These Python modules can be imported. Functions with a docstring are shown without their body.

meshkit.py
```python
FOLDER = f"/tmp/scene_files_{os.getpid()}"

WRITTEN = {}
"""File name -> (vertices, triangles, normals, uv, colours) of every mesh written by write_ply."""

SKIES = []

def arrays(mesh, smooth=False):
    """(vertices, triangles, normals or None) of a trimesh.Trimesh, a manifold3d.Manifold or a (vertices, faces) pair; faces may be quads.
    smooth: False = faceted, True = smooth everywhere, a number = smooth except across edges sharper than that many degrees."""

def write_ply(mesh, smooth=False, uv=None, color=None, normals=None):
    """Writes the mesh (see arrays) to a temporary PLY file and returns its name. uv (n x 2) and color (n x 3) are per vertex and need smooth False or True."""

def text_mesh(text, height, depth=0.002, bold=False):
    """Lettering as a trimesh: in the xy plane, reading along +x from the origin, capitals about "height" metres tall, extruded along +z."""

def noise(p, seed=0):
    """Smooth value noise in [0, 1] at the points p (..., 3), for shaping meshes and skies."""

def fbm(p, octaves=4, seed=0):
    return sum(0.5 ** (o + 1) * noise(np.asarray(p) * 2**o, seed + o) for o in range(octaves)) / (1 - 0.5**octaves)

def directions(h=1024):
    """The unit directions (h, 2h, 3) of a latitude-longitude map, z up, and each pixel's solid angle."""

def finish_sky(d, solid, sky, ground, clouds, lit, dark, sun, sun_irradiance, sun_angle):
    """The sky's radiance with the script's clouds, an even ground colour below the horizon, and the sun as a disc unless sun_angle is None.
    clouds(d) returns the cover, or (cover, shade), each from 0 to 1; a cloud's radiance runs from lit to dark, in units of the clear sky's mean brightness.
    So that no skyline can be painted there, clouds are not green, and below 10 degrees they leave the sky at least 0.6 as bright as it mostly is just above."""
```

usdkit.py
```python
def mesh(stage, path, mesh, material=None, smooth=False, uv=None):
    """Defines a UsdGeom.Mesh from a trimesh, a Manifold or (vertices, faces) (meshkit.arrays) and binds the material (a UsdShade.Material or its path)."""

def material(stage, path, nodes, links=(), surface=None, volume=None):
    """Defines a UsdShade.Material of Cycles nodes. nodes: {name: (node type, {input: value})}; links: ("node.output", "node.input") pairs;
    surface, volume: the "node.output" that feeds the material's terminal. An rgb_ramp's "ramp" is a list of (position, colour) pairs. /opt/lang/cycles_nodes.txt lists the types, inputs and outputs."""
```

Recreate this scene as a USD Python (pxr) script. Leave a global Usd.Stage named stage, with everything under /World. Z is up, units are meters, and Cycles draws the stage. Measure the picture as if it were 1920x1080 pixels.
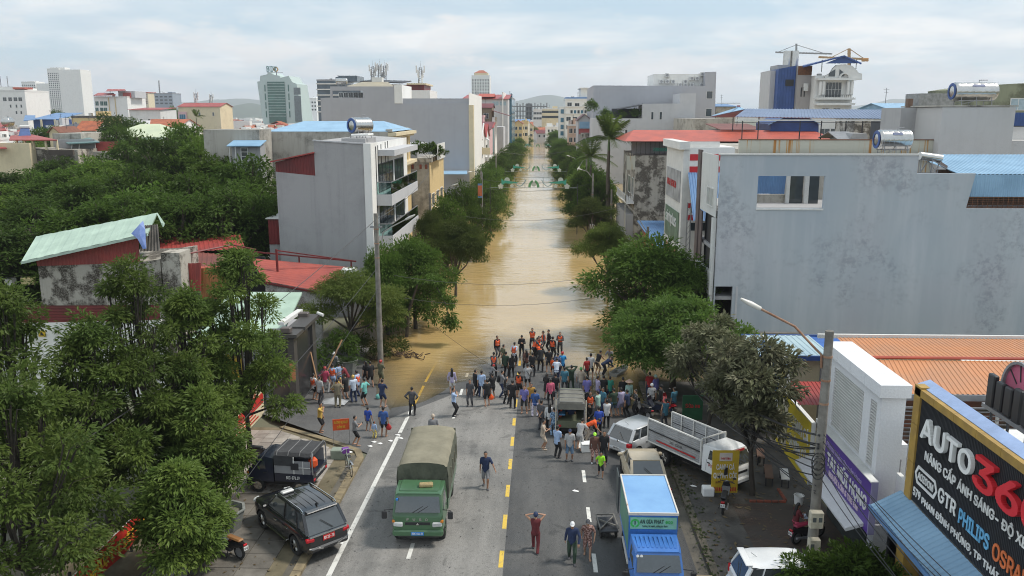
import math, random
import numpy as np
import trimesh, manifold3d
from manifold3d import Manifold
import shapely.geometry as sg
import shapely
import meshkit, usdkit
from pxr import Usd, UsdGeom, UsdLux, UsdShade, Gf, Sdf

stage = Usd.Stage.CreateInMemory()
UsdGeom.SetStageUpAxis(stage,'Z')
W = '/World'
world = UsdGeom.Xform.Define(stage,W)
UsdGeom.Scope.Define(stage,W+'/Looks')

# ---------------------------------------------------------------- camera
FPX, YH, VX, CAMH = 1550.0, 215.0, 1015.0, 16.8
TH = math.atan((540-YH)/FPX)
PS = math.atan((VX-960)*math.cos(TH)/FPX)
FW = np.array([-math.sin(PS)*math.cos(TH),math.cos(PS)*math.cos(TH),-math.sin(TH)])
RT = np.array([math.cos(PS),math.sin(PS),0.0])
UP = np.cross(RT,FW)
CC = np.array([0,0,CAMH])
cam = UsdGeom.Camera.Define(stage,W+'/camera')
cam.CreateHorizontalApertureAttr(36.0)
cam.CreateVerticalApertureAttr(36.0*9/16)
cam.CreateFocalLengthAttr(36.0*FPX/1920)
cam.CreateClippingRangeAttr((0.5,40000.0))
cam.CreateExposureAttr(0.12)
M4 = Gf.Matrix4d(*[float(x)for x in(*RT,0,*UP,0,*(-FW),0,*CC,1)])
cam.AddTransformOp().Set(M4)

# ---------------------------------------------------------------- sky and sun
SUN_EL, SUN_AZ = math.radians(56), math.radians(82)      # azimuth = atan2(x, y)
dome = UsdLux.DomeLight.Define(stage,W+'/sky')
dome.GetPrim().SetCustomDataByKey('kind','structure')
sky = usdkit.material(stage,W+'/Looks/sky',{
    'sky':('sky_texture',{'sky_type':'single_scattering','sun_disc':False,'sun_elevation':SUN_EL,'sun_rotation':SUN_AZ,'air_density':1.0,'aerosol_density':1.6}),
    'tc':('texture_coordinate',{}),
    'sep':('separate_xyz',{}),
    'zz':('math',{'math_type':'add','value2':0.10}),
    'zm':('math',{'math_type':'maximum','value2':0.03}),
    'dx':('math',{'math_type':'divide'}),
    'dy':('math',{'math_type':'divide'}),
    'cmb':('combine_xyz',{'z':3.3}),
    'n1':('noise_texture',{'scale':0.62,'detail':7.0,'roughness':0.52,'distortion':0.35}),
    'cov':('map_range',{'from_min':0.41,'from_max':0.60,'to_min':0.08,'to_max':0.95,'clamp':True}),
    # low cumulus bank near the horizon
    'map2':('mapping',{'scale':(5.0,5.0,13.0),'location':(0.4,0.2,0.3)}),
    'n2':('noise_texture',{'scale':1.5,'detail':6.0,'roughness':0.55}),
    'low':('map_range',{'from_min':0.03,'from_max':0.14,'to_min':0.16,'to_max':-0.22,'clamp':True}),
    'n2a':('math',{'math_type':'add'}),
    'bank':('map_range',{'from_min':0.52,'from_max':0.64,'clamp':True}),
    'n3':('noise_texture',{'scale':1.9,'detail':5.0}),
    'tone':('rgb_ramp',{'ramp':[(0.34,(6.9,7.6,8.2)),(0.48,(8.2,8.7,9.0)),(0.64,(9.6,9.6,9.5))]}),
    'tone2':('rgb_ramp',{'ramp':[(0.36,(5.7,6.1,6.6)),(0.62,(8.6,8.6,8.6))]}),
    'blue':('mix_color',{'blend_type':'mix','fac':0.60,'b':(5.6,7.9,9.6),'use_clamp':False}),
    'mixa':('mix_color',{'blend_type':'mix','use_clamp':False}),
    'mixb':('mix_color',{'blend_type':'mix','use_clamp':False}),
    'bg':('background_shader',{'strength':0.1}),
},[('tc.generated','sep.vector'),('sep.z','zz.value1'),('zz.value','zm.value1'),('sep.x','dx.value1'),('zm.value','dx.value2'),('sep.y','dy.value1'),('zm.value','dy.value2'),
    ('dx.value','cmb.x'),('dy.value','cmb.y'),('cmb.vector','n1.vector'),('n1.fac','cov.value'),('cmb.vector','n3.vector'),('n3.fac','tone.fac'),
    ('tc.generated','map2.vector'),('map2.vector','n2.vector'),('sep.z','low.value'),('n2.fac','n2a.value1'),('low.result','n2a.value2'),('n2a.value','bank.value'),('n2.fac','tone2.fac'),
    ('sky.color','blue.a'),('blue.result','mixa.a'),('tone.color','mixa.b'),('cov.result','mixa.fac'),('mixa.result','mixb.a'),('tone2.color','mixb.b'),('bank.result','mixb.fac'),('mixb.result','bg.color')],
    surface='bg.background')
UsdShade.MaterialBindingAPI.Apply(dome.GetPrim()).Bind(sky)
sun = UsdLux.DistantLight.Define(stage,W+'/sun')
sun.CreateIntensityAttr(0.85)
sun.CreateAngleAttr(10.0)
sun.CreateNormalizeAttr(True)
sun.CreateColorAttr(Gf.Vec3f(1.0,0.95,0.87))
sun.AddRotateXYZOp().Set(Gf.Vec3f(90-math.degrees(SUN_EL),0,180-math.degrees(SUN_AZ)))

# ---------------------------------------------------------------- picture <-> place
def ray(px,py): return FW + RT * (px-960) / FPX - UP * (py-540) / FPX
def atz(px,py,z=0.0):
    d = ray(px,py); return CC + d * ((z-CAMH)/d[2])
def aty(px,py,Y):
    d = ray(px,py); return CC + d * (Y/d[1])
def atx(px,py,X):
    d = ray(px,py); return CC + d * (X/d[0])
XC = -1.38                                     # the yellow line
def groad(x,y):
    return max(-1.3,0.0185*(54.5-max(y,15))-0.20*min(abs(x-XC)/7.3,1.0)**1.6+(.022*math.sin(x*1.3+2*math.sin(y*.7))+.016*math.sin(y*1.1+x*.6)if 38<y<66 else 0))
KL, KR = -8.65, 6.3                            # kerb lines
def on_left_walk(x,y): return x < KL and y < 38.4 + max(0,KL-x) * 0.68
def floor(x,y):
    if x > KR: return groad(KR,y) + 0.14
    if x < KL:
        e = groad(KL,y)
        if on_left_walk(x,y): return e + 0.15
        return e + 0.06 * min(KL-x,5)
    return groad(x,y)
def ground_at(px,py):
    z = 0.2
    for _ in range(8):
        p = atz(px,py,z); z = floor(p[0],p[1])
    return p

# ---------------------------------------------------------------- naming
_used = {}
def numbered(path):
    n = _used.get(path,-1) + 1; _used[path] = n
    return path if n == 0 else f'{path}_{n:03d}'
LABELS = {}
def tag(prim,label=None,cat=None,group=None,kind=None):
    for k, v in (('label',label),('category',cat),('group',group),('kind',kind)):
        if v: prim.SetCustomDataByKey(k,v)
    if label and prim.GetPath().pathElementCount == 2:
        LABELS.setdefault(label,[]).append((str(prim.GetPath()),group))
    return prim
def thing(name,label,cat,loc=(0,0,0),rz=0.0,scale=None,group=None):
    x = UsdGeom.Xform.Define(stage,numbered(W+'/'+name))
    x.AddTranslateOp().Set(Gf.Vec3d(*[float(v)for v in loc]))
    x.AddRotateZOp().Set(float(rz))
    if scale is not None: x.AddScaleOp().Set(Gf.Vec3f(*[float(v)for v in(scale if np.ndim(scale)else(scale,)*3)]))
    return tag(x.GetPrim(),label,cat,group)
def dup(root,label,loc,rz=0.0,scale=None,group=None):
    name = root.GetName().rstrip('0123456789').rstrip('_')
    cd = root.GetCustomData()
    r = thing(name,label,cd['category'],loc,rz,scale,group or cd.get('group'))
    r.GetReferences().AddInternalReference(root.GetPath()); r.SetInstanceable(True)
    return r
def put(name,mesh,mat,parent=None,smooth=False,label=None,kind=None,cat=None,group=None):
    base = str(parent.GetPath()) if parent is not None else W
    if isinstance(mesh,MB): mesh = mesh.mesh()
    if mesh is None: return None
    m = usdkit.mesh(stage,numbered(base+'/'+name),mesh,mat,smooth=smooth)
    return tag(m.GetPrim(),label,cat,group,kind)

# ---------------------------------------------------------------- materials
_mats = {}
def M(name,col=(.5,.5,.5),rough=.7,metal=0.0,var=.25,scale=1.5,bump=0.0,bscale=None,spec=.5,col2=None,stretch=None,detail=5.0,lo=.35,hi=.65,coat=0.0,rand=0.0,island=0.0,em=None):
    """A principled material whose colour wanders between two tones by noise in world space."""
    if name in _mats: return _mats[name]
    c1 = tuple(col); c2 = col2 or tuple(c*(1-var)for c in col)
    nodes = {'g':('geometry',{}),'mp':('mapping',{'scale':stretch or(1,1,1)}),'n':('noise_texture',{'scale':scale,'detail':detail,'roughness':.6}),
             'r':('map_range',{'from_min':lo,'from_max':hi,'clamp':True}),'mx':('mix_color',{'blend_type':'mix','a':c1,'b':c2}),
             'p':('principled_bsdf',{'roughness':rough,'metallic':metal,'specular_ior_level':spec,'coat_weight':coat})}
    links = [('g.position','mp.vector'),('mp.vector','n.vector'),('n.fac','r.value'),('r.result','mx.fac')]
    last = 'mx.result'
    if rand or island:
        nodes['oi'] = ('object_info',{}) if rand else ('geometry',{})
        nodes['rr'] = ('map_range',{'to_min':1-(rand or island),'to_max':1+(rand or island)*.7})
        nodes['hs'] = ('hsv',{})
        links += [('oi.random' if rand else 'oi.random_per_island','rr.value'),('rr.result','hs.value'),(last,'hs.color')]
        last = 'hs.color'
    links.append((last,'p.base_color'))
    if bump:
        nodes['n2'] = ('noise_texture',{'scale':bscale or scale*6,'detail':4.0}); nodes['b'] = ('bump',{'strength':1.0,'distance':bump})
        links += [('mp.vector','n2.vector'),('n2.fac','b.height'),('b.normal','p.normal')]
    if em:
        nodes['p'][1].update(emission_color=em[0],emission_strength=em[1])
    _mats[name] = usdkit.material(stage,f'{W}/Looks/{name}',nodes,links,surface='p.BSDF')
    return _mats[name]
def paint(name,col,rough=.35,**k): return M(name,col,rough,var=k.pop('var',.12),scale=k.pop('scale',2.0),coat=k.pop('coat',.25),**k)
def wall(name,col,stain=(.12,.11,.10),amount=.5,scale=.5,lo=.5,hi=.8,rough=.85,streak=1.0,blot=1.0):
    """Plaster: blotches and vertical rain streaks of a darker tone."""
    if name in _mats: return _mats[name]
    nodes = {'g':('geometry',{}),'ms':('mapping',{'scale':(2.2,2.2,.10)}),'n1':('noise_texture',{'scale':1.0,'detail':6.0,'roughness':.7}),
             'n2':('noise_texture',{'scale':scale,'detail':8.0,'roughness':.68}),'n3':('noise_texture',{'scale':14.0,'detail':4.0}),
             'r1':('map_range',{'from_min':.5,'from_max':.75,'to_max':.55*streak*amount,'clamp':True}),'r2':('map_range',{'from_min':lo,'from_max':hi,'to_max':blot*amount,'clamp':True}),
             'a':('math',{'math_type':'add','use_clamp':True}),'mx':('mix_color',{'blend_type':'mix','a':col,'b':stain}),
             'mf':('mix_color',{'blend_type':'mix','b':tuple(min(1,c*1.12)for c in col)}),'rf':('map_range',{'from_min':.45,'from_max':.7,'to_max':.55,'clamp':True}),
             'p':('principled_bsdf',{'roughness':rough,'specular_ior_level':.25}),'b':('bump',{'distance':.012})}
    _mats[name] = usdkit.material(stage,f'{W}/Looks/{name}',nodes,[('g.position','ms.vector'),('ms.vector','n1.vector'),('g.position','n2.vector'),('g.position','n3.vector'),('n1.fac','r1.value'),('n2.fac','r2.value'),
        ('r1.result','a.value1'),('r2.result','a.value2'),('a.value','mx.fac'),('mx.result','mf.a'),('n3.fac','rf.value'),('rf.result','mf.fac'),('mf.result','p.base_color'),('n3.fac','b.height'),('b.normal','p.normal')],surface='p.BSDF')
    return _mats[name]
def pane(name,tint=(.75,.85,.85),refl=(.9,.95,1),ior=1.7):
    if name in _mats: return _mats[name]
    _mats[name] = usdkit.material(stage,f'{W}/Looks/{name}',{'t':('transparent_bsdf',{'color':tint}),'gl':('glossy_bsdf',{'color':refl,'roughness':.02}),'f':('fresnel',{'IOR':ior}),'m':('mix_closure',{})},
        [('f.fac','m.fac'),('t.BSDF','m.closure1'),('gl.BSDF','m.closure2')],surface='m.closure')
    return _mats[name]
def leafmat(name,col,col2,yellow=None,trans=.5):
    if name in _mats: return _mats[name]
    nodes = {'g':('geometry',{}),'n':('noise_texture',{'scale':.55,'detail':3.0}),'oi':('object_info',{}),
             'r':('map_range',{'from_min':.35,'from_max':.65,'clamp':True}),'mx':('mix_color',{'blend_type':'mix','a':col,'b':col2}),
             'ri':('map_range',{'to_min':.6,'to_max':1.95}),'ro':('map_range',{'to_min':.68,'to_max':1.45}),'mm':('math',{'math_type':'multiply'}),'hs':('hsv',{}),
             'yr':('map_range',{'from_min':.90,'from_max':.97,'to_max':.75,'clamp':True}),'my':('mix_color',{'blend_type':'mix','b':yellow or tuple(min(1,c*2.2)for c in col)}),
             'p':('principled_bsdf',{'roughness':.5,'specular_ior_level':.22}),'t':('translucent_bsdf',{}),'m':('mix_closure',{'fac':trans})}
    _mats[name] = usdkit.material(stage,f'{W}/Looks/{name}',nodes,[('g.position','n.vector'),('n.fac','r.value'),('r.result','mx.fac'),('g.random_per_island','ri.value'),('oi.random','ro.value'),('ri.result','mm.value1'),('ro.result','mm.value2'),
        ('g.random_per_island','yr.value'),('yr.result','my.fac'),('mx.result','my.a'),('my.result','hs.color'),('mm.value','hs.value'),('hs.color','p.base_color'),('hs.color','t.color'),('p.BSDF','m.closure1'),('t.BSDF','m.closure2')],surface='m.closure')
    return _mats[name]

# ---------------------------------------------------------------- meshes
class MB:
    def __init__(s): s.v, s.f, s.n = [], [], 0
    def add(s,v,f):
        v = np.asarray(v,float); f = np.asarray(f,int)
        if f.shape[1] == 4: f = np.vstack([f[:,[0,1,2]],f[:,[0,2,3]]])
        s.v.append(v); s.f.append(f+s.n); s.n += len(v); return s
    def tm(s,m):
        if hasattr(m,'to_mesh'):
            q = m.to_mesh(); return s.add(q.vert_properties[:,:3],q.tri_verts)
        return s.add(m.vertices,m.faces)
    def box(s,x0,x1,y0,y1,z0,z1):
        return s.hexa([(x0,y0,z0),(x1,y0,z0),(x1,y1,z0),(x0,y1,z0),(x0,y0,z1),(x1,y0,z1),(x1,y1,z1),(x0,y1,z1)])
    def hexa(s,p): return s.add(p,[(0,3,2,1),(4,5,6,7),(0,1,5,4),(1,2,6,5),(2,3,7,6),(3,0,4,7)])
    def cbox(s,c,size,r=.02,rz=0.,rx=0.):
        """Chamfered box, centred at c."""
        hx, hy, hz = [q/2 for q in size]; r = min(r,hx*.9,hy*.9,hz*.9); pts = []
        for a in (-1,1):
            for b in (-1,1):
                for d in (-1,1):
                    pts += [(a*hx,b*(hy-r),d*(hz-r)),(a*(hx-r),b*hy,d*(hz-r)),(a*(hx-r),b*(hy-r),d*hz)]
        m = Manifold.hull_points(pts)
        m = m.rotate((math.degrees(rx),0,0)).rotate((0,0,math.degrees(rz))).translate(tuple(map(float,c)))
        return s.tm(m)
    def bar(s,a,b,w,h=None):
        """Square bar from a to b."""
        a, b = np.asarray(a,float), np.asarray(b,float); h = h or w
        d = b - a; d /= np.linalg.norm(d); ref = np.array([0,0,1.]) if abs(d[2]) < .9 else np.array([0,1.,0])
        u = np.cross(d,ref); u /= np.linalg.norm(u); v = np.cross(u,d)
        c = [(-w/2,-h/2),(w/2,-h/2),(w/2,h/2),(-w/2,h/2)]
        return s.hexa([a+u*p+v*q for p,q in c]+[b+u*p+v*q for p,q in c])
    def tube(s,pts,r,n=6,caps=True):
        pts = np.asarray(pts,float); k = len(pts); rr = np.broadcast_to(r,(k,)) if np.ndim(r) == 0 else np.asarray(r)
        t = np.gradient(pts,axis=0); t /= np.maximum(np.linalg.norm(t,axis=1,keepdims=True),1e-9)
        u = np.cross(t[0],[0,0,1.]if abs(t[0][2])<.9 else[0,1.,0]); u /= np.linalg.norm(u); V = []
        for i in range(k):
            u = u - t[i] * (u@t[i]); u /= np.linalg.norm(u); w = np.cross(t[i],u)
            a = np.arange(n) * 2 * np.pi / n
            V.append(pts[i]+rr[i]*(np.cos(a)[:,None]*u+np.sin(a)[:,None]*w))
        F = [(i*n+j,i*n+(j+1)%n,(i+1)*n+(j+1)%n,(i+1)*n+j)for i in range(k-1)for j in range(n)]
        V = np.vstack(V); s.add(V,F)
        if caps:
            for i, sg_ in ((0,-1),(k-1,1)):
                ring = V[i*n:(i+1)*n]; idx = list(range(n)) if sg_ > 0 else list(range(n))[::-1]
                s.add(ring,[(idx[0],idx[j],idx[j+1])for j in range(1,n-1)])
        return s
    def cyl(s,a,b,r,n=16): return s.tube([a,b],r,n)
    def prism(s,poly,a,b,axis='y'):
        """Extrude a polygon along an axis. poly in (x,z) for y, (y,z) for x, (x,y) for z."""
        p = sg.Polygon(poly) if not hasattr(poly,'exterior') else poly
        m = trimesh.creation.extrude_polygon(p,1.0,engine='earcut')
        v, f = np.array(m.vertices), np.array(m.faces); t = a + v[:,2] * (b-a)
        if axis == 'y': q = np.c_[v[:,0],t,v[:,1]]; f = f[:,::-1]
        elif axis == 'x': q = np.c_[t,v[:,0],v[:,1]]
        else: q = np.c_[v[:,0],v[:,1],t]
        if b < a: f = f[:,::-1]
        return s.add(q,f)
    def sheet(s,p00,p10,p11,p01,thick=.05):
        """A thin slab over a quadrilateral."""
        p = [np.asarray(q,float)for q in(p00,p10,p11,p01)]
        n = np.cross(p[1]-p[0],p[3]-p[0]); n /= np.linalg.norm(n)
        return s.hexa([q-n*thick for q in p]+p)
    def corr(s,p00,p10,p11,p01,pitch=.25,amp=.02,back=True):
        """Ribbed sheet: ribs run from the p00-p10 edge to the p01-p11 edge."""
        p00, p10, p11, p01 = [np.asarray(q,float)for q in(p00,p10,p11,p01)]
        n = np.cross(p10-p00,p01-p00); n /= np.linalg.norm(n)
        k = max(2,int(np.linalg.norm(p10-p00)/pitch)); us, hs = [], []
        for i in range(k):
            for q, h in ((0,0),(.5,0),(.62,1),(.88,1)): us.append((i+q)/k); hs.append(h)
        us.append(1); hs.append(0); us = np.array(us)[:,None]; hs = np.array(hs)[:,None] * amp
        a = p00 + (p10-p00) * us + n * hs; b = p01 + (p11-p01) * us + n * hs; m = len(us)
        F = [(i,i+1,m+i+1,m+i)for i in range(m-1)]
        s.add(np.vstack([a,b]),F)
        if back: s.add(np.vstack([a-n*.006,b-n*.006]),[q[::-1]for q in F])
        return s
    def mesh(s):
        if not s.v: return None
        return trimesh.Trimesh(np.vstack(s.v),np.vstack(s.f),process=False)
    def turned(s,R,t=(0,0,0)):
        s.v = [v@np.asarray(R).T+np.asarray(t)for v in s.v]; return s
def pxpoly(pts,Y): return [tuple(aty(x,y,Y)[[0,2]])for x,y in pts]
def lathe(profile,n=24):
    return trimesh.creation.revolve(np.array(profile,float),sections=n)
def text(t,h,depth=.02,bold=False): return meshkit.text_mesh(t,h,depth,bold)
def place_text(tm,origin,u,v):
    """Put text so that it reads along u with its height along v, proud along u x v."""
    u, v = np.asarray(u,float), np.asarray(v,float); w = np.cross(u,v)
    m = tm.copy(); m.vertices = np.asarray(origin) + m.vertices[:,:1] * u + m.vertices[:,1:2] * v + m.vertices[:,2:3] * w
    return m
def text_fit(t,width,h=None,depth=.02,bold=False):
    """Lettering scaled to a width (and a capital height)."""
    m = text(t,1.0,depth,bold); b = m.bounds; k = width / (b[1][0]-b[0][0])
    m.vertices[:,0] = (m.vertices[:,0]-b[0][0]) * k
    m.vertices[:,1] *= (h if h else k); return m
# ---------------------------------------------------------------- ground, road, water
rng = np.random.default_rng(5)
earth = M('earth',(.16,.145,.11),.95,col2=(.08,.10,.05),scale=.05,bump=.03)
def grid_sheet(xs,ys,zf):
    X, Y = np.meshgrid(xs,ys,indexing='ij'); Z = np.vectorize(zf)(X,Y)
    n, m = X.shape; idx = np.arange(n*m).reshape(n,m)
    F = np.stack([idx[:-1,:-1],idx[1:,:-1],idx[1:,1:],idx[:-1,1:]],-1).reshape(-1,4)
    return np.c_[X.ravel(),Y.ravel(),Z.ravel()], F
def gbase(x,y):
    z = groad(x,y) - .06
    if y < 118 and x < -15: z = max(z,.18)
    if y < 58 and x > 12.5: z = max(z,.22)
    if y > 700: z = .3
    return z
xs = np.r_[-9000,-4000,-1500,-500,-160,-80,-40,np.arange(-20,16,1.0),20,40,80,160,500,1500,4000,9000]
ys = np.r_[-300,-50,0,np.arange(10,70,1.5),80,100,117,120,160,300,698,702,1500,4000,9500]
put('ground',MB().add(*grid_sheet(xs,ys,gbase)),earth,kind='structure',smooth=True)

def patch(poly,zf,step=1.0):
    """A sheet over a plan polygon that follows a height function."""
    p = sg.Polygon(poly) if not hasattr(poly,'bounds') else poly
    x0, y0, x1, y1 = p.bounds; mb = MB(); V = {}; VV, FF = [], []
    def vid(x,y):
        k = (round(x,3),round(y,3))
        if k not in V: V[k] = len(VV); VV.append((x,y,zf(x,y)))
        return V[k]
    for i in range(math.floor(x0/step),math.ceil(x1/step)):
        for j in range(math.floor(y0/step),math.ceil(y1/step)):
            c = p.intersection(sg.box(i*step,j*step,(i+1)*step,(j+1)*step))
            for gq in getattr(c,'geoms',[c]):
                if gq.geom_type != 'Polygon' or gq.area < 1e-6: continue
                q = list(shapely.geometry.polygon.orient(gq,1.0).exterior.coords)[:-1]; ids = [vid(*w)for w in q]
                for k in range(1,len(ids)-1): FF.append((ids[0],ids[k],ids[k+1]))
    return mb.add(VV,FF)

def asphalt(name,a,b,wet):
    if name in _mats: return _mats[name]
    _mats[name] = usdkit.material(stage,f'{W}/Looks/{name}',{
        'g':('geometry',{}),'n1':('noise_texture',{'scale':.33,'detail':7.0,'roughness':.62}),'ms':('mapping',{'scale':(1.0,.16,1)}),'n2':('noise_texture',{'scale':.9,'detail':5.0,'roughness':.6}),
        'n3':('noise_texture',{'scale':9.0,'detail':5.0,'roughness':.75}),'v':('voronoi_texture',{'scale':42.0}),'ad':('math',{'math_type':'add'}),'r':('map_range',{'from_min':.84,'from_max':1.14,'clamp':True}),
        'mx':('mix_color',{'a':a,'b':b}),'r3':('map_range',{'from_min':.56,'from_max':.70,'to_max':.95,'clamp':True}),'mk':('mix_color',{'b':tuple(c*.45 for c in a)}),
        'rv':('map_range',{'from_min':.0,'from_max':.6,'to_min':.78,'to_max':1.2}),'hs':('hsv',{}),'rr':('map_range',{'from_min':.3,'from_max':.62,'to_min':wet,'to_max':.85,'clamp':True}),
        'n5':('noise_texture',{'scale':.55,'detail':8.0,'roughness':.72,'distortion':.6}),'r5':('map_range',{'from_min':.58,'from_max':.63,'to_max':.55,'clamp':True}),'st':('mix_color',{'b':tuple(c*.5 for c in a)}),'p':('principled_bsdf',{}),'b':('bump',{'distance':.012})},
        [('g.position','n5.vector'),('n5.fac','r5.value'),('r5.result','st.fac'),('mk.result','st.a'),('g.position','n1.vector'),('g.position','ms.vector'),('ms.vector','n2.vector'),('g.position','n3.vector'),('g.position','v.vector'),('n1.fac','ad.value1'),('n2.fac','ad.value2'),('ad.value','r.value'),('r.result','mx.fac'),
         ('n3.fac','r3.value'),('r3.result','mk.fac'),('mx.result','mk.a'),('v.distance','rv.value'),('rv.result','hs.value'),('st.result','hs.color'),('hs.color','p.base_color'),('n1.fac','rr.value'),('rr.result','p.roughness'),('v.distance','b.height'),('b.normal','p.normal')],surface='p.BSDF')
    return _mats[name]
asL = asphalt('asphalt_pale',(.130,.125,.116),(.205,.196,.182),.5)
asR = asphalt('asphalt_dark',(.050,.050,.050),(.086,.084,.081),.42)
asS = asphalt('asphalt_side',(.075,.074,.073),(.105,.103,.10),.4)
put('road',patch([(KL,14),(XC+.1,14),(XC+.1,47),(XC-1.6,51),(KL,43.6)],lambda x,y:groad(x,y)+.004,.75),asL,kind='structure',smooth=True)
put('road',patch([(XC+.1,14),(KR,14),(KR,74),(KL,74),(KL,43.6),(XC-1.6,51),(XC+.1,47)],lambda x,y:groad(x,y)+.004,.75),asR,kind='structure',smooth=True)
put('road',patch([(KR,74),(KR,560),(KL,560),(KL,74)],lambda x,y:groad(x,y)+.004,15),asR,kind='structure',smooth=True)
APX, COR = (-14.3,42.24), (KL,38.4)          # the kerb of the street corner
put('side_road',patch([(KL,38.8),(-14.3,42.7),(-17.5,45),(-17.5,62),(KL,62)],lambda x,y:groad(KL,y)+.06*min(KL-x,5),1),asS,kind='structure',smooth=True)
# pavements: mossy concrete near the kerb, paving further in
conc = M('mossy_concrete',(.20,.165,.105),.9,col2=(.10,.085,.05),scale=.8,bump=.02,detail=8)
slabm = M('pavement_slab',(.165,.15,.128),.85,col2=(.095,.085,.072),scale=1.2,bump=.01,rand=.18)
palem = M('pale_tile',(.36,.325,.285),.75,col2=(.24,.21,.18),scale=1.6,rand=.16)
kerbm = M('kerb_stone',(.27,.215,.125),.85,col2=(.15,.12,.075),scale=2.0,bump=.01,rand=.15)
gutm = M('gutter',(.125,.11,.085),.8,col2=(.075,.068,.055),scale=1.5)
lw = lambda x, y: groad(KL,y) + .15
pl = put('pavement',patch([(KL-.25,14),(KL-.25,38.2),(-9.4,38.65),(-14.3,42.0),(-17.5,42.0),(-17.5,14)],lambda x,y:lw(x,y)-.03,1),conc,kind='structure',smooth=True)
for j in range(14):                             # wide slabs of the car bay
    for i in range(4):
        y0 = 20 + j * 1.05; x1 = -9.9 - i * 1.15
        if y0 > 33.0: continue
        d = rng.uniform(-.006,.006,4); x0 = x1 - 1.12; y1 = y0 + 1.02
        c = [(x0,y0),(x1,y0),(x1,y1),(x0,y1)]
        put('paving_slab',MB().hexa([(x,y,lw(x,y)-.08)for x,y in c]+[(x,y,lw(x,y)+.004+e)for(x,y),e in zip(c,d)]),slabm,pl)
cor = sg.Polygon([(-9.9,34.0),(-9.9,38.6),(-14.2,41.6),(-15.6,41.6),(-15.6,33.4)])
for j in range(16):
    for i in range(11):
        x0 = -15.6 + i * .62; y0 = 33.4 + j * .62
        c = sg.box(x0,y0,x0+.60,y0+.60).intersection(cor)
        if c.area < .12 or x0 > -10.3: continue
        q = list(shapely.geometry.polygon.orient(c,1).exterior.coords)[:-1]; e = rng.uniform(-.004,.006)
        b = MB().prism([(a,b_)for a,b_ in q],-.06,0,'z'); v = b.v[0]; v[:,2] += np.array([lw(x,y)+.006+e for x,y in v[:,:2]])
        put('paving_tile',b,palem,pl)
kl = put('kerb',patch([(KL-.62,14),(KL-.36,14),(KL-.36,38.3),(KL-.62,38.3)],lambda x,y:lw(x,y)-.02,1),gutm,kind='structure')
path = [(KL,14+1.2*k)for k in range(21)] + [(-9.0,38.95),(-9.95,39.65)] + [(-9.95-1.0*k,39.65+.66*k)for k in range(1,5)]
for a, b in zip(path[:-1],path[1:]):
    a, b = np.array(a), np.array(b); d = (b-a) / np.linalg.norm(b-a); n = np.array([-d[1],d[0]]); a2, b2 = a + d * .012, b - d * .012
    za, zb = groad(KL,a[1]), groad(KL,b[1]); wk = .34
    put('kerb_stone',MB().hexa([(*a2,za-.1),(*b2,zb-.1),(*(b2+n*wk),zb-.1),(*(a2+n*wk),za-.1),(*a2,za+.145),(*b2,zb+.145),(*(b2+n*wk),zb+.165),(*(a2+n*wk),za+.165)]),kerbm,kl)
rw = lambda x, y: groad(KR,y) + .14
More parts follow.
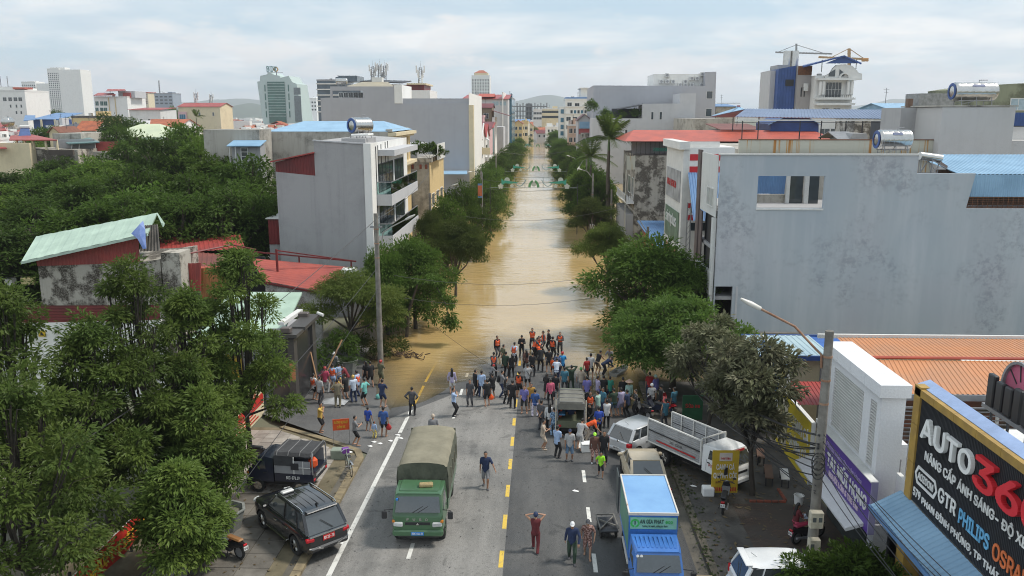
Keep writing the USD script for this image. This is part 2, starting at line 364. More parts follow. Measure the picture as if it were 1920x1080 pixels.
tilr = usdkit.material(stage,W+'/Looks/brick_paving',{
    'g':('geometry',{}),'bt':('brick_texture',{'scale':3.2,'color1':(.10,.062,.045),'color2':(.065,.045,.036),'mortar':(.045,.038,.032),'mortar_size':.03,'brick_width':.6,'row_height':.3}),'n':('noise_texture',{'scale':.9,'detail':7.0,'roughness':.65}),'v':('voronoi_texture',{'scale':2.6}),
    'rv':('map_range',{'from_min':.13,'from_max':.05,'to_max':.55,'clamp':True}),'mv':('mix_color',{'b':(.25,.18,.14)}),'r':('map_range',{'from_min':.42,'from_max':.66,'to_max':.85,'clamp':True}),'mx':('mix_color',{'b':(.062,.055,.048)}),'p':('principled_bsdf',{'roughness':.7}),'b':('bump',{'distance':.012})},
    [('g.position','bt.vector'),('g.position','n.vector'),('g.position','v.vector'),('n.fac','r.value'),('v.distance','rv.value'),('bt.color','mv.a'),('rv.result','mv.fac'),('mv.result','mx.a'),('r.result','mx.fac'),('mx.result','p.base_color'),('bt.fac','b.height'),('b.normal','p.normal')],surface='p.BSDF')
grey_walk = M('dark_concrete',(.095,.088,.078),.8,col2=(.055,.05,.044),scale=1.1,bump=.012,detail=8)
pr = put('pavement',patch([(KR+.3,14),(12.3,14),(12.3,58),(KR+.3,58)],rw,1),grey_walk,kind='structure',smooth=True)
put('pavement',patch([(8.35,14),(12.2,14),(12.2,33.4),(8.35,33.4)],lambda x,y:rw(x,y)+.004,1),tilr,kind='structure',smooth=True)
kr = put('kerb',patch([(KR-.45,14),(KR,14),(KR,56),(KR-.45,56)],lambda x,y:groad(x,y)+.008,1),gutm,kind='structure')
for k in range(34):
    y0 = 15 + k * 1.2; y1 = y0 + 1.18; za, zb = groad(KR,y0), groad(KR,y1)
    if 25.2 < y0 < 27: continue
    put('kerb_stone',MB().hexa([(KR,y0,za-.1),(KR+.3,y0,za-.1),(KR+.3,y1,zb-.1),(KR,y1,zb-.1),(KR+.03,y0,za+.13),(KR+.3,y0,za+.15),(KR+.3,y1,zb+.15),(KR+.03,y1,zb+.13)]),M('kerb_dark',(.15,.125,.095),.9,col2=(.08,.075,.05),scale=2.0,bump=.01,rand=.2),kr)
for k in range(9):                              # painted tree surround
    a = (9.3+.32*k,33.6) if k < 5 else (10.75,33.55+.3*(k-5)+.3)
    put('edging_brick',MB().cbox((a[0],a[1],rw(*a)+.04),(.28,.12,.1)if k<5 else(.12,.27,.1),.01),M('red_brick',(.28,.07,.04),.85,col2=(.16,.06,.04),scale=4),pr)
# a broad concrete ramp block in the right gutter
put('ramp_block',MB().cbox((5.95,26.35,groad(6,26.3)+.09),(.75,2.1,.2),.05),M('ramp_concrete',(.30,.24,.16),.9,col2=(.2,.16,.1),scale=2),label='pale worn concrete ramp block in the gutter beside the blue box truck',cat='ramp')
# markings
yel = M('yellow_paint',(.62,.42,.055),.6,col2=(.40,.29,.10),scale=7.0,lo=.5,hi=.7)
wht = M('white_paint',(.62,.61,.57),.6,col2=(.30,.30,.28),scale=5.0,lo=.5,hi=.75)
def strip(x0,y0,x1,y1,w,m,name):
    return put(name,patch([(x0-w/2,y0),(x0+w/2,y0),(x1+w/2,y1),(x1-w/2,y1)],lambda x,y:groad(x,y)+.009,1.5),m,kind='structure')
strip(-7.74,17,-7.42,45.2,.2,wht,'edge_line')
strip(-7.42,46,-7.1,62,.16,yel,'edge_line')
for py in (1110,1048.4,978.2,920.4,870.2,828.2,791,756,704,681,655):
    p = ground_at(940+(1048-py)*.0945,py); strip(XC,p[1]-.62,XC,p[1]+.62,.17,yel,'lane_dash')
for py in (1055.5,965,893,830):
    p = ground_at(1115-(1055.5-py)*.123,py); strip(2.11,p[1]-.68,2.11,p[1]+.68,.16,wht,'lane_dash')
for py, px in ((1033,770),(735,865),(778,852),(702,876)):
    p = ground_at(px,py); strip(p[0],p[1]-.6,p[0],p[1]+.6,.16,wht,'lane_dash')

# flood water: a sheet with the local depth stored per vertex
def depth_at(x,y):
    return (0.0-(floor(x,y)if-17<x<12.4 else gbase(x,y)))
xs = np.r_[-120,-60,-30,np.arange(-18,13.01,.5),20,40,80,120]
ys = np.r_[np.arange(40,66,.5),70,80,100,150,250,400,560,700]
V, F = grid_sheet(xs,ys,lambda x,y:0.0)
dep = np.array([depth_at(x,y)for x,y,_ in V])
keep = (dep[F]>-.05).any(1)
wm = usdkit.material(stage,W+'/Looks/flood_water',{
    'g':('geometry',{}),'at':('attribute',{'attribute':'depth'}),
    'm1':('mapping',{'scale':(.45,1.25,1)}),'n1':('noise_texture',{'scale':1.25,'detail':3.0,'roughness':.5,'distortion':.8}),
    'm2':('mapping',{'scale':(.09,.22,1)}),'n2':('noise_texture',{'scale':1.0,'detail':2.0}),'n3':('noise_texture',{'scale':.075,'detail':3.0}),
    'r3':('map_range',{'from_min':.38,'from_max':.62,'to_min':.25,'to_max':1.0,'clamp':True}),
    'mu':('math',{'math_type':'multiply'}),'ad':('math',{'math_type':'multiply_add','value2':1.0}),'b':('bump',{'strength':1.0,'distance':.055}),
    'nc':('noise_texture',{'scale':.12,'detail':4.0}),'rc':('map_range',{'from_min':.35,'from_max':.65,'clamp':True}),'mc':('mix_color',{'a':(.44,.30,.12),'b':(.48,.34,.155)}),
    'p':('principled_bsdf',{'roughness':.04,'ior':1.8,'specular_ior_level':.5}),'rd':('map_range',{'from_min':.0,'from_max':.22,'to_min':.0,'to_max':1.0,'clamp':True}),
    'tr':('transparent_bsdf',{'color':(.96,.92,.84)}),'gl':('glossy_bsdf',{'roughness':.03}),'fr':('fresnel',{'IOR':1.33}),'mg':('mix_closure',{}),'mm':('mix_closure',{})},
    [('g.position','m1.vector'),('m1.vector','n1.vector'),('g.position','m2.vector'),('m2.vector','n2.vector'),('g.position','n3.vector'),('n3.fac','r3.value'),('n1.fac','mu.value1'),('r3.result','mu.value2'),('n2.fac','ad.value1'),('mu.value','ad.value3'),('ad.value','b.height'),('b.normal','p.normal'),('b.normal','gl.normal'),('b.normal','fr.normal'),
     ('g.position','nc.vector'),('nc.fac','rc.value'),('rc.result','mc.fac'),('mc.result','p.base_color'),('at.fac','rd.value'),('fr.fac','mg.fac'),('tr.BSDF','mg.closure1'),('gl.BSDF','mg.closure2'),('rd.result','mm.fac'),('mg.closure','mm.closure1'),('p.BSDF','mm.closure2')],surface='mm.closure')
wp = put('water',MB().add(V,F[keep]),wm,kind='structure')
UsdGeom.PrimvarsAPI(wp).CreatePrimvar('depth',Sdf.ValueTypeNames.FloatArray,'vertex').Set([float(d)for d in dep])

# distant hills
def ridge(name,y,x0,x1,peaks,col,seed):
    xs = np.linspace(x0,x1,90); top = []
    for x in xs:
        h = 8 + sum(a*math.exp(-((x-c)/w)**2)for c,a,w in peaks); n = meshkit.fbm(np.array([[x/420.,seed,.5]]),5,seed)[0]
        top.append(h*(.72+.5*n))
    top = np.array(top); rows = []
    for k, (dy,s) in enumerate(((-900,0),(-500,.45),(-180,.85),(0,1.0),(500,.5),(1000,0))):
        rows.append(np.c_[xs,y+dy+60*np.sin(xs/300+k),top*s-(5 if s==0 else 0)])
    m = len(xs); F = [(r*m+i,r*m+i+1,(r+1)*m+i+1,(r+1)*m+i)for r in range(5)for i in range(m-1)]
    put(name,MB().add(np.vstack(rows),F),col,kind='structure',smooth=True)
hillm = M('forest_hill',(.05,.075,.04),.95,col2=(.035,.05,.03),scale=.01)
def hx(px,Y): return aty(px,215,Y)[0]
ridge('hills',7000,hx(150,7000),hx(1200,7000),[(hx(440,7000),120,500),(hx(330,7000),60,300),(hx(1035,7000),165,260),(hx(950,7000),90,300),(hx(600,7000),70,500)],hillm,3)
ridge('hills',7600,hx(1250,7600),hx(2050,7600),[(hx(1440,7600),60,300),(hx(1690,7600),135,330),(hx(1560,7600),80,400),(hx(1880,7600),70,400)],hillm,8)
ridge('hills',4200,hx(-200,4200),hx(560,4200),[(hx(140,4200),30,260),(hx(480,4200),62,120),(hx(330,4200),28,300)],hillm,5)
# the air
hz = usdkit.material(stage,W+'/Looks/haze',{'v':('principled_volume',{'color':(.93,.96,1.0),'density':1.35e-4,'anisotropy':.2})},[],volume='v.volume')
put('haze',MB().box(-8900,8900,-280,9300,-3,330),hz,kind='stuff',label='thin pale air over the town',cat='haze')
# ---------------------------------------------------------------- buildings
class T:
    """A thing at its base; parts are given in place and stored relative to the base."""
    def __init__(s,name,label,cat,base,rz=0.,group=None):
        s.b = np.asarray(base,float); s.p = thing(name,label,cat,base,rz,None,group)
    def put(s,name,mb,mat,sub=None,smooth=False,label=None,kind=None,local=False):
        m = mb.mesh() if isinstance(mb,MB) else mb
        if m is None: return None
        m = m.copy()
        if not local: m.vertices = m.vertices - s.b
        return put(name,m,mat,sub if sub is not None else s.p,smooth,label,kind)
ZB = -1.6
w_grey = wall('grey_plaster',(.345,.340,.340),(.13,.13,.135),.45,.35)
w_grey2 = wall('blue_grey_plaster',(.36,.365,.39),(.2,.205,.22),.3,.25)
w_lgrey = wall('pale_grey_plaster',(.46,.46,.47),(.25,.25,.25),.35,.3)
w_stain = wall('stained_concrete',(.40,.375,.33),(.075,.07,.06),.85,.42,.47,.66)
w_mold = wall('mouldy_plaster',(.40,.37,.32),(.06,.05,.04),1.0,.75,.45,.54)
w_white = wall('white_plaster',(.70,.69,.66),(.35,.33,.3),.3,.4)
w_cream = wall('cream_plaster',(.62,.53,.36),(.25,.2,.14),.4,.4)
w_ylw = wall('ochre_plaster',(.55,.42,.22),(.25,.2,.14),.4,.4)
w_dust = wall('dusty_white',(.60,.60,.58),(.30,.29,.27),.5,.5)
w_pink = wall('pink_plaster',(.60,.40,.40),(.3,.2,.2),.3,.4)
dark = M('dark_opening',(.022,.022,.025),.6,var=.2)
dkglass = M('dark_window',(.035,.045,.05),.08,var=.3,spec=.8)
blglass = M('blue_window',(.05,.16,.24),.1,var=.3,spec=.8)
trim = M('white_trim',(.66,.65,.62),.6,var=.12)
metal_d = M('dark_metal',(.045,.045,.05),.5,metal=.3)
metal_g = M('grey_metal',(.30,.30,.31),.45,metal=.5)
steel = M('stainless',(.62,.60,.57),.22,metal=1.0,var=.15)
rustm = M('rust',(.19,.075,.03),.8,col2=(.10,.05,.03),scale=3)
red_t = M('red_roof_sheet',(.36,.055,.045),.5,col2=(.24,.045,.04),scale=.6,detail=7)
red_o = M('orange_red_sheet',(.47,.095,.055),.5,col2=(.33,.075,.05),scale=.5,detail=7)
red_d = M('dark_red_sheet',(.17,.022,.022),.5,col2=(.10,.02,.02),scale=.6)
tile_o = M('orange_tile',(.42,.12,.05),.7,col2=(.24,.075,.04),scale=.8,detail=7)
blue_t = M('blue_roof_sheet',(.115,.235,.43),.45,col2=(.085,.17,.33),scale=.5,detail=6)
blue_p = M('pale_blue_sheet',(.27,.44,.60),.45,col2=(.20,.34,.48),scale=.5,detail=6)
blue_d = M('deep_blue_sheet',(.035,.08,.25),.45,col2=(.025,.06,.18),scale=.6)
green_p = M('pale_green_sheet',(.40,.52,.42),.5,col2=(.30,.40,.32),scale=.45,detail=7)
teal_t = M('teal_sheet',(.13,.22,.22),.5,col2=(.09,.16,.16),scale=.6)
olive_t = M('tan_sheet',(.36,.31,.21),.5,col2=(.28,.24,.17),scale=.5)
fibro = M('fibre_cement',(.14,.125,.11),.9,col2=(.06,.055,.05),scale=1.2,detail=7)

def win_y(t,x0,x1,z0,z1,Y,frame=None,glass=None,nx=2,nz=1,name='window',d=.10,fw=.07):
    """A window in a wall that faces the camera (at y = Y)."""
    m = MB(); y0, y1 = Y - .05, Y + .02
    m.box(x0,x1,y0,y1,z0,z0+fw).box(x0,x1,y0,y1,z1-fw,z1).box(x0,x0+fw,y0,y1,z0+fw,z1-fw).box(x1-fw,x1,y0,y1,z0+fw,z1-fw)
    for k in range(1,nx): xm = x0 + (x1-x0) * k / nx; m.box(xm-.025,xm+.025,y0+.01,y1,z0+fw,z1-fw)
    for k in range(1,nz): zm = z0 + (z1-z0) * k / nz; m.box(x0+fw,x1-fw,y0+.014,y1,zm-.025,zm+.025)
    w = t.put(name,m,frame or trim)
    t.put('pane',MB().box(x0+fw*.5,x1-fw*.5,Y-.02,Y+.02,z0+fw*.5,z1-fw*.5),glass or dkglass,w)
    return w
def win_x(t,y0,y1,z0,z1,X,side=1,frame=None,glass=None,ny=2,name='window',fw=.08):
    m = MB(); a, b = sorted((X-.02*side,X+.05*side))
    m.box(a,b,y0,y1,z0,z0+fw).box(a,b,y0,y1,z1-fw,z1).box(a,b,y0,y0+fw,z0+fw,z1-fw).box(a,b,y1-fw,y1,z0+fw,z1-fw)
    for k in range(1,ny): ym = y0 + (y1-y0) * k / ny; m.box(a,b-.01,ym-.03,ym+.03,z0+fw,z1-fw)
    w = t.put(name,m,frame or trim); a, b = sorted((X-.02*side,X+.02*side))
    t.put('pane',MB().box(a,b,y0+.03,y1-.03,z0+.03,z1-.03),glass or dkglass,w)
    return w
def hip(x0,x1,y0,y1,z,h,inset=None,over=.4):
    x0 -= over; x1 += over; y0 -= over; y1 += over; i = inset if inset is not None else (y1-y0) / 2; ym = (y0+y1) / 2
    V = [(x0,y0,z),(x1,y0,z),(x1,y1,z),(x0,y1,z),(x0+i,ym,z+h),(x1-i,ym,z+h)]
    m = MB(); f = [(0,1,5,4),(2,3,4,5)]; m.add(V,f); m.add(V,[(1,2,5),(3,0,4),(0,2,1),(0,3,2)]); return m
def gable(x0,x1,y0,y1,z,h,along='x',over=.4,th=.08):
    m = MB()
    if along == 'x':
        ym = (y0+y1) / 2
        m.sheet((x0-over,y0-over,z),(x1+over,y0-over,z),(x1+over,ym,z+h),(x0-over,ym,z+h),th)
        m.sheet((x1+over,y1+over,z),(x0-over,y1+over,z),(x0-over,ym,z+h),(x1+over,ym,z+h),th)
        g = [[(x0,y0),(x0,y1),(x0,ym)]]
    else:
        xm = (x0+x1) / 2
        m.sheet((x0-over,y1+over,z),(x0-over,y0-over,z),(xm,y0-over,z+h),(xm,y1+over,z+h),th)
        m.sheet((x1+over,y0-over,z),(x1+over,y1+over,z),(xm,y1+over,z+h),(xm,y0-over,z+h),th)
    return m
def parapet(x0,x1,y0,y1,z,h=.5,t=.18):
    return MB().box(x0,x1,y0,y0+t,z,z+h).box(x0,x1,y1-t,y1,z,z+h).box(x0,x0+t,y0+t,y1-t,z,z+h).box(x1-t,x1,y0+t,y1-t,z,z+h)
def tank(name,label,c,L,R,rz,blue=True,word=None):
    """A lying steel water tank on an angle-iron stand; c is the middle of the stand's foot."""
    t = thing(name,label,'water tank',c,rz)
    h = R * .55
    prof = [(0,-L/2-R*.22),(R*.55,-L/2-R*.16),(R*.9,-L/2-R*.04),(R,-L/2+R*.1)]
    for k in range(6):
        z = -L / 2 + R * .1 + (L-R*.2) * (k+.5) / 6; prof += [(R,z-.03),(R*.985,z),(R,z+.03)]
    prof += [(R,L/2-R*.1),(R*.9,L/2+R*.04),(R*.55,L/2+R*.16),(0,L/2+R*.22)]
    b = lathe(prof,28); v = b.vertices.copy(); b.vertices = np.c_[v[:,2],v[:,0],v[:,1]+h+R]
    put('barrel',b,steel,t,smooth=40)
    if blue:
        d = lathe([(R*.62,0),(R*.93,.0),(R*.9,.05),(R*.62,.05)],28); v = d.vertices.copy()
        d.vertices = np.c_[-L/2-R*.13-v[:,2]+(v[:,0]**2+v[:,1]**2)**.5*.0,v[:,0],v[:,1]+h+R]
        put('end_band',d,blue_d,t)
    s = MB()
    for x in (-L*.36,0,L*.36):
        for y in (-1,1): s.bar((x,y*R*.95,0),(x,y*R*.72,h+R*.35),.05)
        s.bar((x,-R*.85,h*.9),(x,R*.85,h*.9),.05)
    for y in (-1,1): s.bar((-L*.42,y*R*.8,h*.95),(L*.42,y*R*.8,h*.95),.05); s.bar((-L*.36,y*R*.93,.1),(0,y*R*.8,h),.035)
    put('stand',s,metal_g,t)
    put('inlet_pipe',MB().tube([(L*.1,0,h+2*R-.03),(L*.1,0,h+2*R+.18),(L*.3,0,h+2*R+.18)],.035),metal_g,t)
    if word:
        tm = text_fit(word,L*.24,R*.2,.012); w = tm.bounds[1][0]
        a = math.radians(38)
        n = put('brand_plate',MB().tm(trimesh.creation.box((L*.3,.012,R*.34))).turned(np.array([[1,0,0],[0,math.cos(-a),-math.sin(-a)],[0,math.sin(-a),math.cos(-a)]]),(L*.02,-math.cos(a)*(R+.01),h+R+math.sin(a)*(R+.01))),M('plate_navy',(.05,.09,.22),.5),t)
        u = np.array([1,0,0.]); vv = np.array([0,math.sin(a),math.cos(a)])
        put('brand_lettering',place_text(tm,(L*.02-w/2,-math.cos(a)*(R+.02),h+R+math.sin(a)*(R+.02)-R*.08),u,vv),M('lettering_white',(.8,.8,.78),.5),n)
    return t

# --- left: the tall grey townhouse
Y0, Y1, XF = 67.0, 86.5, -14.0
a = lambda x, y, Y=Y0: aty(x,y,Y)
t = T('townhouse','tall narrow grey rendered townhouse with white slotted street front and red rooftop shed','building',(-19.5,70,0))
p1, p2, p3, p4 = a(517,322), a(591,329.5), a(590,264.5), a(692,271)
poly = [(p1[0],ZB),(p1[0],p1[2]),(p2[0],p2[2]),(p2[0],p3[2]),(XF,p4[2]),(XF,ZB)]
t.put('wall',MB().prism(poly,Y0,Y1),w_grey)
t.put('parapet_cap',MB().hexa([(p2[0]-.06,Y0-.06,p3[2]),(XF+.02,Y0-.06,p4[2]),(XF+.02,Y0+.22,p4[2]),(p2[0]-.06,Y0+.22,p3[2]),(p2[0]-.06,Y0-.06,p3[2]+.1),(XF+.02,Y0-.06,p4[2]+.1),(XF+.02,Y0+.22,p4[2]+.1),(p2[0]-.06,Y0+.22,p3[2]+.1)]),w_lgrey)
q1, q2 = a(513,302), a(591,287)
pw = MB().corr((p1[0],Y0+.03,p1[2]),(p2[0],Y0+.03,p2[2]),(p2[0],Y0+.03,q2[2]),(p1[0],Y0+.03,q1[2]-.1),.22,.03)
pw.box(p1[0],p1[0]+.04,Y0+.05,Y0+14,p1[2],q1[2]-.1)
sh = t.put('rooftop_shed',pw,red_d)
t.put('shed_roof',MB().sheet((p1[0]-.35,Y0-.3,q1[2]),(p2[0]+.02,Y0-.3,q2[2]+.1),(p2[0]+.02,Y0+15,q2[2]+.1),(p1[0]-.35,Y0+15,q1[2]),.1),red_t,sh)
zt = p4[2]
fr = t.put('street_front',MB().box(XF,XF+.06,Y0,Y1,ZB,zt+.05),w_white)
t.put('corner_pilaster',MB().box(XF-.3,XF+.3,Y0-.08,Y0+1.2,ZB,zt+.1),w_white)
for px, ya, yb in ((704,270,408),(708,268,360),(714,266,336),(722,262,336),(726.5,260,334),(715,324,360)):
    A, B = atx(px,ya,XF+.07), atx(px,yb,XF+.07)
    t.put('wall_slot',MB().box(XF+.055,XF+.075,A[1]-.16,A[1]+.16,B[2],A[2]-.2),dark,fr)
def yz(px,py,X): q = atx(px,py,X); return q[1], q[2]
for (ya,yb,z,dx,hh,nm) in ((69.5,84.5,13.35,1.5,.55,'canopy'),):
    t.put(nm,MB().box(XF+.06,XF+dx,ya+1.5,yb,z,z+.5),w_lgrey)
for (z,dz) in ((9.2,.95),(5.5,1.1)):
    b = t.put('balcony',MB().box(XF+.06,XF+1.35,70.0,85.0,z,z+dz),w_lgrey)
    t.put('glass_railing',MB().box(XF+1.27,XF+1.30,70.1,85.0,z+dz,z+dz+1.0).box(XF+.1,XF+1.27,70.1,70.13,z+dz,z+dz+1.0),pane('rail_glass',(.55,.72,.70)),b)
    t.put('handrail',MB().box(XF+1.25,XF+1.32,70.05,85.0,z+dz+1.0,z+dz+1.06).box(XF+.1,XF+1.25,70.08,70.15,z+dz+1.0,z+dz+1.06),metal_g,b)
    win_x(t,71,78,z+dz+.05,z+dz+2.5,XF+.06,1,metal_d,dkglass,4); win_x(t,79,84,z+dz+.05,z+dz+2.5,XF+.06,1,metal_d,dkglass,3)
win_x(t,70.5,84,.9,3.9,XF+.06,1,metal_d,dkglass,5)
c = a(524,400)
tc = a(700,262,69.5)
t.put('tank_plinth',MB().box(-16.3,XF-.35,68.0,72.5,zt-.2,zt+.45),w_grey)
tank('water_tank','shiny steel water tank on the roof edge of the grey townhouse',(-15.1,70,zt+.45),1.7,.66,48,True)
put('heater_pipe',MB().tube([(-15.6,68.6,zt+.7),(-14.2,68.6,zt+.75),(-13.9,69.0,zt+.75)],.1,8),M('white_foil',(.8,.8,.78),.3),smooth=40,label='white wrapped pipe in front of the tank on the grey townhouse',cat='pipe')
an = T('annex','small dark red sheet annex against the left foot of the grey townhouse','shed',(-26,68,0))
A, B = a(498,412), a(521,460)
an.put('wall',MB().box(A[0],p1[0]-.05,67.6,74,ZB,B[2]),w_grey); an.put('red_panel',MB().corr((A[0],67.55,B[2]),(p1[0]-.05,67.55,B[2]),(p1[0]-.05,67.55,A[2]),(A[0],67.55,A[2]),.25,.03).box(A[0],A[0]+.04,67.6,74,B[2],A[2]),red_d)
an.put('roof',MB().box(A[0]-.15,p1[0]-.04,67.4,74.2,A[2],A[2]+.08),trim)

XF = -16.2
# --- left: long stained block behind it with the blue roof
Y0 = 89.0; zt = a(600,247,Y0)[2]; xl = a(487,300,Y0)[0]
t = T('concrete_block','long rain-stained concrete building under a pale blue metal roof','building',(-24,92,0))
t.put('wall',MB().box(xl,XF-.1,Y0,103.5,ZB,zt),w_stain)
t.put('roof',hip(a(505,246,Y0)[0],a(728,246,Y0)[0],Y0+.4,103,zt+.02,1.05,2.2),blue_p)
t.put('parapet',MB().box(a(735,247,Y0)[0],XF-.1,Y0,Y0+.3,zt,zt+.25).box(XF-.4,XF-.1,Y0+.3,103.4,zt,zt+.25),w_stain)
f = t.put('street_front',MB().box(XF-.1,XF-.04,Y0,103.5,ZB,zt-.5),w_ylw)
for z in (zt-.45,zt-3.9): t.put('cornice',MB().box(XF-.1,XF+.8,Y0-.1,103.4,z,z+.35).box(XF-.1,XF+.5,Y0-.06,103.4,z-.25,z),w_cream,f)
for y in (90,93.5,97,100.5): t.put('pilaster',MB().box(XF-.04,XF+.2,y,y+.4,zt-3.5,zt-.7),w_cream,f)
for y in (91,94.5,98): win_x(t,y,y+1.8,zt-3.2,zt-.9,XF-.04,1)
XF = -14.0
y = 85.0
t = T('concrete_house','stained flat-roofed concrete house with a small blue-hooded window bay','building',(-31,86,0))
zz = a(440,243,y)[2]; xa, xb = a(385,300,y)[0], a(489,300,y)[0]
t.put('wall',MB().box(xa,xb,y,y+3.9,ZB,zz),w_stain)
x0, x1 = a(436,300,83.5)[0], a(489,300,83.5)[0]; z0, z1 = a(440,331,83.5)[2], a(440,271,83.5)[2]
t.put('window_bay',MB().box(x0,x1,83.5,84.98,ZB,z1),w_grey)
t.put('bay_hood',MB().sheet((x0-.3,82.9,z1-.1),(x1+.2,82.9,z1-.1),(x1+.2,85,z1+.4),(x0-.3,85,z1+.4),.08),blue_p)
win_y(t,x0+.9,x0+1.65,z0+1.6,z1-.3,83.5,nz=3,nx=1)
for x in (x0-.1,x0+.5): t.put('hood_post',MB().box(x,x+.06,83.0,83.06,z1-2.4,z1-.1),trim)
# --- left: stained block with roof plants
Y0 = 104.0; zt = a(785,300,Y0)[2]
t = T('planter_building','mouldy grey building with roof-garden planters and a blank white billboard','building',(-17.5,106,0))
t.put('wall',MB().box(-30,XF,Y0,119,ZB,zt),w_stain)
t.put('street_front',MB().box(XF,XF+.08,Y0,119,ZB,zt-.2),w_ylw)
t.put('upper_wall',MB().box(-30,XF-2.2,Y0+5,119,zt,a(790,274,Y0)[2]),w_grey)
t.put('parapet',MB().box(-30,XF+.3,Y0-.06,Y0+.12,zt-.3,zt+.22).box(XF+.1,XF+.35,Y0+.13,119,zt-.3,zt+.25),w_mold)
for x in (-16.2,-15.2,-14.5): t.put('vent_block',MB().box(x,x+.3,Y0-.09,Y0-.05,zt-1.1,zt-.55),M('red_brick',(.28,.07,.04),.85,col2=(.16,.06,.04),scale=4))
A, B = atx(817,285,XF+.9), atx(830,306,XF+.9)
t.put('billboard',MB().box(XF+.85,XF+.95,105.5,113.5,zt-.1,zt+1.9),trim)
for z in (1.5,4.6): t.put('cornice',MB().box(XF+.08,XF+.7,Y0,119,z,z+.35),w_cream)
for z in (2.1,5.2):
    for yy in (105.5,110,114.5): win_x(t,yy,yy+2.4,z,z+1.7,XF+.08)

# --- left: the very large grey flank wall
Y0 = 163.0
t = T('grey_block','very large blank grey building flank with tan sheet roofs','building',(-29,166,0))
P = pxpoly([(601,184),(619,183),(619,162),(741,162),(741,194),(876,195),(882,202)],Y0)
xr = XF; P = [(P[0][0],ZB)] + P[:5] + [(xr,P[5][1]),(xr,ZB)]
A, B = a(623,170,Y0), a(681,183.5,Y0)
main = sg.Polygon(P).difference(sg.box(A[0],B[2],B[0],A[2]))
t.put('wall',MB().prism(main,Y0,Y0+.4),w_grey2)
t.put('body',MB().box(P[0][0],xr,Y0+.42,Y0+34,ZB,B[2]-.1),w_grey2)
t.put('upper_body',MB().box(P[2][0],P[4][0],Y0+5,Y0+34,B[2]-.1,P[2][1]),w_white)
for k in range(6):
    x = A[0] + (B[0]-A[0]) * (k+.5) / 6; win_y(t,x-.45,x+.45,B[2]+.1,A[2]-.25,Y0+4.95)
rr = lambda pts, dy: [aty(px,py,Y0+d)for(px,py),d in zip(pts,dy)]
t.put('roof',MB().hexa([aty(652,162,Y0+.3),aty(737,162,Y0+.3),aty(737,161,Y0+20),aty(650,161,Y0+20),aty(680,153.5,Y0+8),aty(727,153.5,Y0+8),aty(727,153.5,Y0+12),aty(680,153.5,Y0+12)]),olive_t)
t.put('side_roof',MB().hexa([aty(744,194.3,Y0+.2),aty(874,195,Y0+.2),aty(868,192,Y0+30),aty(744,192,Y0+30),aty(744.5,185,Y0+12),aty(850,185.5,Y0+12),aty(849,185.5,Y0+15),aty(744.5,185,Y0+15)]),olive_t)
t.put('end_pier',MB().box(P[4][0]-.2,P[4][0]+1.3,Y0-.1,Y0+12,a(741,194,Y0)[2],a(741,161,Y0)[2]+.2),w_white)
t.put('street_front',MB().box(xr,xr+.1,Y0,Y0+34,ZB,P[4][1]-1.2),w_white)
t.put('end_column',MB().box(xr,xr+.9,Y0-.1,Y0+1.4,ZB,P[5][1]-.3),w_cream)
bx = [aty(727,146,Y0+8),aty(700,153,Y0+8)]
t.put('plant_box',MB().box(aty(697,150,Y0+9)[0],aty(716,150,Y0+9)[0],Y0+9,Y0+11,aty(700,153.6,Y0+9)[2],aty(700,145,Y0+9)[2]),trim)
t.put('ground_shed',MB().sheet(aty(820,326,Y0-14),aty(876,326,Y0-14),aty(876,320,Y0-.5),aty(830,320,Y0-.5),.1),blue_p)
tank('water_tank','steel water tank lying on the left end of the large grey building roof',aty(641,161.5,Y0+6),2.1,.62,5,False)

# --- right: the big pale blue flank
Y0 = 59.0; XR = 12.6
t = T('blue_flank_house','wide building with a bare pale blue weathered flank wall and rooftop openings','building',(24,62,0))
w_blue = usdkit.material(stage,W+'/Looks/weathered_blue',{
    'g':('geometry',{}),'ms':('mapping',{'scale':(.55,1,.05)}),'n1':('noise_texture',{'scale':1.0,'detail':5.0,'roughness':.65}),'n2':('noise_texture',{'scale':.2,'detail':9.0,'roughness':.68,'distortion':.25}),'n3':('noise_texture',{'scale':2.4,'detail':8.0,'roughness':.75}),
    'n4':('noise_texture',{'scale':.12,'detail':3.0}),'rc':('rgb_ramp',{'ramp':[(.3,(.33,.375,.42)),(.5,(.37,.405,.435)),(.7,(.39,.40,.43))]}),'r1':('map_range',{'from_min':.46,'from_max':.66,'to_max':.5,'clamp':True}),'ma':('mix_color',{'b':(.50,.515,.535)}),
    'r2':('map_range',{'from_min':.50,'from_max':.60,'clamp':True}),'r3':('map_range',{'from_min':.44,'from_max':.58,'clamp':True}),'mu':('math',{'math_type':'multiply'}),'m2':('math',{'math_type':'multiply','value2':.46}),'mb':('mix_color',{'b':(.19,.20,.225)}),'p':('principled_bsdf',{'roughness':.9,'specular_ior_level':.2}),'b':('bump',{'distance':.012})},
    [('g.position','ms.vector'),('ms.vector','n1.vector'),('g.position','n2.vector'),('g.position','n3.vector'),('g.position','n4.vector'),('n4.fac','rc.fac'),('rc.color','ma.a'),('n1.fac','r1.value'),('r1.result','ma.fac'),('n2.fac','r2.value'),('n3.fac','r3.value'),('r2.result','mu.value1'),('r3.result','mu.value2'),('mu.value','m2.value1'),('m2.value','mb.fac'),('ma.result','mb.a'),('mb.result','p.base_color'),('n3.fac','b.height'),('b.normal','p.normal')],surface='p.BSDF')
pp = lambda x, y: tuple(a(x,y,Y0)[[0,2]])
xe = 46.0; A = pp(1723,293); z1 = pp(1500,291)[1]; z2 = pp(1780,325)[1]; z3 = pp(1900,391)[1]
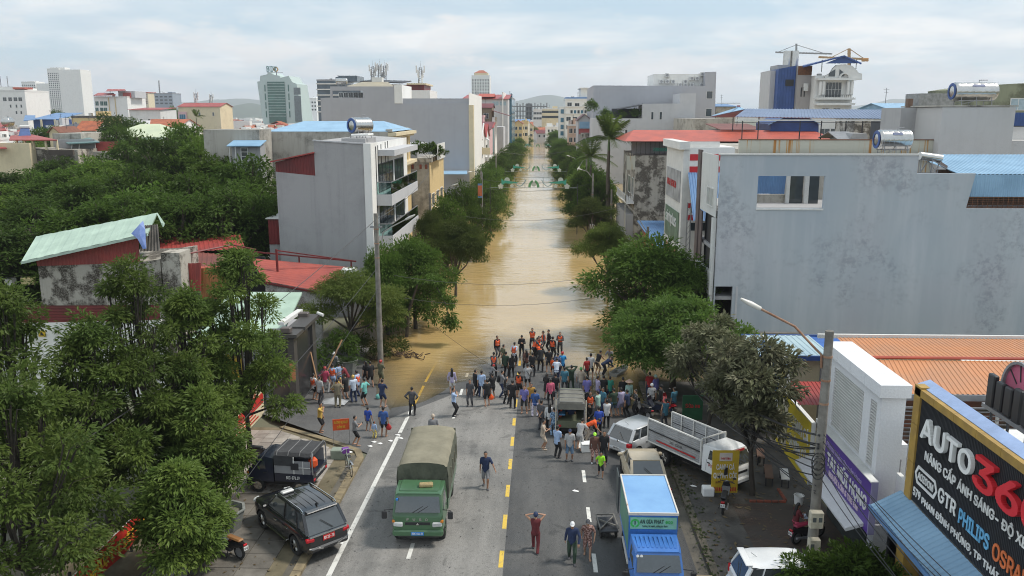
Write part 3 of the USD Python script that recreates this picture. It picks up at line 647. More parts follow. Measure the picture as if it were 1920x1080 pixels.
outer = sg.Polygon([(XR,ZB),(XR,z1),(A[0],z1),(A[0],z2),(pp(1830,325)[0],z2),(pp(1818,330)[0],z3),(xe,z3),(xe,ZB)])
o1, o2 = pp(1422,330), pp(1543,391); dr1, dr2 = pp(1344,537), pp(1377,580)
hole = sg.box(o1[0],o2[1],o2[0],o1[1]).union(sg.box(pp(1341,537)[0]+.02,-2,pp(1374,537)[0],dr1[1]))
t.put('flank_wall',MB().prism(outer.difference(hole),Y0,Y0+.25),w_blue)
t.put('side_column',MB().box(XR+1.55,XR+1.7,Y0-.03,Y0+.28,-1,dr1[1]),w_lgrey)
t.put('back_body',MB().box(A[0],xe,Y0+.5,82,ZB,z3-.3).box(XR+6,A[0],Y0+6,82,ZB,z3-.2),w_lgrey)
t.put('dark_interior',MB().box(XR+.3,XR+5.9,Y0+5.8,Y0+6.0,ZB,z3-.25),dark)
t.put('coping',MB().box(XR-.12,A[0]+.05,Y0-.06,Y0+.32,z1,z1+.1),w_dust)
t.put('floor_slab',MB().box(XR+.1,XR+6,Y0+.27,66.5,z3-.35,z3-.1).box(XR+.1,XR+6,Y0+.27,66.5,3.6,3.85).box(XR+.1,XR+6,Y0+.27,66.5,7.0,7.25),w_grey)
# rooms behind the opening
zo0, zo1 = o2[1], o1[1]
t.put('blue_partition',MB().corr((o1[0]-.5,Y0+3.5,zo0+.7),(o1[0]+2.9,Y0+3.5,zo0+.7),(o1[0]+2.9,Y0+3.2,zo1+.4),(o1[0]-.5,Y0+3.2,zo1+.4),.2,.03),blue_t)
t.put('low_wall',MB().box(o1[0]-.5,o2[0]+.4,Y0+3.55,Y0+3.75,zo0-.5,zo0+.65),w_stain)
t.put('door_frame',MB().box(o1[0]+2.95,o1[0]+3.2,Y0+3.2,Y0+3.45,zo0-.3,zo1+.4),w_dust); t.put('door_frame',MB().box(o1[0]+4.2,o1[0]+4.5,Y0+2.9,Y0+3.2,zo0-.3,zo1+.4),w_dust); t.put('glass_door',MB().box(o1[0]+3.22,o1[0]+4.18,Y0+3.3,Y0+3.4,zo0-.3,zo1+.4),dkglass); t.put('glass_door',MB().box(o1[0]+4.52,o2[0]+.6,Y0+3.0,Y0+3.1,zo0-.3,zo1+.4),dkglass)
t.put('reveal',MB().box(o1[0]-.02,o2[0]+.02,Y0-.04,Y0+.3,zo0-.12,zo0-.002),w_dust)
t.put('rooftop_floor',MB().box(XR+.2,A[0]-.2,Y0+.3,66,z3-.09,z3-.02),w_grey)
t.put('back_screen',MB().box(o1[0]+2.6,A[0],Y0+6.2,Y0+6.3,z3-.2,z1-.3),w_stain)
# right roof terrace with blue sheet and grille
x0 = pp(1820,336)[0]
t.put('terrace_roof',MB().corr((xe,Y0+.9,z2-.1),(x0-.4,Y0+.9,z2-.1),(x0-.4,Y0+9,z2+.9),(xe,Y0+9,z2+.9),.3,.03).corr((x0,Y0+.7,z3+.75),(xe,Y0+.7,z3+.75),(xe,Y0+.7,z2-.12),(x0,Y0+.7,z2-.12),.3,.03),blue_p)
g = t.put('grille',MB().box(x0,xe,Y0+.1,Y0+.14,z3+.02,z3+.06),rustm)
for k in range(5): t.put('grille_rail',MB().box(x0,xe,Y0+.06,Y0+.1,z3+.14+.15*k,z3+.17+.15*k),rustm,g)
t.put('grille_bars',MB().add(np.zeros((0,3)),np.zeros((0,3),int))if False else[m:=MB(),[m.box(x,x+.03,Y0+.1,Y0+.13,z3+.06,z3+.8)for x in np.arange(x0,xe,.35)]][0],rustm,g)
t.put('terrace_back',MB().box(x0-.5,xe,Y0+4,Y0+4.2,z3-.2,z2),M('brown_wall',(.16,.10,.07),.9))
# street side: brown frame, white balcony boxes, dark voids
fx = XR - .02
t.put('brown_frame',MB().box(fx-.2,fx-.02,65.3,66.4,ZB,z1+.1).box(fx-.12,fx-.02,64.2,65.28,ZB,9.5),M('brown_cladding',(.115,.085,.08),.7,var=.3))
t.put('white_box',MB().box(fx-.1,fx-.05,59.3,65.2,9.6,z1-.05),w_dust); t.put('balcony_box',MB().box(fx-.3,fx-.05,59.25,64.9,3.95,5.6),w_dust)
win_x(t,60.2,62.6,10.2,11.6,fx-.1,-1,trim,M('pale_pane',(.4,.42,.42),.2))
t.put('edge_pier',MB().box(fx-.25,fx-.02,59.3,59.9,ZB,9.55),w_dust)
t.put('dark_void',MB().box(fx+.3,fx+.4,60,64.2,ZB,9.5),dark)
# --- parapet, tank and heater behind it
Y = 75.0
t = T('rust_parapet','long roof wall streaked with orange rust behind the pale blue building','wall',(22,Y,0))
A, B = a(1385,289,Y), a(1757,263,Y)
w_rust = usdkit.material(stage,W+'/Looks/rust_streaks',{'g':('geometry',{}),'ms':('mapping',{'scale':(1.9,1,.04)}),'n1':('noise_texture',{'scale':1.0,'detail':4.0,'roughness':.75}),'r1':('rgb_ramp',{'ramp':[(.0,(.47,.46,.39)),(.55,(.44,.43,.36)),(.61,(.42,.22,.06)),(.67,(.30,.10,.03)),(.8,(.16,.06,.03))]}),'p':('principled_bsdf',{'roughness':.85})},
    [('g.position','ms.vector'),('ms.vector','n1.vector'),('n1.fac','r1.fac'),('r1.color','p.base_color')],surface='p.BSDF')
t.put('wall',MB().box(A[0],B[0],Y,Y+.3,9.0,B[2]),w_rust); t.put('body',MB().box(A[0],B[0],Y+.3,Y+16,ZB,B[2]-.8),w_stain)
t.put('capping',MB().box(A[0],B[0],Y-.05,Y+.35,B[2],B[2]+.08),rustm)
t.put('base_ledge',MB().box(A[0],B[0],Y-.4,Y-.02,A[2]-.4,A[2]+.1),fibro)
tank('water_tank','large steel water tank with blue end band above the middle of the pale blue wall',(a(1673,289,69)[0],69,a(1673,290,69)[2]),2.55,.78,0,True,'SONACO')
t = T('roof_stair_block','small white concrete block on the roof right of the blue flank wall','roof block',(28,70,13))
sh = T('solar_heater','solar water heater with round tank and sloping glass tubes on the roof edge','solar heater',(a(1750,310,62)[0],62,a(1750,327,62)[2]))
b = sh.b; R = .3
sh.put('tank',MB().cyl(b+(-1.1,-.1,1.35),b+(.55,.15,1.15),R,18),steel,smooth=40)
for k in range(9): sh.put('glass_tube',MB().cyl(b+(-.2+.09*k,-.1+.12*k,1.1-.0*k),b+(1.5+.09*k,-.1+.12*k,.05),.04,6),M('tube_glass',(.10,.07,.06),.1,spec=.8))
m = MB()
for x, y in ((-1,.1),(-.2,-.2),(.4,.1),(-.6,.7)): m.bar(b+(x,y,0),b+(x,y,1.1),.05); m.bar(b+(x,y,0),b+(-.3,.2,1.0),.035)
m.bar(b+(-1.1,-.15,.15),b+(1.4,-.15,.05),.04).bar(b+(0,-.12,.1),b+(.5,-.12,1.0),.04).bar(b+(-.2,-.2,1.05),b+(1.65,-.2,.0),.06)
sh.put('frame',m,metal_g)
# remove the placeholder block name by giving it its body
t.put('wall',MB().box(a(1757,300,74)[0],a(1893,300,74)[0],74,82,9,a(1800,201,74)[2]),wall('cement_grey',(.43,.42,.41),(.28,.27,.26),.4,.4))
t.put('lower_wall',MB().box(a(1893,300,74)[0],48,74.3,82,9,a(1900,264,74.3)[2]),wall('cement_grey',(.43,.42,.41)))
zc = a(1800,200,74)[2]
t.put('top_ledge',MB().box(a(1756,300,74)[0]-.1,a(1897,300,74)[0],73.95,82.1,zc,zc+.12),w_stain)
rl = t.put('railing',MB().box(a(1893,300,74)[0],48,74.4,74.45,a(1900,238,74)[2],a(1900,236,74)[2]),metal_d)
zb = a(1900,264,74.3)[2]
for x in np.arange(a(1893,300,74)[0]+.1,40,.22): t.put('baluster',MB().box(x,x+.03,74.4,74.43,zb,zb+1.2),metal_d,rl)
t.put('blue_sheet',MB().corr((a(1891,237,77)[0],77,a(1891,237,77)[2]),(48,77,a(1891,237,77)[2]),(48,77,a(1891,211,77)[2]),(a(1891,237,77)[0],77,a(1891,211,77)[2]),.25,.03),blue_d)
t.put('white_back',MB().box(a(1893,300,78)[0],48,78,78.2,zb,zb+1.6),w_white)
tank('water_tank','long steel water tank with blue end band on the tall cement block at upper right',(a(1823,199,76)[0],76,zc+.12),3.6,.78,0,True,'SONACO')
t = T('roof_bulkhead','low grey foil-covered roof box behind the long upper right tank','roof block',(a(1770,190,80)[0],80,15))
t.put('foil_box',MB().box(a(1723,190,80)[0],a(1790,190,80)[0],80,83,12,a(1760,175,80)[2]),M('foil',(.33,.33,.32),.35,metal=.6,col2=(.2,.2,.19),scale=3,bump=.05))
t.put('ledge',MB().box(a(1690,205,79)[0],a(1760,205,79)[0],79,83.5,12,a(1700,202,79)[2]),w_grey); t.put('chimney',MB().box(a(1703,190,80)[0],a(1712,190,80)[0],80,80.5,15,a(1706,185,80)[2]),M('brown_wall',(.16,.10,.07),.9))
t = T('green_top_building','mossy green concrete upper storey at the right edge of the skyline','building',(44,86,0))
m = sg.Polygon(pxpoly([(1826,166),(1880,158),(1960,154),(1960,260),(1826,260)],86)); t.put('wall',MB().prism(m,86,96),wall('mossy_wall',(.24,.25,.17),(.09,.09,.06),.8,.6,.45,.6))
x0 = a(1893,200,86)[0]; win_y(t,x0,x0+1.6,a(1900,207,86)[2],a(1900,184,86)[2],86,trim,M('sky_pane',(.35,.45,.5),.1)); win_y(t,x0+1.8,x0+4,a(1900,207,86)[2],a(1900,184,86)[2],86)

# --- right: striped shop-house
t = T('striped_house','shop-house with red and white striped flank and picture panels on its street front','building',(16,72,0))
Yn = 71.5; zs = a(1300,276,Yn)[2]; XS = 12.6
t.put('wall',MB().box(XS,16.4,Yn,81,ZB,zs),w_white)
zz = [a(1300,y,Yn)[2]for y in(300,288,324,312,413,400,392,380)]
for lo_, hi_ in ((301,289),(324,312),(390,381),(413,403)):
    t.put('red_stripe',MB().box(XS+.05,16.4,Yn-.03,Yn-.002,a(1300,lo_,Yn)[2],a(1300,hi_,Yn)[2]),M('stripe_red',(.55,.02,.03),.5,var=.15))
win_y(t,XS+.2,XS+2.0,a(1300,434,Yn)[2],a(1300,416,Yn)[2],Yn)
t.put('roof_parapet',MB().box(XS-.9,XS-.02,Yn-.2,81,zs-.2,zs+.45).box(XS,15.2,Yn+.4,Yn+.7,zs,a(1300,266,Yn)[2]),trim)
f = t.put('street_front',MB().box(XS-.5,XS-.002,Yn,81,ZB,zs-.21),trim)
for (z0,z1,c,nm) in ((9.3,12.0,(.38,.38,.39),'grey'),(5.6,8.4,(.10,.17,.12),'green'),(2.4,5.0,(.48,.22,.12),'orange')):
    t.put('picture_panel',MB().box(XS-.56,XS-.502,Yn+.9,80.3,z0,z1),M('panel_'+nm,c,.4,var=.5,scale=.9,detail=2),f)
W3 = M('lettering_white',(.8,.8,.78),.5)
t.put('panel_lettering',place_text(text_fit('NHA KHOA',5.2,.6,.03),(XS-.57,79.5,10.4),(0,-1,0),(0,0,1)),M('letter_red',(.5,.03,.03),.5),f)
t.put('panel_lettering',place_text(text_fit('sinhplus',6.0,1.0,.03),(XS-.57,79.6,7.0),(0,-1,0),(0,0,1)),W3,f)
t.put('blue_dormer',MB().prism([(Yn-3.2,8.6),(Yn-.3,8.6),(Yn-.3,11.7)],XS+.3,XS+3,'x'),dark)
A = (XS+.2,Yn-3.4,8.4); t.put('blue_hood',MB().corr((XS+3.2,Yn-3.6,8.3),(XS-.1,Yn-3.6,8.3),(XS-.1,Yn-.2,12.0),(XS+3.2,Yn-.2,12.0),.22,.03),blue_t)
ms = T('lattice_mast','thin grey lattice mast standing before the striped shop-house','mast',(12.3,69.5,0)); m = MB()
for x, y in ((0,0),(.3,0),(0,.3),(.3,.3)): m.bar((12.3+x,69.5+y,-1),(12.3+x,69.5+y,9.6),.04)
for k in range(20): m.bar((12.3,69.5,k*.5-.6),(12.6,69.5,k*.5-.1),.025)
ms.put('frame',m,metal_g)

# --- right: mouldy house with terrace and long orange-red roof
Y = 112.0; XM = 12.6
t = T('mouldy_house','mouldy three-storey house with caged roof terrace under a long orange-red roof','building',(18,116,0))
zt = a(1220,291,Y)[2]
t.put('wall',MB().box(XM,44,Y,128,ZB,zt),w_mold)
zr0, zr1 = a(1200,264.5,Y)[2], a(1200,246,Y+6)[2]
x0, x1 = a(1171,264,Y)[0], a(1573,262,Y)[0]
t.put('roof',hip(x0+.4,x1,Y-.4,126,zr0,zr1-zr0+.15,2.0,.5),red_o)
cg = t.put('terrace_cage',MB().box(XM-.6,20,Y-.05,Y,zt,zt+.08).box(XM-.6,20,Y-.05,Y,zr0-.15,zr0-.02),metal_d)
for k in range(13): x = XM - .6 + k * .62; t.put('cage_post',MB().box(x,x+.05,Y-.04,Y,zt+.08,zr0-.15),metal_d,cg)
m = MB()
for k in range(26): x = XM - .6 + k * .31; m.bar((x,Y-.06,zt+.1),(min(x+1.2,20),Y-.06,zr0-.2),.025)
t.put('cage_lattice',m,metal_g,cg)
t.put('laundry',MB().box(15,19,Y+.6,Y+.64,zt+.5,zt+.95),M('cloth_green',(.04,.28,.20),.8)); t.put('laundry',MB().box(19.3,21,Y+.6,Y+.64,zt+.4,zt+.95),M('cloth_purple',(.2,.16,.35),.8))
t.put('terrace_back',MB().box(XM,44,Y+5,Y+5.2,zt,zr0),w_grey)
t.put('pillar',MB().box(20,20.3,Y-.05,Y+.3,zt,zr0),trim)
bal = t.put('balcony',MB().box(XM-1.2,XM-.02,Y,126,5.0,5.3),w_dust)
t.put('balcony_rail',MB().box(XM-1.2,XM-1.12,Y,126,6.1,6.2).box(XM-1.2,XM-1.12,Y,Y+.1,5.3,6.1),trim,bal)
for k in range(12): t.put('baluster',MB().box(XM-1.2,XM-1.12,Y+.3+k*1.1,Y+.45+k*1.1,5.3,6.1),trim,bal)
m = MB(); [m.box(XM-1.2+.24*k,XM-1.1+.24*k,Y,Y+.06,5.3,6.1)for k in range(5)]; t.put('baluster',m,trim,bal)
t.put('rusty_panel',MB().box(XM-1.2,XM-.03,Y,Y+.05,zt-1.9,zt-.1).box(XM-1.25,XM-1.15,Y,Y+.1,ZB,zt),w_rust)
win_x(t,Y+1,Y+3.2,6.0,8.4,XM-.02,-1); win_x(t,Y+5,Y+8,6.0,8.4,XM-.02,-1)
t.put('front_infill',MB().box(XM-1.0,XM-.03,Y+.2,127,ZB,3.6),w_grey)
aw = T('street_awning','long blue tin awning at the foot of the mouldy house','awning',(14,98,0))
aw.put('roof',MB().corr((12.8,86,2.2),(22,86,2.2),(22,110,3.0),(12.8,110,3.0),.3,.04),blue_t); aw.put('post',MB().box(13,13.12,87,87.12,-1,2.2),metal_g); aw.put('post',MB().box(13,13.12,105,105.12,-1,2.8),metal_g); aw.put('front',MB().box(13.3,13.4,86,108,-1,2.1),M('orange_shutter',(.45,.12,.04),.6))
# --- right: large grey block with roof plants
Y = 208.0; XG = 12.6
t = T('grey_office','large plain grey office block with outdoor air-conditioner stack','building',(30,214,0))
pp = lambda x, y: tuple(a(x,y,Y+14)[[0,2]])
P = [pp(1113,160),pp(1228,161),pp(1322,161),pp(1322,135),pp(1343,134.5),pp(1341,260)]
t.put('wall',MB().prism([(P[0][0],ZB)]+P[:5]+[(P[5][0],ZB)],Y+14,Y+44),w_grey2)
q0, q1 = pp(1228,161), pp(1322,137.5)
t.put('rooftop_block',MB().box(q0[0],q1[0]-.02,Y+17,Y+30,q0[1],q1[1]),w_white)
for px, py in ((1251,141),(1240,153),(1251,153),(1262,153),(1285,153),(1297,147),(1307,147),(1285,160),(1297,159),(1275,159),(1317,139),(1315,159)):
    p = aty(px,py,Y+16.6); u = t.put('air_conditioner',MB().cbox(p,(1.15,.7,1.0),.06),M('ac_white',(.6,.6,.58),.5))
    t.put('fan_grille',MB().cyl(p+(0,-.34,0),p+(0,-.37,0),.34,14),metal_g,u)
for px, py in ((1330.5,178),(1329,211)):
    p = aty(px,py,Y+14); win_y(t,p[0]-.8,p[0]+.8,p[2]-1.0,p[2]+1.0,Y+14,trim,dkglass,1)
Yb = Y + .0; qq = lambda x, y: tuple(a(x,y,Yb)[[0,2]])
t2 = T('grey_annex','lower pale grey annex with planted roof terrace before the grey office block','building',(24,206,0))
A, B, C_, D = qq(1109,222), qq(1205,195), qq(1290,175), qq(1303,222)
t2.put('wall',MB().prism([(XG,ZB),(XG,A[1]),(B[0],A[1]),(B[0],qq(1205,195)[1]),(qq(1283,1)[0],qq(1283,194)[1]),(qq(1283,1)[0],qq(1283,175)[1]),(D[0],qq(1303,175)[1]),(D[0],ZB)],Yb,Yb+12),w_lgrey)
m = MB().sheet(aty(1157,205,Yb+1),aty(1206,196,Yb+1),aty(1206,194,Yb+9),aty(1157,203,Yb+9),.15); t2.put('lean_to_roof',m,metal_d)
t2.put('lean_to_back',MB().box(qq(1157,1)[0],B[0]-.01,Yb+8,Yb+8.2,A[1],A[1]+2.4),metal_d)
for px, py in ((1223,217),(1239,217),(1174,250),(1190,250)): p = aty(px,py,Yb); win_y(t2,p[0]-.33,p[0]+.33,p[2]-.95,p[2]+.95,Yb,trim,dkglass,1)
t2.put('lower_grey_wall',MB().box(qq(1260,250)[0],qq(1335,1)[0],Yb-30,Yb-2,ZB,aty(1300,223,Yb-30)[2]),w_stain)
tank('water_tank','tiny steel tank on the roof of the pale grey annex',(aty(1278,193,Yb+4)[0],Yb+4,aty(1278,194,Yb+4)[2]),1.2,.6,0,False)
# --- right: steel canopy, blue sheds and the arched white house
Y = 96.0
t = T('roof_canopy','long dark blue metal canopy on thin posts above the rust-streaked wall','canopy',(a(1560,215,Y)[0],Y,13))
e0, e1 = a(1378,219,Y), a(1757,228,Y); r0, r1 = a(1398,204,Y+7), a(1712,206,Y+7)
t.put('roof',MB().corr((e0[0],Y,e0[2]),(e1[0],Y,e0[2]-.3),(r1[0],Y+7,r1[2]),(r0[0],Y+7,r0[2]),.4,.04).add([(e1[0],Y,e0[2]-.3),(e1[0],Y+14,e0[2]-.3),(r1[0],Y+7,r1[2])],[(0,1,2)]).sheet((e1[0],Y+14,e0[2]-.3),(e0[0],Y+14,e0[2]),(r0[0],Y+7,r0[2]),(r1[0],Y+7,r1[2]),.05),M('slate_blue_sheet',(.14,.19,.30),.4,col2=(.10,.14,.23),scale=.5))
t.put('fascia',MB().box(e0[0],e1[0],Y-.05,Y,e0[2]-.45,e0[2]-.3),trim)
for px in (1392,1422,1500,1540,1586,1617,1700):
    p = a(px,240,Y); t.put('post',MB().box(p[0]-.05,p[0]+.05,Y,Y+.1,11.8,e0[2]-.3),metal_d)
t.put('rail',MB().box(e0[0],e1[0],Y+.02,Y+.08,a(1500,230,Y)[2],a(1500,229,Y)[2]),metal_d)
Y = 118.0
t = T('blue_shed','dark blue gabled tin shed on a roof below the canopy','shed',(a(1490,235,Y)[0],Y,0))
t.put('wall',MB().prism(pxpoly([(1445,262),(1445,232),(1467,221),(1518,221),(1535,232),(1535,262)],Y),Y,Y+8),blue_d); t.put('base',MB().box(a(1420,1,Y)[0],a(1640,1,Y)[0],Y+.5,Y+14,ZB,a(1500,259,Y)[2]),w_lgrey)
t.put('roof',MB().sheet(a(1440,234,Y-.5),a(1468,220,Y-.5),a(1470,219,Y+8.5),a(1444,232,Y+8.5),.08).sheet(a(1517,220,Y-.5),a(1540,234,Y-.5),a(1536,232,Y+8.5),a(1515,219,Y+8.5),.08).sheet(a(1468,220,Y-.5),a(1517,220,Y-.5),a(1515,219,Y+8.5),a(1470,219,Y+8.5),.08),blue_p)
t = T('streaked_house','dark-streaked grey concrete house below the right end of the canopy','building',(a(1660,245,122)[0],122,0))
t.put('wall',MB().box(a(1622,1,122)[0],a(1700,1,122)[0],122,130,ZB,a(1650,222,122)[2]),w_mold)
for px in (1650,1689): p = a(px,243,122); win_y(t,p[0]-.35,p[0]+.35,p[2]-.5,p[2]+.5,122,trim,dkglass,1)
t.put('side_wall',MB().box(a(1700,1,110)[0],a(1720,1,110)[0],110,118,ZB,a(1710,228,110)[2]),metal_d); t.put('white_panel',MB().box(a(1720,1,100)[0],a(1752,1,100)[0],100,106,ZB,a(1730,230,100)[2]),w_dust)
t = T('small_gable_house','little grey gabled roof house under the canopy beside the tank','house',(a(1610,255,90)[0],90,0))
t.put('wall',MB().prism(pxpoly([(1592,275),(1592,261),(1600,250),(1625,250),(1630,275)],90),90,96),w_grey); t.put('roof',gable(a(1594,1,90)[0],a(1628,1,90)[0],90,96,a(1600,261,90)[2],.75,'x',.2),metal_g)
# arched house
Y = 150.0
t = T('arched_house','tall white house with a big arched gable, columns and a dark blue roof','building',(a(1560,200,Y)[0],Y,0))
pp = lambda x, y: tuple(a(x,y,Y)[[0,2]])
xl, xr = pp(1539,1)[0], pp(1613,1)[0]; zr = pp(1,144)[1]
t.put('front_wall',MB().box(xl,xr,Y,Y+12,ZB,zr),w_white)
t.put('arch_gable',MB().prism([pp(x,y)for x,y in((1545,150),(1545,142),(1554,138),(1560,128),(1567,122),(1583,120.5),(1596,124),(1603,130),(1608,137),(1614,138),(1614,150))],Y-.6,Y-.02),trim)
c = pp(1580,147); R = pp(1602,1)[0] - c[0]
ring = [(c[0]+R*math.cos(q),c[1]+R*1.05*math.sin(q))for q in np.linspace(0,math.pi,17)] + [(c[0]+R*.72*math.cos(q),c[1]+R*.78*math.sin(q))for q in np.linspace(math.pi,0,17)]
t.put('arch_moulding',MB().prism(ring,Y-1.0,Y-.6),trim)
for s, (u,v) in ((0,(1562,1574)),(1,(1582,1592))):
    x0, x1 = pp(u,1)[0], pp(v,1)[0]; z0, z1, z2 = pp(1,146)[1], pp(1,140)[1], pp(1,133)[1]
    q = [(x0,z0),(x1,z0),(x1,z2 if s==0 else z1),(x0,z1 if s==0 else z2)]
    t.put('fan_window',MB().prism(q,Y-.66,Y-.605),dkglass)
x0, x1 = pp(1560,1)[0], pp(1591,1)[0]; win_y(t,x0,x1,pp(1,184)[1],pp(1,156)[1],Y,trim,dkglass,5,2)
for u in (1548,1554,1601,1608): x = pp(u,1)[0]; t.put('column',MB().cyl((x,Y-.7,pp(1,180)[1]),(x,Y-.7,pp(1,155)[1]),.28,12),trim,smooth=40)
for yy in (151,186,196): t.put('cornice',MB().box(xl+.2,xr+.2,Y-1.1,Y-.02,pp(1,yy+2)[1],pp(1,yy-2)[1]),trim)
rl = t.put('balcony_rail',MB().box(xl+.8,xr-.3,Y-1.05,Y-1.0,pp(1,180)[1],pp(1,179.2)[1]),metal_d)
for u in range(1553,1606,4): x = pp(u,1)[0]; t.put('baluster',MB().box(x,x+.05,Y-1.05,Y-1.0,pp(1,184.5)[1],pp(1,180)[1]),metal_d,rl)
for u in (1556,1578): win_y(t,pp(u,1)[0],pp(u+14,1)[0],pp(1,206)[1],pp(1,203)[1],Y,trim,dkglass,2)
for u in (1555,1576): win_y(t,pp(u,1)[0],pp(u+20,1)[0],pp(1,256)[1],pp(1,240)[1],Y,trim,dkglass,2)
xs0, xs1 = pp(1512,1)[0], xl - .02
t.put('side_wall',MB().box(xs0,xs1,Y+2,Y+12,ZB,pp(1,125)[1]),wall('taupe_plaster',(.33,.31,.30),(.14,.12,.11),.6,.4))
t.put('rusty_band',MB().box(xs0-.02,xs1,Y+1.95,Y+1.99,pp(1,142)[1],pp(1,126)[1]),rustm)
for u in (1520,1526): t.put('slit_window',MB().box(pp(u,1)[0],pp(u+2,1)[0],Y+1.93,Y+1.99,pp(1,182)[1],pp(1,165)[1]),dark)
for u, v in ((1536,142),(1511,160),(1511,167)): p = a(u,v,Y+1.6); t.put('air_conditioner',MB().cbox(p,(.75,.5,.7),.05),M('ac_white',(.6,.6,.58),.5))
t.put('blue_cladding',MB().corr((pp(1478,1)[0],Y+3,ZB+3),(xs0-.02,Y+3,ZB+3),(xs0-.02,Y+3,pp(1,124)[1]),(pp(1478,1)[0],Y+3,pp(1,130)[1]),.5,.04).box(pp(1478,1)[0],xs0-.03,Y+3.1,Y+12,ZB,pp(1,130)[1]),blue_d)
t.put('dark_window',MB().box(pp(1492,1)[0],pp(1508,1)[0],Y+2.9,Y+2.98,pp(1,162)[1],pp(1,150)[1]),dark)
t.put('left_wall',MB().box(pp(1468,1)[0],pp(1478,1)[0]-.02,Y+5,Y+12,ZB,pp(1,132)[1]),w_lgrey)
zc = pp(1,124)[1]; A, B = a(1505,125,Y+2), a(1616,118.5,Y-1)
rf = t.put('roof',MB().sheet(a(1505,124,Y-1),a(1583,103.5,Y-1),a(1583,103.5,Y+12),a(1505,122,Y+12),.25).sheet(a(1583,103.5,Y-1),a(1616,118.5,Y-1),a(1616,117.5,Y+12),a(1583,103.5,Y+12),.25).prism(pxpoly([(1548,119),(1583,104.5),(1614,118.5)],Y-.8),Y-.8,Y-.6),blue_d)
for u in (1548,1602,1613): t.put('roof_post',MB().box(pp(u,1)[0],pp(u,1)[0]+.1,Y-.5,Y-.4,pp(1,138)[1],pp(1,116)[1]),metal_d,rf)
for u in (1508,1523): t.put('chimney_tank',MB().cyl((pp(u,1)[0],Y+8,pp(1,124)[1]),(pp(u,1)[0],Y+8,pp(1,93)[1]),.72,16),steel,smooth=40)
t.put('stair_head',MB().box(pp(1484,1)[0],pp(1506,1)[0],Y+6,Y+11,pp(1,134)[1],pp(1,121)[1]),w_grey)
t.put('blue_netting',MB().box(pp(1610,1)[0]+.3,pp(1621,1)[0],Y+3,Y+9,ZB+4,pp(1,150)[1]),M('netting',(.05,.26,.42),.8,var=.5,scale=2))
# tower crane far behind
t = T('tower_crane','thin tower crane far off behind the arched house','crane',(aty(1592,100,420)[0],420,0))
q = lambda x, y: aty(x,y,420); m = MB()
m.bar(q(1493,200),q(1493,82),.8); m.bar(q(1454,98),q(1560,101),.7); m.bar(q(1493,84),q(1458,98),.25).bar(q(1493,84),q(1545,100),.25)
t.put('far_jib',m,metal_g)
t.put('mast',MB().bar(q(1592,220),q(1592,91),1.2),M('crane_yellow',(.42,.26,.12),.6)); t.put('jib',MB().bar(q(1535,107),q(1625,111),.9).bar(q(1592,91),q(1560,107),.3).bar(q(1592,91),q(1620,110),.3),M('crane_yellow',(.42,.26,.12),.6)); t.put('counterweight',MB().cbox(q(1622,112),(3.0,1.5,1.6),.2),M('crane_orange',(.5,.25,.08),.6))
# ---------------------------------------------------------------- right front: shops and signs
XS = 11.8; Yn, Yf = 27.5, 33.0
w_pan = wall('white_panel_wall',(.66,.66,.67),(.42,.42,.43),.3,.5)
t = T('clinic_building','white tiled clinic front box with two large louvred openings above a purple sign','building',(12.2,30,0))
zt = 7.75; xr = 12.62
outer = sg.Polygon([(Yn,2.6),(Yf,2.6),(Yf,7.3),(Yn,7.3)])
h1 = sg.box(29.05,4.5,32.1,6.93); h2 = sg.box(27.85,4.5,28.4,6.93)
t.put('front_wall',MB().prism(outer.difference(h1.union(h2)),XS,XS+.12,'x'),w_pan)
t.put('side_wall',MB().box(XS+.12,xr,Yn,Yn+.12,2.6,7.3),w_pan)
t.put('back_wall',MB().box(xr-.02,xr,Yn+.13,Yf,2.6,7.3),w_pan)
for k in range(4): t.put('cap_slab',MB().box(XS-.14,xr+.1,Yn-.14+k*1.41,Yn-.155+(k+1)*1.41,7.3,zt),w_pan)
for z0, z1, h in ((4.5,6.93,h1),(4.5,6.93,h2)):
    a0, _, a1, _ = h.bounds
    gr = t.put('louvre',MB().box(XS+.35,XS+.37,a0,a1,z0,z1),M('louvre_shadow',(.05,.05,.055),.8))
    n = 21
    for k in range(n):
        z = z0 + (z1-z0) * (k+.5) / n
        t.put('slat',MB().hexa([(XS+.02,a0,z-.045),(XS+.16,a0,z+.005),(XS+.16,a1,z+.005),(XS+.02,a1,z-.045),(XS+.02,a0,z-.02),(XS+.16,a0,z+.03),(XS+.16,a1,z+.03),(XS+.02,a1,z-.02)]),trim,gr)
t.put('ledge',MB().box(XS-.28,XS-.005,Yn,Yf,4.28,4.42),w_dust)
t.put('soffit_awning',MB().sheet((XS-.25,Yf,2.7),(XS-.25,Yn-.4,2.7),(XS-1.0,Yn-.4,2.45),(XS-1.0,Yf,2.45),.12),w_pan)
t.put('pillar',MB().box(XS+.1,XS+.6,Yn-.1,Yn+.4,0,2.55),w_pan); t.put('dark_shopfront',MB().box(XS+.6,XS+.7,22,33,0,2.58),dark)
t.put('roller_door',MB().box(XS+.3,XS+.4,28.5,32.5,.2,2.5),M('dark_glass_door',(.03,.035,.035),.1))
def street_sign(name,label,X,ya,yb,z0,z1,board,thick=.18,frame=None):
    t = T(name,label,'sign',(X,(ya+yb)/2,z0))
    b = t.put('board',MB().box(X,X+thick,ya,yb,z0,z1),board)
    if frame: t.put('frame',MB().box(X-.01,X+thick+.01,yb+.002,yb+.06,z0,z1).box(X-.01,X+thick+.01,ya-.06,ya-.002,z0,z1).box(X-.01,X+thick+.01,ya-.06,yb+.06,z1+.002,z1+.05),frame)
    return t
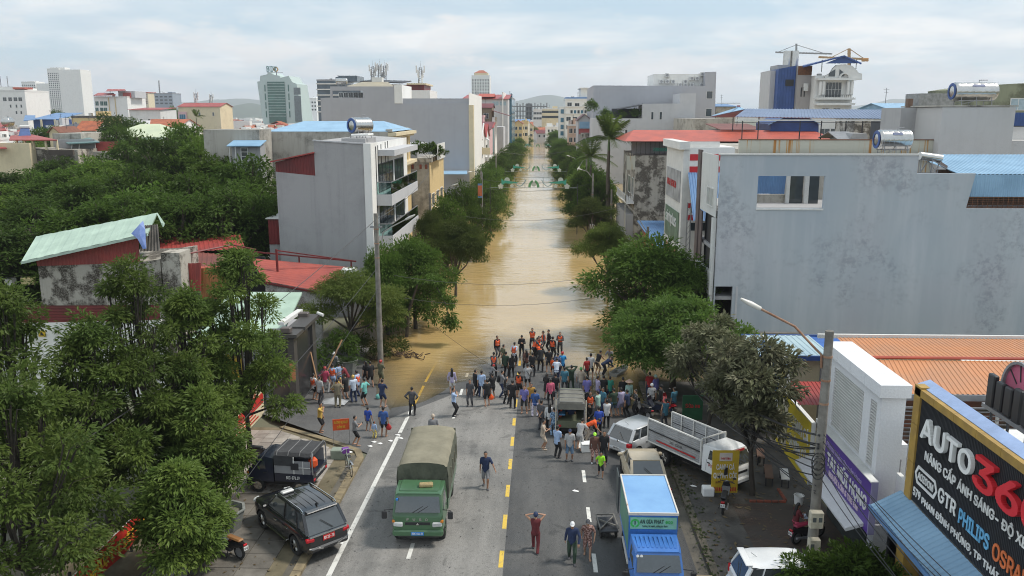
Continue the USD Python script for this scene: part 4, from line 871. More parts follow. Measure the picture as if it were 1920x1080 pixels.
def wtext(t,s,X,ytop,z,width,h,mat,bold=True,depth=.025,slant=0,name='lettering'):
    """Words on a board that faces the street: read from far (ytop) to near."""
    m = text_fit(s,width,h,depth,bold)
    if slant: m.vertices[:,0] += slant * m.vertices[:,1]
    return t.put(name,place_text(m,(X-.002,ytop,z),(0,-1,0),(0,0,1)),mat)
purple = M('sign_purple',(.085,.04,.25),.45,var=.15); lilac = M('letter_lilac',(.45,.36,.62),.5)
s = street_sign('clinic_sign','long purple sign board reading TAI MŨI HỌNG below the louvred white box',11.4,26.75,32.3,2.55,4.45,purple,.2,M('sign_edge_lilac',(.3,.28,.45),.4))
wtext(s,'Phòng khám Chuyên khoa',11.4,31.2,3.98,3.6,.2,lilac,False,slant=.2)
wtext(s,'TAI MŨI HỌNG',11.4,31.0,3.28,4.0,.5,W3)
wtext(s,'NGƯỜI LỚN & TRẺ EM',11.4,30.7,2.93,3.0,.2,M('letter_pink',(.75,.6,.7),.5))
wtext(s,'Hotline: 0968 579 115',11.4,30.2,2.68,2.2,.12,lilac,False)
for z in (4.47,): s.put('coping',MB().box(11.35,11.62,26.7,32.35,z,z+.04),w_dust)
yb_ = M('sign_yellow',(.62,.47,.025),.45,var=.12)
s = street_sign('fish_soup_sign','big yellow soup sign board on the shop front beyond the near pole',11.35,32.95,37.75,1.5,4.2,yb_,.15,trim)
cr = M('cream_panel',(.62,.55,.42),.5)
s.put('emblem_panel',MB().box(11.33,11.348,36.15,37.6,1.75,3.95),cr)
s.put('emblem',MB().tm(lathe([(.32,0),(.4,0),(.4,.02),(.32,.02),(.32,0)],20)).turned(np.array([[0,0,-1],[0,-1,0],[1,0,0.]]),(11.33,36.9,3.0)),M('emblem_red',(.5,.12,.06),.5))
s.put('emblem_fish',MB().tm(lathe([(0,-.2),(.1,-.05),(.08,.12),(0,.25)],10)).turned(np.eye(3)*(.15,1,1),(11.32,36.9,3.0)),M('emblem_red',(.5,.12,.06),.5))
wtext(s,'CANH CÁ',11.35,35.5,3.15,2.3,.5,W3); wtext(s,'QUỲNH CÔI',11.35,35.7,2.2,2.6,.5,W3)
bl = M('sign_blue',(.03,.13,.36),.4,var=.3)
s = street_sign('blue_shop_sign','blue sign board with white lettering standing behind the yellow soup sign',12.1,39.2,44.3,1.9,4.9,bl,.2,trim)
wtext(s,'HOME',12.1,43.9,3.8,1.9,.55,W3); wtext(s,'GRANITE',12.1,43.6,3.0,2.4,.5,W3); wtext(s,'MARBLE',12.1,42.0,2.2,2.4,.5,W3)
s.put('emblem',MB().cyl((12.09,39.9,4.3),(12.06,39.9,4.3),.42,18),M('emblem_gold',(.45,.36,.12),.4))
s = street_sign('navy_shop_sign','low navy sign board half hidden by the flowering tree, reading MỘ ĐÁ',10.6,43.2,46.6,1.1,3.1,M('sign_navy',(.02,.06,.15),.4),.2,trim)
wtext(s,'MỘ ĐÁ',10.6,46.0,2.0,2.2,.6,W3)
# the black lamp-shop sign
X = 11.95
s = street_sign('lamp_shop_sign','huge black ribbed sign board with white and red AUTO 360 letters in an ochre frame',X,15.5,25.0,4.72,8.15,M('sign_black',(.016,.017,.02),.5,var=.2),.3)
m = MB(); [m.box(X-.012,X-.001,y,y+.025,4.75,8.12)for y in np.arange(15.5,25,.075)]
s.put('ribs',m,M('sign_black',(.016,.017,.02),.5))
oc = M('ochre_frame',(.40,.25,.055),.5,col2=(.27,.17,.05),scale=2)
for k in range(3): s.put('frame_side',MB().box(X-.06,X+.4,25.005,25.42,4.7+1.26*k,5.945+1.26*k),oc)
for k in range(8): s.put('frame_top',MB().box(X-.06,X+.4,25.4-1.25*(k+1),25.385-1.25*k,8.16,8.4),oc)
s.put('blue_flashing',MB().sheet((X+.1,25.6,8.42),(X+.1,15.5,8.42),(X+.48,15.5,8.55),(X+.48,25.6,8.55),.05),M('flashing_blue',(.30,.40,.62),.4))
lw_, lr_ = M('letter_plastic_white',(.78,.78,.76),.35,var=.06), M('letter_plastic_red',(.62,.025,.035),.35,var=.1)
for c, y, w in (('A',24.6,.78),('U',23.75,.68),('T',23.0,.66),('O',22.28,.72)): wtext(s,c,X-.02,y,7.05,w,.64,lw_,True,.12,name='letter')
for k in range(3): wtext(s,'360'[k],X-.02,21.4-1.15*k,6.98,1.05,.84,lr_,True,.14,name='letter')
wtext(s,'NÂNG CẤP ÁNH SÁNG- ĐỘ XE CHUYÊN NGHIỆP',X-.02,24.35,6.38,8.7,.27,W3)
e = s.put('oval_badge',MB().prism(sg.Polygon([(24.85,5.72),(24.7,5.98),(23.6,5.98),(23.45,5.72),(23.6,5.46),(24.7,5.46)]).buffer(.04).difference(sg.Polygon([(24.8,5.72),(24.66,5.93),(23.64,5.93),(23.5,5.72),(23.64,5.51),(24.66,5.51)])),X-.03,X-.012,'x'),W3)
wtext(s,'AOZOOM',X-.02,24.65,5.62,1.0,.22,W3)
wtext(s,'GTR',X-.02,23.3,5.55,1.05,.42,lw_); wtext(s,'PHILIPS',X-.02,22.05,5.48,1.6,.42,M('letter_sky',(.16,.45,.72),.4)); wtext(s,'OSRAM',X-.02,20.25,5.42,1.75,.44,M('letter_orange',(.68,.17,.05),.4))
wtext(s,'579',X-.02,24.85,4.98,.48,.26,W3); wtext(s,'PHAN ĐÌNH PHÙNG, TP THÁI NGUYÊN',X-.02,24.25,4.97,5.8,.2,W3)
b = T('lamp_shop','blue tin awning and ochre column of the shop under the black sign','shop',(12.2,22,0))
b.put('awning',MB().corr((X-.95,25.75,4.15),(X-.95,15.5,4.15),(X-.01,15.5,4.68),(X-.01,25.75,4.68),.22,.03),blue_p)
b.put('awning_edge',MB().box(X-1.0,X-.94,15.5,25.8,3.98,4.13),blue_t)
b.put('column',MB().box(X-.1,X+.45,24.9,25.45,0,4.2),oc); b.put('wall',MB().box(X+.45,X+.6,15.5,27.2,0,4.65),w_dust); b.put('dark_opening',MB().box(X+.35,X+.44,15.5,24.7,0,3.9),dark)
b.put('body',MB().box(X+.62,30,15.5,26.9,0,6.4),w_dust)
# letters and round mark on the shop roof, seen from behind
L = T('roof_letter_sign','row of black box letters and a pink round emblem standing behind the black sign board','sign',(13.4,22,6.4))
x0 = 13.25
rl = L.put('blue_rail',MB().box(x0-.12,x0-.02,17,24.6,7.35,7.95),M('rail_blue',(.24,.38,.52),.5,col2=(.17,.28,.4),scale=2))
for k in range(15): L.put('letter',MB().cbox((x0+.2,23.9-.46*k,8.75),(.16,.36,.85 if k%3 else 1.05),.03),M('letter_black',(.02,.02,.022),.4))
L.put('letter_rail',MB().box(x0+.1,x0+.3,17,24.2,8.18,8.3),metal_g)
for k in range(8): L.put('bracket',MB().bar((x0+.2,23.8-.9*k,6.4),(x0+.2,23.8-.9*k,8.2),.06),metal_d)
pk = M('emblem_pink',(.55,.13,.22),.45)
L.put('round_emblem',MB().cyl((x0+.62,23.2,8.95),(x0+.78,23.2,8.95),.85,30),pk)
for k in range(9):
    q = math.pi * 2 * k / 9; L.put('emblem_spoke',MB().bar((x0+.61,23.2+.3*math.cos(q),8.95+.3*math.sin(q)),(x0+.61,23.2+.8*math.cos(q),8.95+.8*math.sin(q)),.03),metal_d)
L.put('emblem_rim',MB().tm(lathe([(.82,0),(.9,0),(.9,.1),(.82,.1),(.82,0)],30)).turned(np.array([[0,0,-1],[0,-1,0],[1,0,0.]]),(x0+.62,23.2,8.95)),metal_g)
# yard roofs behind
t = T('orange_roof','wide orange corrugated roof behind the white louvred box','shed',(24,35,0))
or_ = M('orange_sheet',(.50,.21,.085),.5,col2=(.42,.20,.10),scale=.5,detail=7)
x0, x1 = 13.0, 40
t.put('roof_sheet',MB().corr((x0+.6,31.8,5.95),(x1,31.8,5.95),(x1,35.6,6.2),(x0+1.5,35.6,6.2),.2,.025),or_)
t.put('roof_sheet',MB().corr((x0+1.0,35.75,6.3),(x1,35.75,6.3),(x1,39.5,6.15),(x0+1.5,39.5,6.15),.2,.025),or_)
t.put('ridge',MB().tube([(x0+1.4,35.68,6.3),(x1,35.68,6.3)],.07,6),red_o)
t.put('fascia',MB().box(x0+.6,x1,31.7,31.78,5.7,5.95),metal_g); t.put('far_gutter',MB().box(x0+.6,x1,39.55,39.7,6.1,6.3),w_dust)
t.put('under_wall',MB().box(x0+.7,x1,34,34.2,0,5.7),M('brick_wall_red',(.28,.11,.075),.9,col2=(.1,.1,.08),scale=1.5))
gp = t.put('grille_frame',MB().box(x0+.1,x1,31.2,31.25,3.9,3.97).box(x0+.1,x1,31.2,31.25,5.55,5.62),metal_g)
for k in range(9): t.put('grille_rail',MB().box(x0+.1,x1,31.2,31.23,4.05+.17*k,4.09+.17*k),metal_g,gp)
for k in range(7): t.put('grille_post',MB().box(x0+.1+1.6*k,x0+.2+1.6*k,31.26,31.36,2,5.7),trim)
t.put('white_gate_post',MB().box(x0-.1,x0+.35,28.6,29.1,0,5.1),w_pan)
gg = t.put('gate_frame',MB().box(x0-.55,x0-.1,28.0,28.05,4.7,4.78),metal_g)
for k in range(5): t.put('gate_bar',MB().box(x0-.5+.09*k,x0-.47+.09*k,28.0,28.04,3.2,4.7),metal_g,gg)
t.put('yard_wall',MB().box(xr+.02,14.6,27.6,27.75,0,3.3),w_dust); t.put('white_pipe',MB().tube([(xr+.1,27.3,3.25),(14,27.3,3.3)],.06,6),trim)
t = T('blue_roof_shed','low shed with faded blue roof and deep blue fascia below the pale blue flank wall','shed',(14,44,0))
A, B, C_, D = atz(1375,655,4.5), atz(1560,670,4.5), atz(1500,642,4.62), atz(1400,632,4.6)
t.put('roof',MB().corr((11.5,41.9,4.5),(15.3,41.9,4.5),(15.3,46.0,4.5),(11.5,46.0,4.5),.3,.03),M('faded_blue_sheet',(.36,.47,.50),.6,col2=(.28,.38,.44),scale=.6))
t.put('fascia',MB().box(11.4,15.35,41.72,41.85,4.3,4.55),blue_d); t.put('side_roof',MB().sheet((15.32,41.9,4.4),(15.9,41.9,4.4),(19.9,46.0,4.3),(15.35,46.0,4.45),.06).sheet((15.9,44.4,4.2),(24,44.4,4.2),(24,45.6,4.2),(15.9,45.6,4.2),.06),M('cobalt_sheet',(.05,.14,.42),.45))
t.put('back_fascia',MB().box(11.5,24,46.05,46.2,4.2,4.52),blue_d)
t.put('wall',MB().box(11.6,22,42.3,46,0,4.3),w_cream); t.put('pipe',MB().cyl((14.8,42.1,.5),(14.8,42.1,4.3),.1,8),metal_g)
t.put('tiled_lean_to',MB().corr((12.6,38.6,3.0),(14.6,38.6,3.0),(14.6,41.0,3.4),(12.6,41.0,3.4),.2,.03),red_t)
t = T('scrap_roof','strip of rusty sheets and rubble along the foot of the pale blue flank wall','roof',(24,50,4))
t.put('sheet',MB().corr((19,49.5,2.75),(26,49.5,2.75),(26,52,3.0),(19,52,3.0),.3,.04),metal_g); t.put('old_wall',MB().box(12.4,16.5,51,51.4,0,3.3),fibro)
t.put('lower_body',MB().box(15.5,34,47,52.2,0,2.7),w_dust)

# ---------------------------------------------------------------- left front: the compound
Y = 52.0; a = aty
t = T('green_roof_house','old plaster house with red sheet gable under a tilted pale green roof','house',(-28,53,0))
P = pxpoly([(68,489),(259,443),(263,492),(70,499)],Y)
m = MB(); k = 34
p0, p1, p2, p3 = [np.array([P[i][0],Y,P[i][1]])for i in(3,2,1,0)]
t.put('gable_cladding',MB().corr(p0,p1,p2,p3,.24,.035),red_t)
zb0, zb1 = P[3][1], P[2][1]
t.put('wall',MB().prism([(P[3][0],-.2),(P[3][0],zb0),(P[2][0],zb1),(P[2][0]+1.3,zb1+.2),(P[2][0]+1.3,-.2)],Y+.05,Y+6),w_mold)
near0, near1, far1, far0 = a(40,490,51.2), a(277,437,51.2), a(309,419,56.5), a(68,443,57)
f2 = a(295,399,57)
t.put('roof',MB().corr(near1,near0,far0,f2,1.05,.02).hexa([near0-(0,0,.12),near1-(0,0,.12),f2-(0,0,.12),far0-(0,0,.12),near0-(0,0,.03),near1-(0,0,.03),f2-(0,0,.03),far0-(0,0,.03)]),green_p)
t.put('eave_trim',MB().bar(near0-(0,.03,.1),near1-(0,.03,.1),.1,.16),M('eave_pale',(.42,.52,.44),.5))
t.put('right_eave',MB().sheet(near1+(.05,2.2,.1),far1,f2+(.02,0,0),near1+(0,2.2,.35),.08),green_p)
t.put('fibre_sheet',MB().corr(a(262,472,51.6),a(300,470,51.6),a(296,421,52.8),a(270,423,52.8),.22,.06),fibro)
t.put('side_wall',MB().box(a(262,1,52)[0],a(299,1,52)[0],51.8,53.5,2,a(280,473,52)[2]),w_mold)
t.put('small_window',MB().box(a(167,1,52)[0],a(192,1,52)[0],Y-.02,Y+.04,a(1,545,52)[2],a(1,532,52)[2]),trim)
t.put('ledge',MB().box(a(165,1,52)[0],a(194,1,52)[0],Y-.3,Y+.04,a(1,531,52)[2],a(1,529,52)[2]),fibro)
tp = [a(x,y,Yq)for x,y,Yq in((246,438,51.0),(262,420,51.3),(268,414,51.6),(272,430,51.2),(262,440,50.9),(274,466,50.6),(268,467,50.6),(258,448,50.8))]
put('tarpaulin',MB().add(tp,[(0,1,4),(1,2,3),(1,3,4),(4,3,5),(4,5,7),(5,6,7),(0,4,7)]).add(np.array(tp)+(0,.03,.0),[(4,1,0),(3,2,1),(4,3,1),(5,3,4),(7,5,4),(7,6,5),(7,4,0)]),M('tarp_blue',(.10,.17,.42),.5,col2=(.2,.27,.5),scale=2),label='crumpled blue tarpaulin hanging over the edge of the pale green roof',cat='tarpaulin')
t = T('red_shed','red sheet-metal sheds with sloping roofs behind the roadside trees','shed',(-21,57,0))
q = lambda x, y, Yq: a(x,y,Yq)
t.put('far_roof',MB().corr(q(300,476,61),q(460,466,61),q(450,440,66),q(300,446,66),.35,.03),red_t)
t.put('brown_roof',MB().corr(q(300,496,57),q(428,502,57),q(430,478,61),q(300,467,61),.35,.03),M('brown_red_sheet',(.19,.055,.04),.6,col2=(.13,.045,.035),scale=.5))
t.put('step_roof',MB().corr(q(300,508,55),q(428,508,55),q(428,500,57),q(300,497,57),.35,.03),red_o)
t.put('red_cladding',MB().corr(q(314,553,53),q(377,545,53),q(377,493,53),q(298,495,53),.24,.04),red_t)
t.put('orange_cladding',MB().corr(q(377,560,53.4),q(430,560,53.4),q(430,500,53.4),q(377,503,53.4),.24,.04),M('orange_cladding',(.40,.16,.05),.55,col2=(.3,.13,.05),scale=.7))
t.put('back_wall',MB().box(q(300,1,60)[0],q(455,1,60)[0],61.2,61.4,-.2,q(1,480,61)[2]),dark)
t.put('ridge_pole',MB().tube([q(300,486,54.5),q(435,459,58),q(480,468,58)],.06,5),red_d)
t.put('loose_pipe',MB().tube([q(300,497,54.4),q(322,485,54.4),q(334,478,54.4),q(337,468,54.4)],.035,5),trim)
t = T('long_red_roof','long low red-roofed outbuilding with dark red frame before the grey townhouse','shed',(-19.5,58,0))
A, B, C_, D = atz(470,484,6.3), atz(668,502,5.2), atz(600,546,4.5), atz(496,527,5.2)
t.put('roof',MB().corr(D,C_,(A+B)/2*.0+B*.75+A*.25,A,.4,.03)if False else MB().corr(D,A,B,C_,.35,.03),M('brick_red_sheet',(.34,.07,.05),.55,col2=(.25,.055,.045),scale=.6))
t.put('wall',MB().hexa([(D[0],D[1]+.1,-.2),(C_[0],C_[1]+.1,-.2),(C_[0],C_[1]+.4,-.2),(D[0],D[1]+.4,-.2),D+(0,.1,-.25),C_+(0,.1,-.25),C_+(0,.4,-.25),D+(0,.4,-.25)]),wall('stained_white',(.55,.54,.52),(.14,.11,.09),.8,.5,.45,.6))
t.put('eave',MB().bar(D-(0,0,.12),C_-(0,0,.12),.12,.12),red_d); t.put('far_edge',MB().bar(A+(0,0,.5),B+(0,0,.5),.1,.1),red_d)
for f in (.02,.45,.95): p = A * (1-f) + B * f; t.put('rear_post',MB().box(p[0]-.05,p[0]+.05,p[1],p[1]+.1,p[2]-1,p[2]+.5),red_d)
p = atz(527,560,3.4); t.put('front_post',MB().box(p[0]-.07,p[0]+.07,p[1]-.5,p[1]-.36,-.2,7.2),red_d)
t.put('front_beam',MB().bar((p[0],p[1]-.43,7.1),B+(0,0,.5),.09,.09),red_d)
t.put('foil_bundle',MB().cbox(atz(655,508,5.4),(1.2,.5,.5),.15),M('white_foil',(.8,.8,.78),.3))
# gatehouse
gx0, gx1, gy = -19.8, -15.55, 45.8
t = T('gatehouse','grey gatehouse with pale green roof, yellow shuttered windows and black granite gateway','building',(-17,48,0))
t.put('wall',MB().box(gx0,gx1,gy,52,0,3.7),wall('gate_grey',(.40,.40,.42),(.3,.3,.3),.3,.5))
t.put('roof',MB().sheet((gx0-.5,gy-.6,4.0),(-15.0,gy-.6,4.0),(-15.6,52.5,5.4),(gx0-.5,52.5,5.4),.12),green_p)
t.put('eave_slab',MB().box(gx0-.6,-14.9,gy-.75,gy-.1,3.72,4.0),w_white)
win_y(t,gx0+1.4,gx0+2.5,1.5,3.2,gy,trim,M('shutter_yellow',(.5,.33,.03),.5),1); win_y(t,gx0+2.7,gx0+3.5,1.4,3.2,gy,trim,dkglass,4)
win_y(t,gx0+.2,gx0+1.2,1.5,3.2,gy,trim,M('shutter_yellow',(.5,.33,.03),.5),1)
t.put('entrance_recess',MB().box(gx0+2.4,gx0+3.7,gy-.06,gy-.01,0,1.35),dark)
gran = M('black_granite',(.022,.022,.025),.18,col2=(.04,.038,.036),scale=6,spec=.7); gran2 = M('grey_granite',(.075,.07,.065),.4,col2=(.05,.047,.045),scale=8)
t.put('granite_panel',MB().box(-15.5,-14.35,44.9,45.1,0,4.3),gran)
t.put('granite_pier',MB().box(-14.33,-13.95,44.8,45.4,0,4.35),gran2); t.put('granite_panel',MB().box(-14.15,-14.0,45.42,48.3,0,4.4),gran); t.put('granite_pier',MB().box(-14.3,-13.85,48.3,49.0,0,4.45),gran2)
t.put('gate_canopy',MB().box(-15.6,-13.7,44.6,46.0,4.46,4.65),gran2); t.put('gate_canopy',MB().box(-14.6,-13.6,46.02,49.2,4.56,4.75),gran2)
t.put('white_gutter',MB().bar((-15.1,46.3,4.85),(-14.8,49.2,4.95),.35,.2),trim); t.put('name_plate',MB().box(-14.25,-13.94,44.77,44.798,1.9,2.9),M('plate_orange',(.5,.2,.09),.4))
for y in (45.0,48.6): t.put('lamp_box',MB().cbox((-14.4,y,4.83),(.6,.45,.34),.05),M('lamp_metal',(.12,.10,.09),.4))
t.put('cctv_camera',MB().cyl((-13.7,49.1,4.85),(-13.3,48.9,4.75),.1,8),trim)
# poles leaning in the gateway
for k, (p0,p1) in enumerate((((-13.2,47.0,.4),(-14.0,48.2,2.6)),((-13.4,47.3,.5),(-12.2,48.9,3.2)))):
    put('wooden_pole',MB().tube([p0,p1],.05,6),M('bare_wood',(.35,.2,.1),.8),label=('brown wooden pole leaning to the left by the gateway','pale wooden pole leaning to the right by the gateway')[k],cat='pole')
# compound wall
t = T('boundary_wall','white compound wall with dark red ribbed panel and a yellow warning plate','wall',(-27,47,0))
Yw = 46.5; A, B = a(40,605,Yw), a(300,596,Yw)
t.put('wall',MB().prism([(A[0],-.2),(A[0],a(40,606,Yw)[2]),(B[0],a(40,598,Yw)[2]),(B[0],-.2)],Yw,Yw+.25),w_white)
t.put('ribbed_panel',MB().corr((A[0],Yw+.02,A[2]),(A[0]+.001,Yw+.02,a(40,573,Yw)[2]),(B[0],Yw+.02,a(40,570,Yw)[2]),(B[0],Yw+.02,A[2]+.1),.16,.03),red_d)
p = a(78,626,Yw-.05); w = t.put('warning_plate',MB().box(p[0]-.22,p[0]+.22,Yw-.03,Yw-.005,p[2]-.18,p[2]+.18),M('plate_yellow',(.65,.42,.02),.5)); t.put('warning_mark',MB().prism([(p[0]-.12,p[2]-.1),(p[0]+.12,p[2]-.1),(p[0],p[2]+.12)],Yw-.045,Yw-.032),M('letter_black',(.02,.02,.022),.4),w)
t.put('side_wall',MB().box(A[0]-9,A[0]-.1,Yw+2,Yw+2.2,-.2,2.2),w_dust)
for k, (x,y) in enumerate(((15,528),(55,526),(2,528))): put('bee_box',MB().cbox(a(x,y,60),(1.0,.6,.5),.03),(trim,M('box_cream',(.6,.5,.25),.6))[k==1],label=('white box lying on the dark ground by the green-roofed house','cream coloured box nearest the wall of the green-roofed house','white box cut by the left edge under the trees')[k],cat='box')
# hoarding along the pavement
t = T('hoarding','cream hoarding with a red band and broken red lettering along the left pavement','hoarding',(-15.6,40,0))
t.put('board',MB().box(-15.65,-15.6,36.4,44.0,.2,2.1),w_cream); redb = M('banner_red',(.52,.03,.02),.6,var=.2)
t.put('red_band',MB().box(-15.598,-15.585,36.4,43.9,.9,1.5),redb)
for k in range(3): t.put('red_stripe',MB().box(-15.598,-15.586,37+.4*k,43-.4*k,.35+.2*k,.43+.2*k),redb)
t.put('lettering',place_text(text_fit('CHÀO MỪNG',4.5,.32,.02,True),(-15.58,38.2,1.62),(0,1,0),(0,0,1)),redb); t.put('post',MB().box(-15.8,-15.7,36.3,36.4,0,2.2),metal_g); t.put('post',MB().box(-15.8,-15.7,43.8,43.9,0,2.2),metal_g)
m = MB()
t = T('banner_fence','red cloth banner with yellow lettering strung along the left pavement','banner',(-15.5,31,0))
n = 40; ys = np.linspace(24.5,36.2,n); V = [(-15.5+.06*math.sin(y*2.1),y,z)for z in(.75,1.75)for y in ys]
t.put('cloth',MB().add(V,[(i,n+i,n+i+1,i+1)for i in range(n-1)]).add(np.array(V)-(.012,0,0),[(i,i+1,n+i+1,n+i)for i in range(n-1)]),redb,smooth=True)
ylm = M('letter_yellow',(.75,.48,.04),.5)
tm = text_fit('NHIỆT LIỆT CHÀO MỪNG NGÀY HỘI',10.2,.36,.02,True)
tmm = place_text(tm,(-15.42,25.2,1.05),(0,1,0),(0,0,1)); tmm.vertices[:,0] = -15.41 + .06 * np.sin(tmm.vertices[:,1]*2.1) - .02 * (tmm.vertices[:,0]<-15.41)
tm2 = tmm.copy()
t.put('lettering',tmm,ylm); t.put('top_rope',MB().tube([(-15.48,24.4,1.77),(-15.48,36.3,1.77)],.02,5),trim)
for y in (24.4,28.4,32.4,36.3): t.put('post',MB().box(-15.62,-15.54,y,y+.08,0,1.9),metal_d)
# ---------------------------------------------------------------- the rest of the town
blocked = []
def house(name,label,px0,px1,py,Y,depth,wm_,roof=None,win=None,base=0.0,cat='building',windows_one=False,xfix=None,group=None,glass=None,frame=None):
    """A building given by where its front stands: columns px0-px1 and its eaves py at distance Y."""
    x0, x1 = aty(px0,py,Y)[0], aty(px1,py,Y)[0]; z = aty(px0,py,Y)[2]
    if xfix: x0, x1 = xfix(x0,x1)
    t = T(name,label,cat,((x0+x1)/2,Y,0),group=group)
    t.put('wall',MB().box(x0,x1,Y,Y+depth,ZB,z),wm_); blocked.append((x0-4,x1+4,Y-6,Y+depth+4))
    if roof:
        kind, m, h = roof
        if kind == 'gx': t.put('roof',gable(x0,x1,Y,Y+depth,z,h,'x'),m); t.put('gable_wall',MB().prism([(Y,z),(Y+depth,z),(Y+depth/2,z+h)],x0,x1,'x'),wm_)
        elif kind == 'gy': t.put('roof',gable(x0,x1,Y,Y+depth,z,h,'y'),m); t.put('gable_wall',MB().prism([(x0,z),(x1,z),((x0+x1)/2,z+h)],Y,Y+depth),wm_)
        elif kind == 'hip': t.put('roof',hip(x0,x1,Y,Y+depth,z,h),m)
        elif kind == 'mono': t.put('roof',MB().sheet((x0-.5,Y-.6,z+.1),(x1+.5,Y-.6,z+.1),(x1+.5,Y+depth,z+h),(x0-.5,Y+depth,z+h),.12),m)
        elif kind == 'flat': t.put('parapet',parapet(x0-.1,x1+.1,Y-.1,Y+depth+.1,z,h),m)
        if kind != 'hip': xa_ = x0 + (x1-x0) * (.2+(Y*.37)%.6); t.put('aerial',MB().bar((xa_,Y+depth*.5,z),(xa_,Y+depth*.5,z+3.4),.05+Y*.0001).bar((xa_-.5,Y+depth*.5,z+3.1),(xa_+.5,Y+depth*.5,z+3.1),.04).bar((xa_-.35,Y+depth*.5,z+2.7),(xa_+.35,Y+depth*.5,z+2.7),.04),metal_d)
        if kind == 'flat': t.put('stair_room',MB().box(x0+(x1-x0)*.55,x0+(x1-x0)*.8,Y+depth*.4,Y+depth*.8,z,z+2.3),wm_); t.put('roof_tank',MB().cyl((x0+(x1-x0)*.3,Y+depth*.5,z),(x0+(x1-x0)*.3,Y+depth*.5,z+1.7),.7,12),steel)
    if win:
        nx, nz, wz0, wz1, ww = win[:5]; gl = glass or dkglass; m = MB(); fm = MB()
        for k in range(nz):
            for i in range(nx):
                xc = x0 + (x1-x0) * (i+.5) / nx; zc = z - wz0 - (wz1-wz0) * (k/max(1,nz-1)if nz>1 else 0); hh = (win[5]if len(win)>5 else .75)
                if windows_one: m.box(xc-ww/2,xc+ww/2,Y-.06,Y+.02,zc-hh,zc+hh)
                else: win_y(t,xc-ww/2,xc+ww/2,zc-hh,zc+hh,Y,frame,gl,2)
        if windows_one: t.put('windows',m,gl,kind='stuff')
    t.x0, t.x1, t.z, t.Y = x0, x1, z, Y
    return t
# --- left row along the street past the large grey block
xf = lambda x0, x1: (x0,-14.2)
t = house('red_roof_house','white street house with steep red tiled roof right beside the large grey block',872,900,262,198,13,w_white,('gx',red_t,3.6),None,xfix=xf)
t.put('white_ridge',MB().bar((-14.0,197.6,t.z),(-14.0,204.5,t.z+3.7),.35),trim); t.put('barge_board',MB().bar((-22.5,197.4,t.z),(-19.4,197.5,t.z+2.4),.3),trim)
win_x(t,200,204,6.5,9.2,-14.2); win_x(t,200,204,2.5,5.2,-14.2); t.put('signboard',MB().box(-17,-12.0,196.8,197.1,7.6,9.2),w_cream)
t = house('red_roof_house','white balconied house with red roof and small front gable, second past the grey block',880,908,258,213,14,w_white,('gx',red_t,3.4),None,xfix=xf)
t.put('porch_gable',MB().prism([(-17.5,t.z-.6),(-13.0,t.z-.6),(-15.2,t.z+1.0)],210,212.9),trim); t.put('balcony',MB().box(-14.2,-12.8,213,226,5.2,6.2),trim); t.put('porch_column',MB().box(-13.5,-13.0,210,210.5,0,t.z-.6),trim)
win_x(t,215,224,6.4,9.2,-14.2,ny=3); win_y(t,-18.6,-15,6.5,9.5,213,metal_d,dkglass,4)
house('dark_roof_house','pink-walled house with dark red tin roof above the red street roofs',876,924,243,230,16,w_pink,('mono',red_d,2.0),(3,1,1.5,1.5,1.4),xfix=xf)
t = house('brown_house','bare brown house with broken red roofs and one small window',891,922,202,262,12,wall('brown_render',(.22,.18,.13),(.1,.08,.06),.5),('gx',red_d,1.4),None); win_y(t,(t.x0+t.x1)/2,(t.x0+t.x1)/2+1.6,t.z-3.4,t.z-1.6,262,trim,dkglass,2)
t.put('lean_to_roof',MB().sheet((t.x1,261,t.z-.8),(t.x1+5.5,261,t.z-2.4),(t.x1+5.5,274,t.z-2.4),(t.x1,274,t.z-.8),.12),red_d); t.put('white_wing',MB().box(t.x1+.1,-14.4,262,274,ZB,t.z-2.9),w_white)
t = house('pink_house','flat pink house wedged behind the red roofs beside the grey block',878,906,221,252,8,w_pink,('flat',w_pink,.8),None)
t = house('long_white_building','long pale building with bright red roof under the slim white tower',868,952,186,305,26,w_lgrey,('mono',red_t,2.2),None)
for px in (880,929,943): p = aty(px,194,305); win_y(t,p[0]-1.2,p[0]+1.2,p[2]-.8,p[2]+.8,305,trim,M('sky_pane',(.35,.45,.5),.1),2)
t.put('lantern_roof',gable(t.x0+6,t.x0+11,305,312,t.z+.8,1.2,'x'),red_o); t.put('end_wall',MB().box(-14.2,-13.7,304.5,331,ZB,t.z+2.5),w_white)
t = house('teal_glass_building','narrow dark teal glass-fronted building on the left of the street',953,961,185,320,40,M('teal_glass',(.03,.13,.19),.15,var=.4,scale=.4,spec=.8),('flat',metal_g,.6),None,xfix=lambda a,b:(-13.6,-11.2))
for k in range(7): t.put('floor_band',MB().box(-11.2,-11.05,320,360,2.5+2.9*k,2.8+2.9*k),metal_d)
house('grey_pier_building','slim grey building in front of the teal glass one',950,957,238,280,14,w_lgrey,None,None,xfix=lambda a,b:(-15.5,-12.6))
house('teal_tin_house','little teal and red tin house on the left of the street by the trees',938,948,240,245,10,teal_t,('mono',red_t,1.5),None,xfix=lambda a,b:(-17,-14.3))
for k, (p0,p1,py,Y,wm_,rf) in enumerate(((963,980,232,380,w_ylw,('gy',red_t,1.6)),(977,990,232,400,w_cream,('flat',w_ylw,1.4)),(965,992,228,440,w_white,('mono',blue_t,1.2)),(985,1000,236,455,w_cream,('gy',tile_o,2.0)))):
    house('street_house',('ochre gabled house at the far left end of the street','cream house with ornate front at the far left end of the street','white house with pale blue roof at the far end of the street','narrow cream house with orange gable closest to the far water')[k],p0,p1,py,Y,12,wm_,rf,(2,2,2,5,1.3))
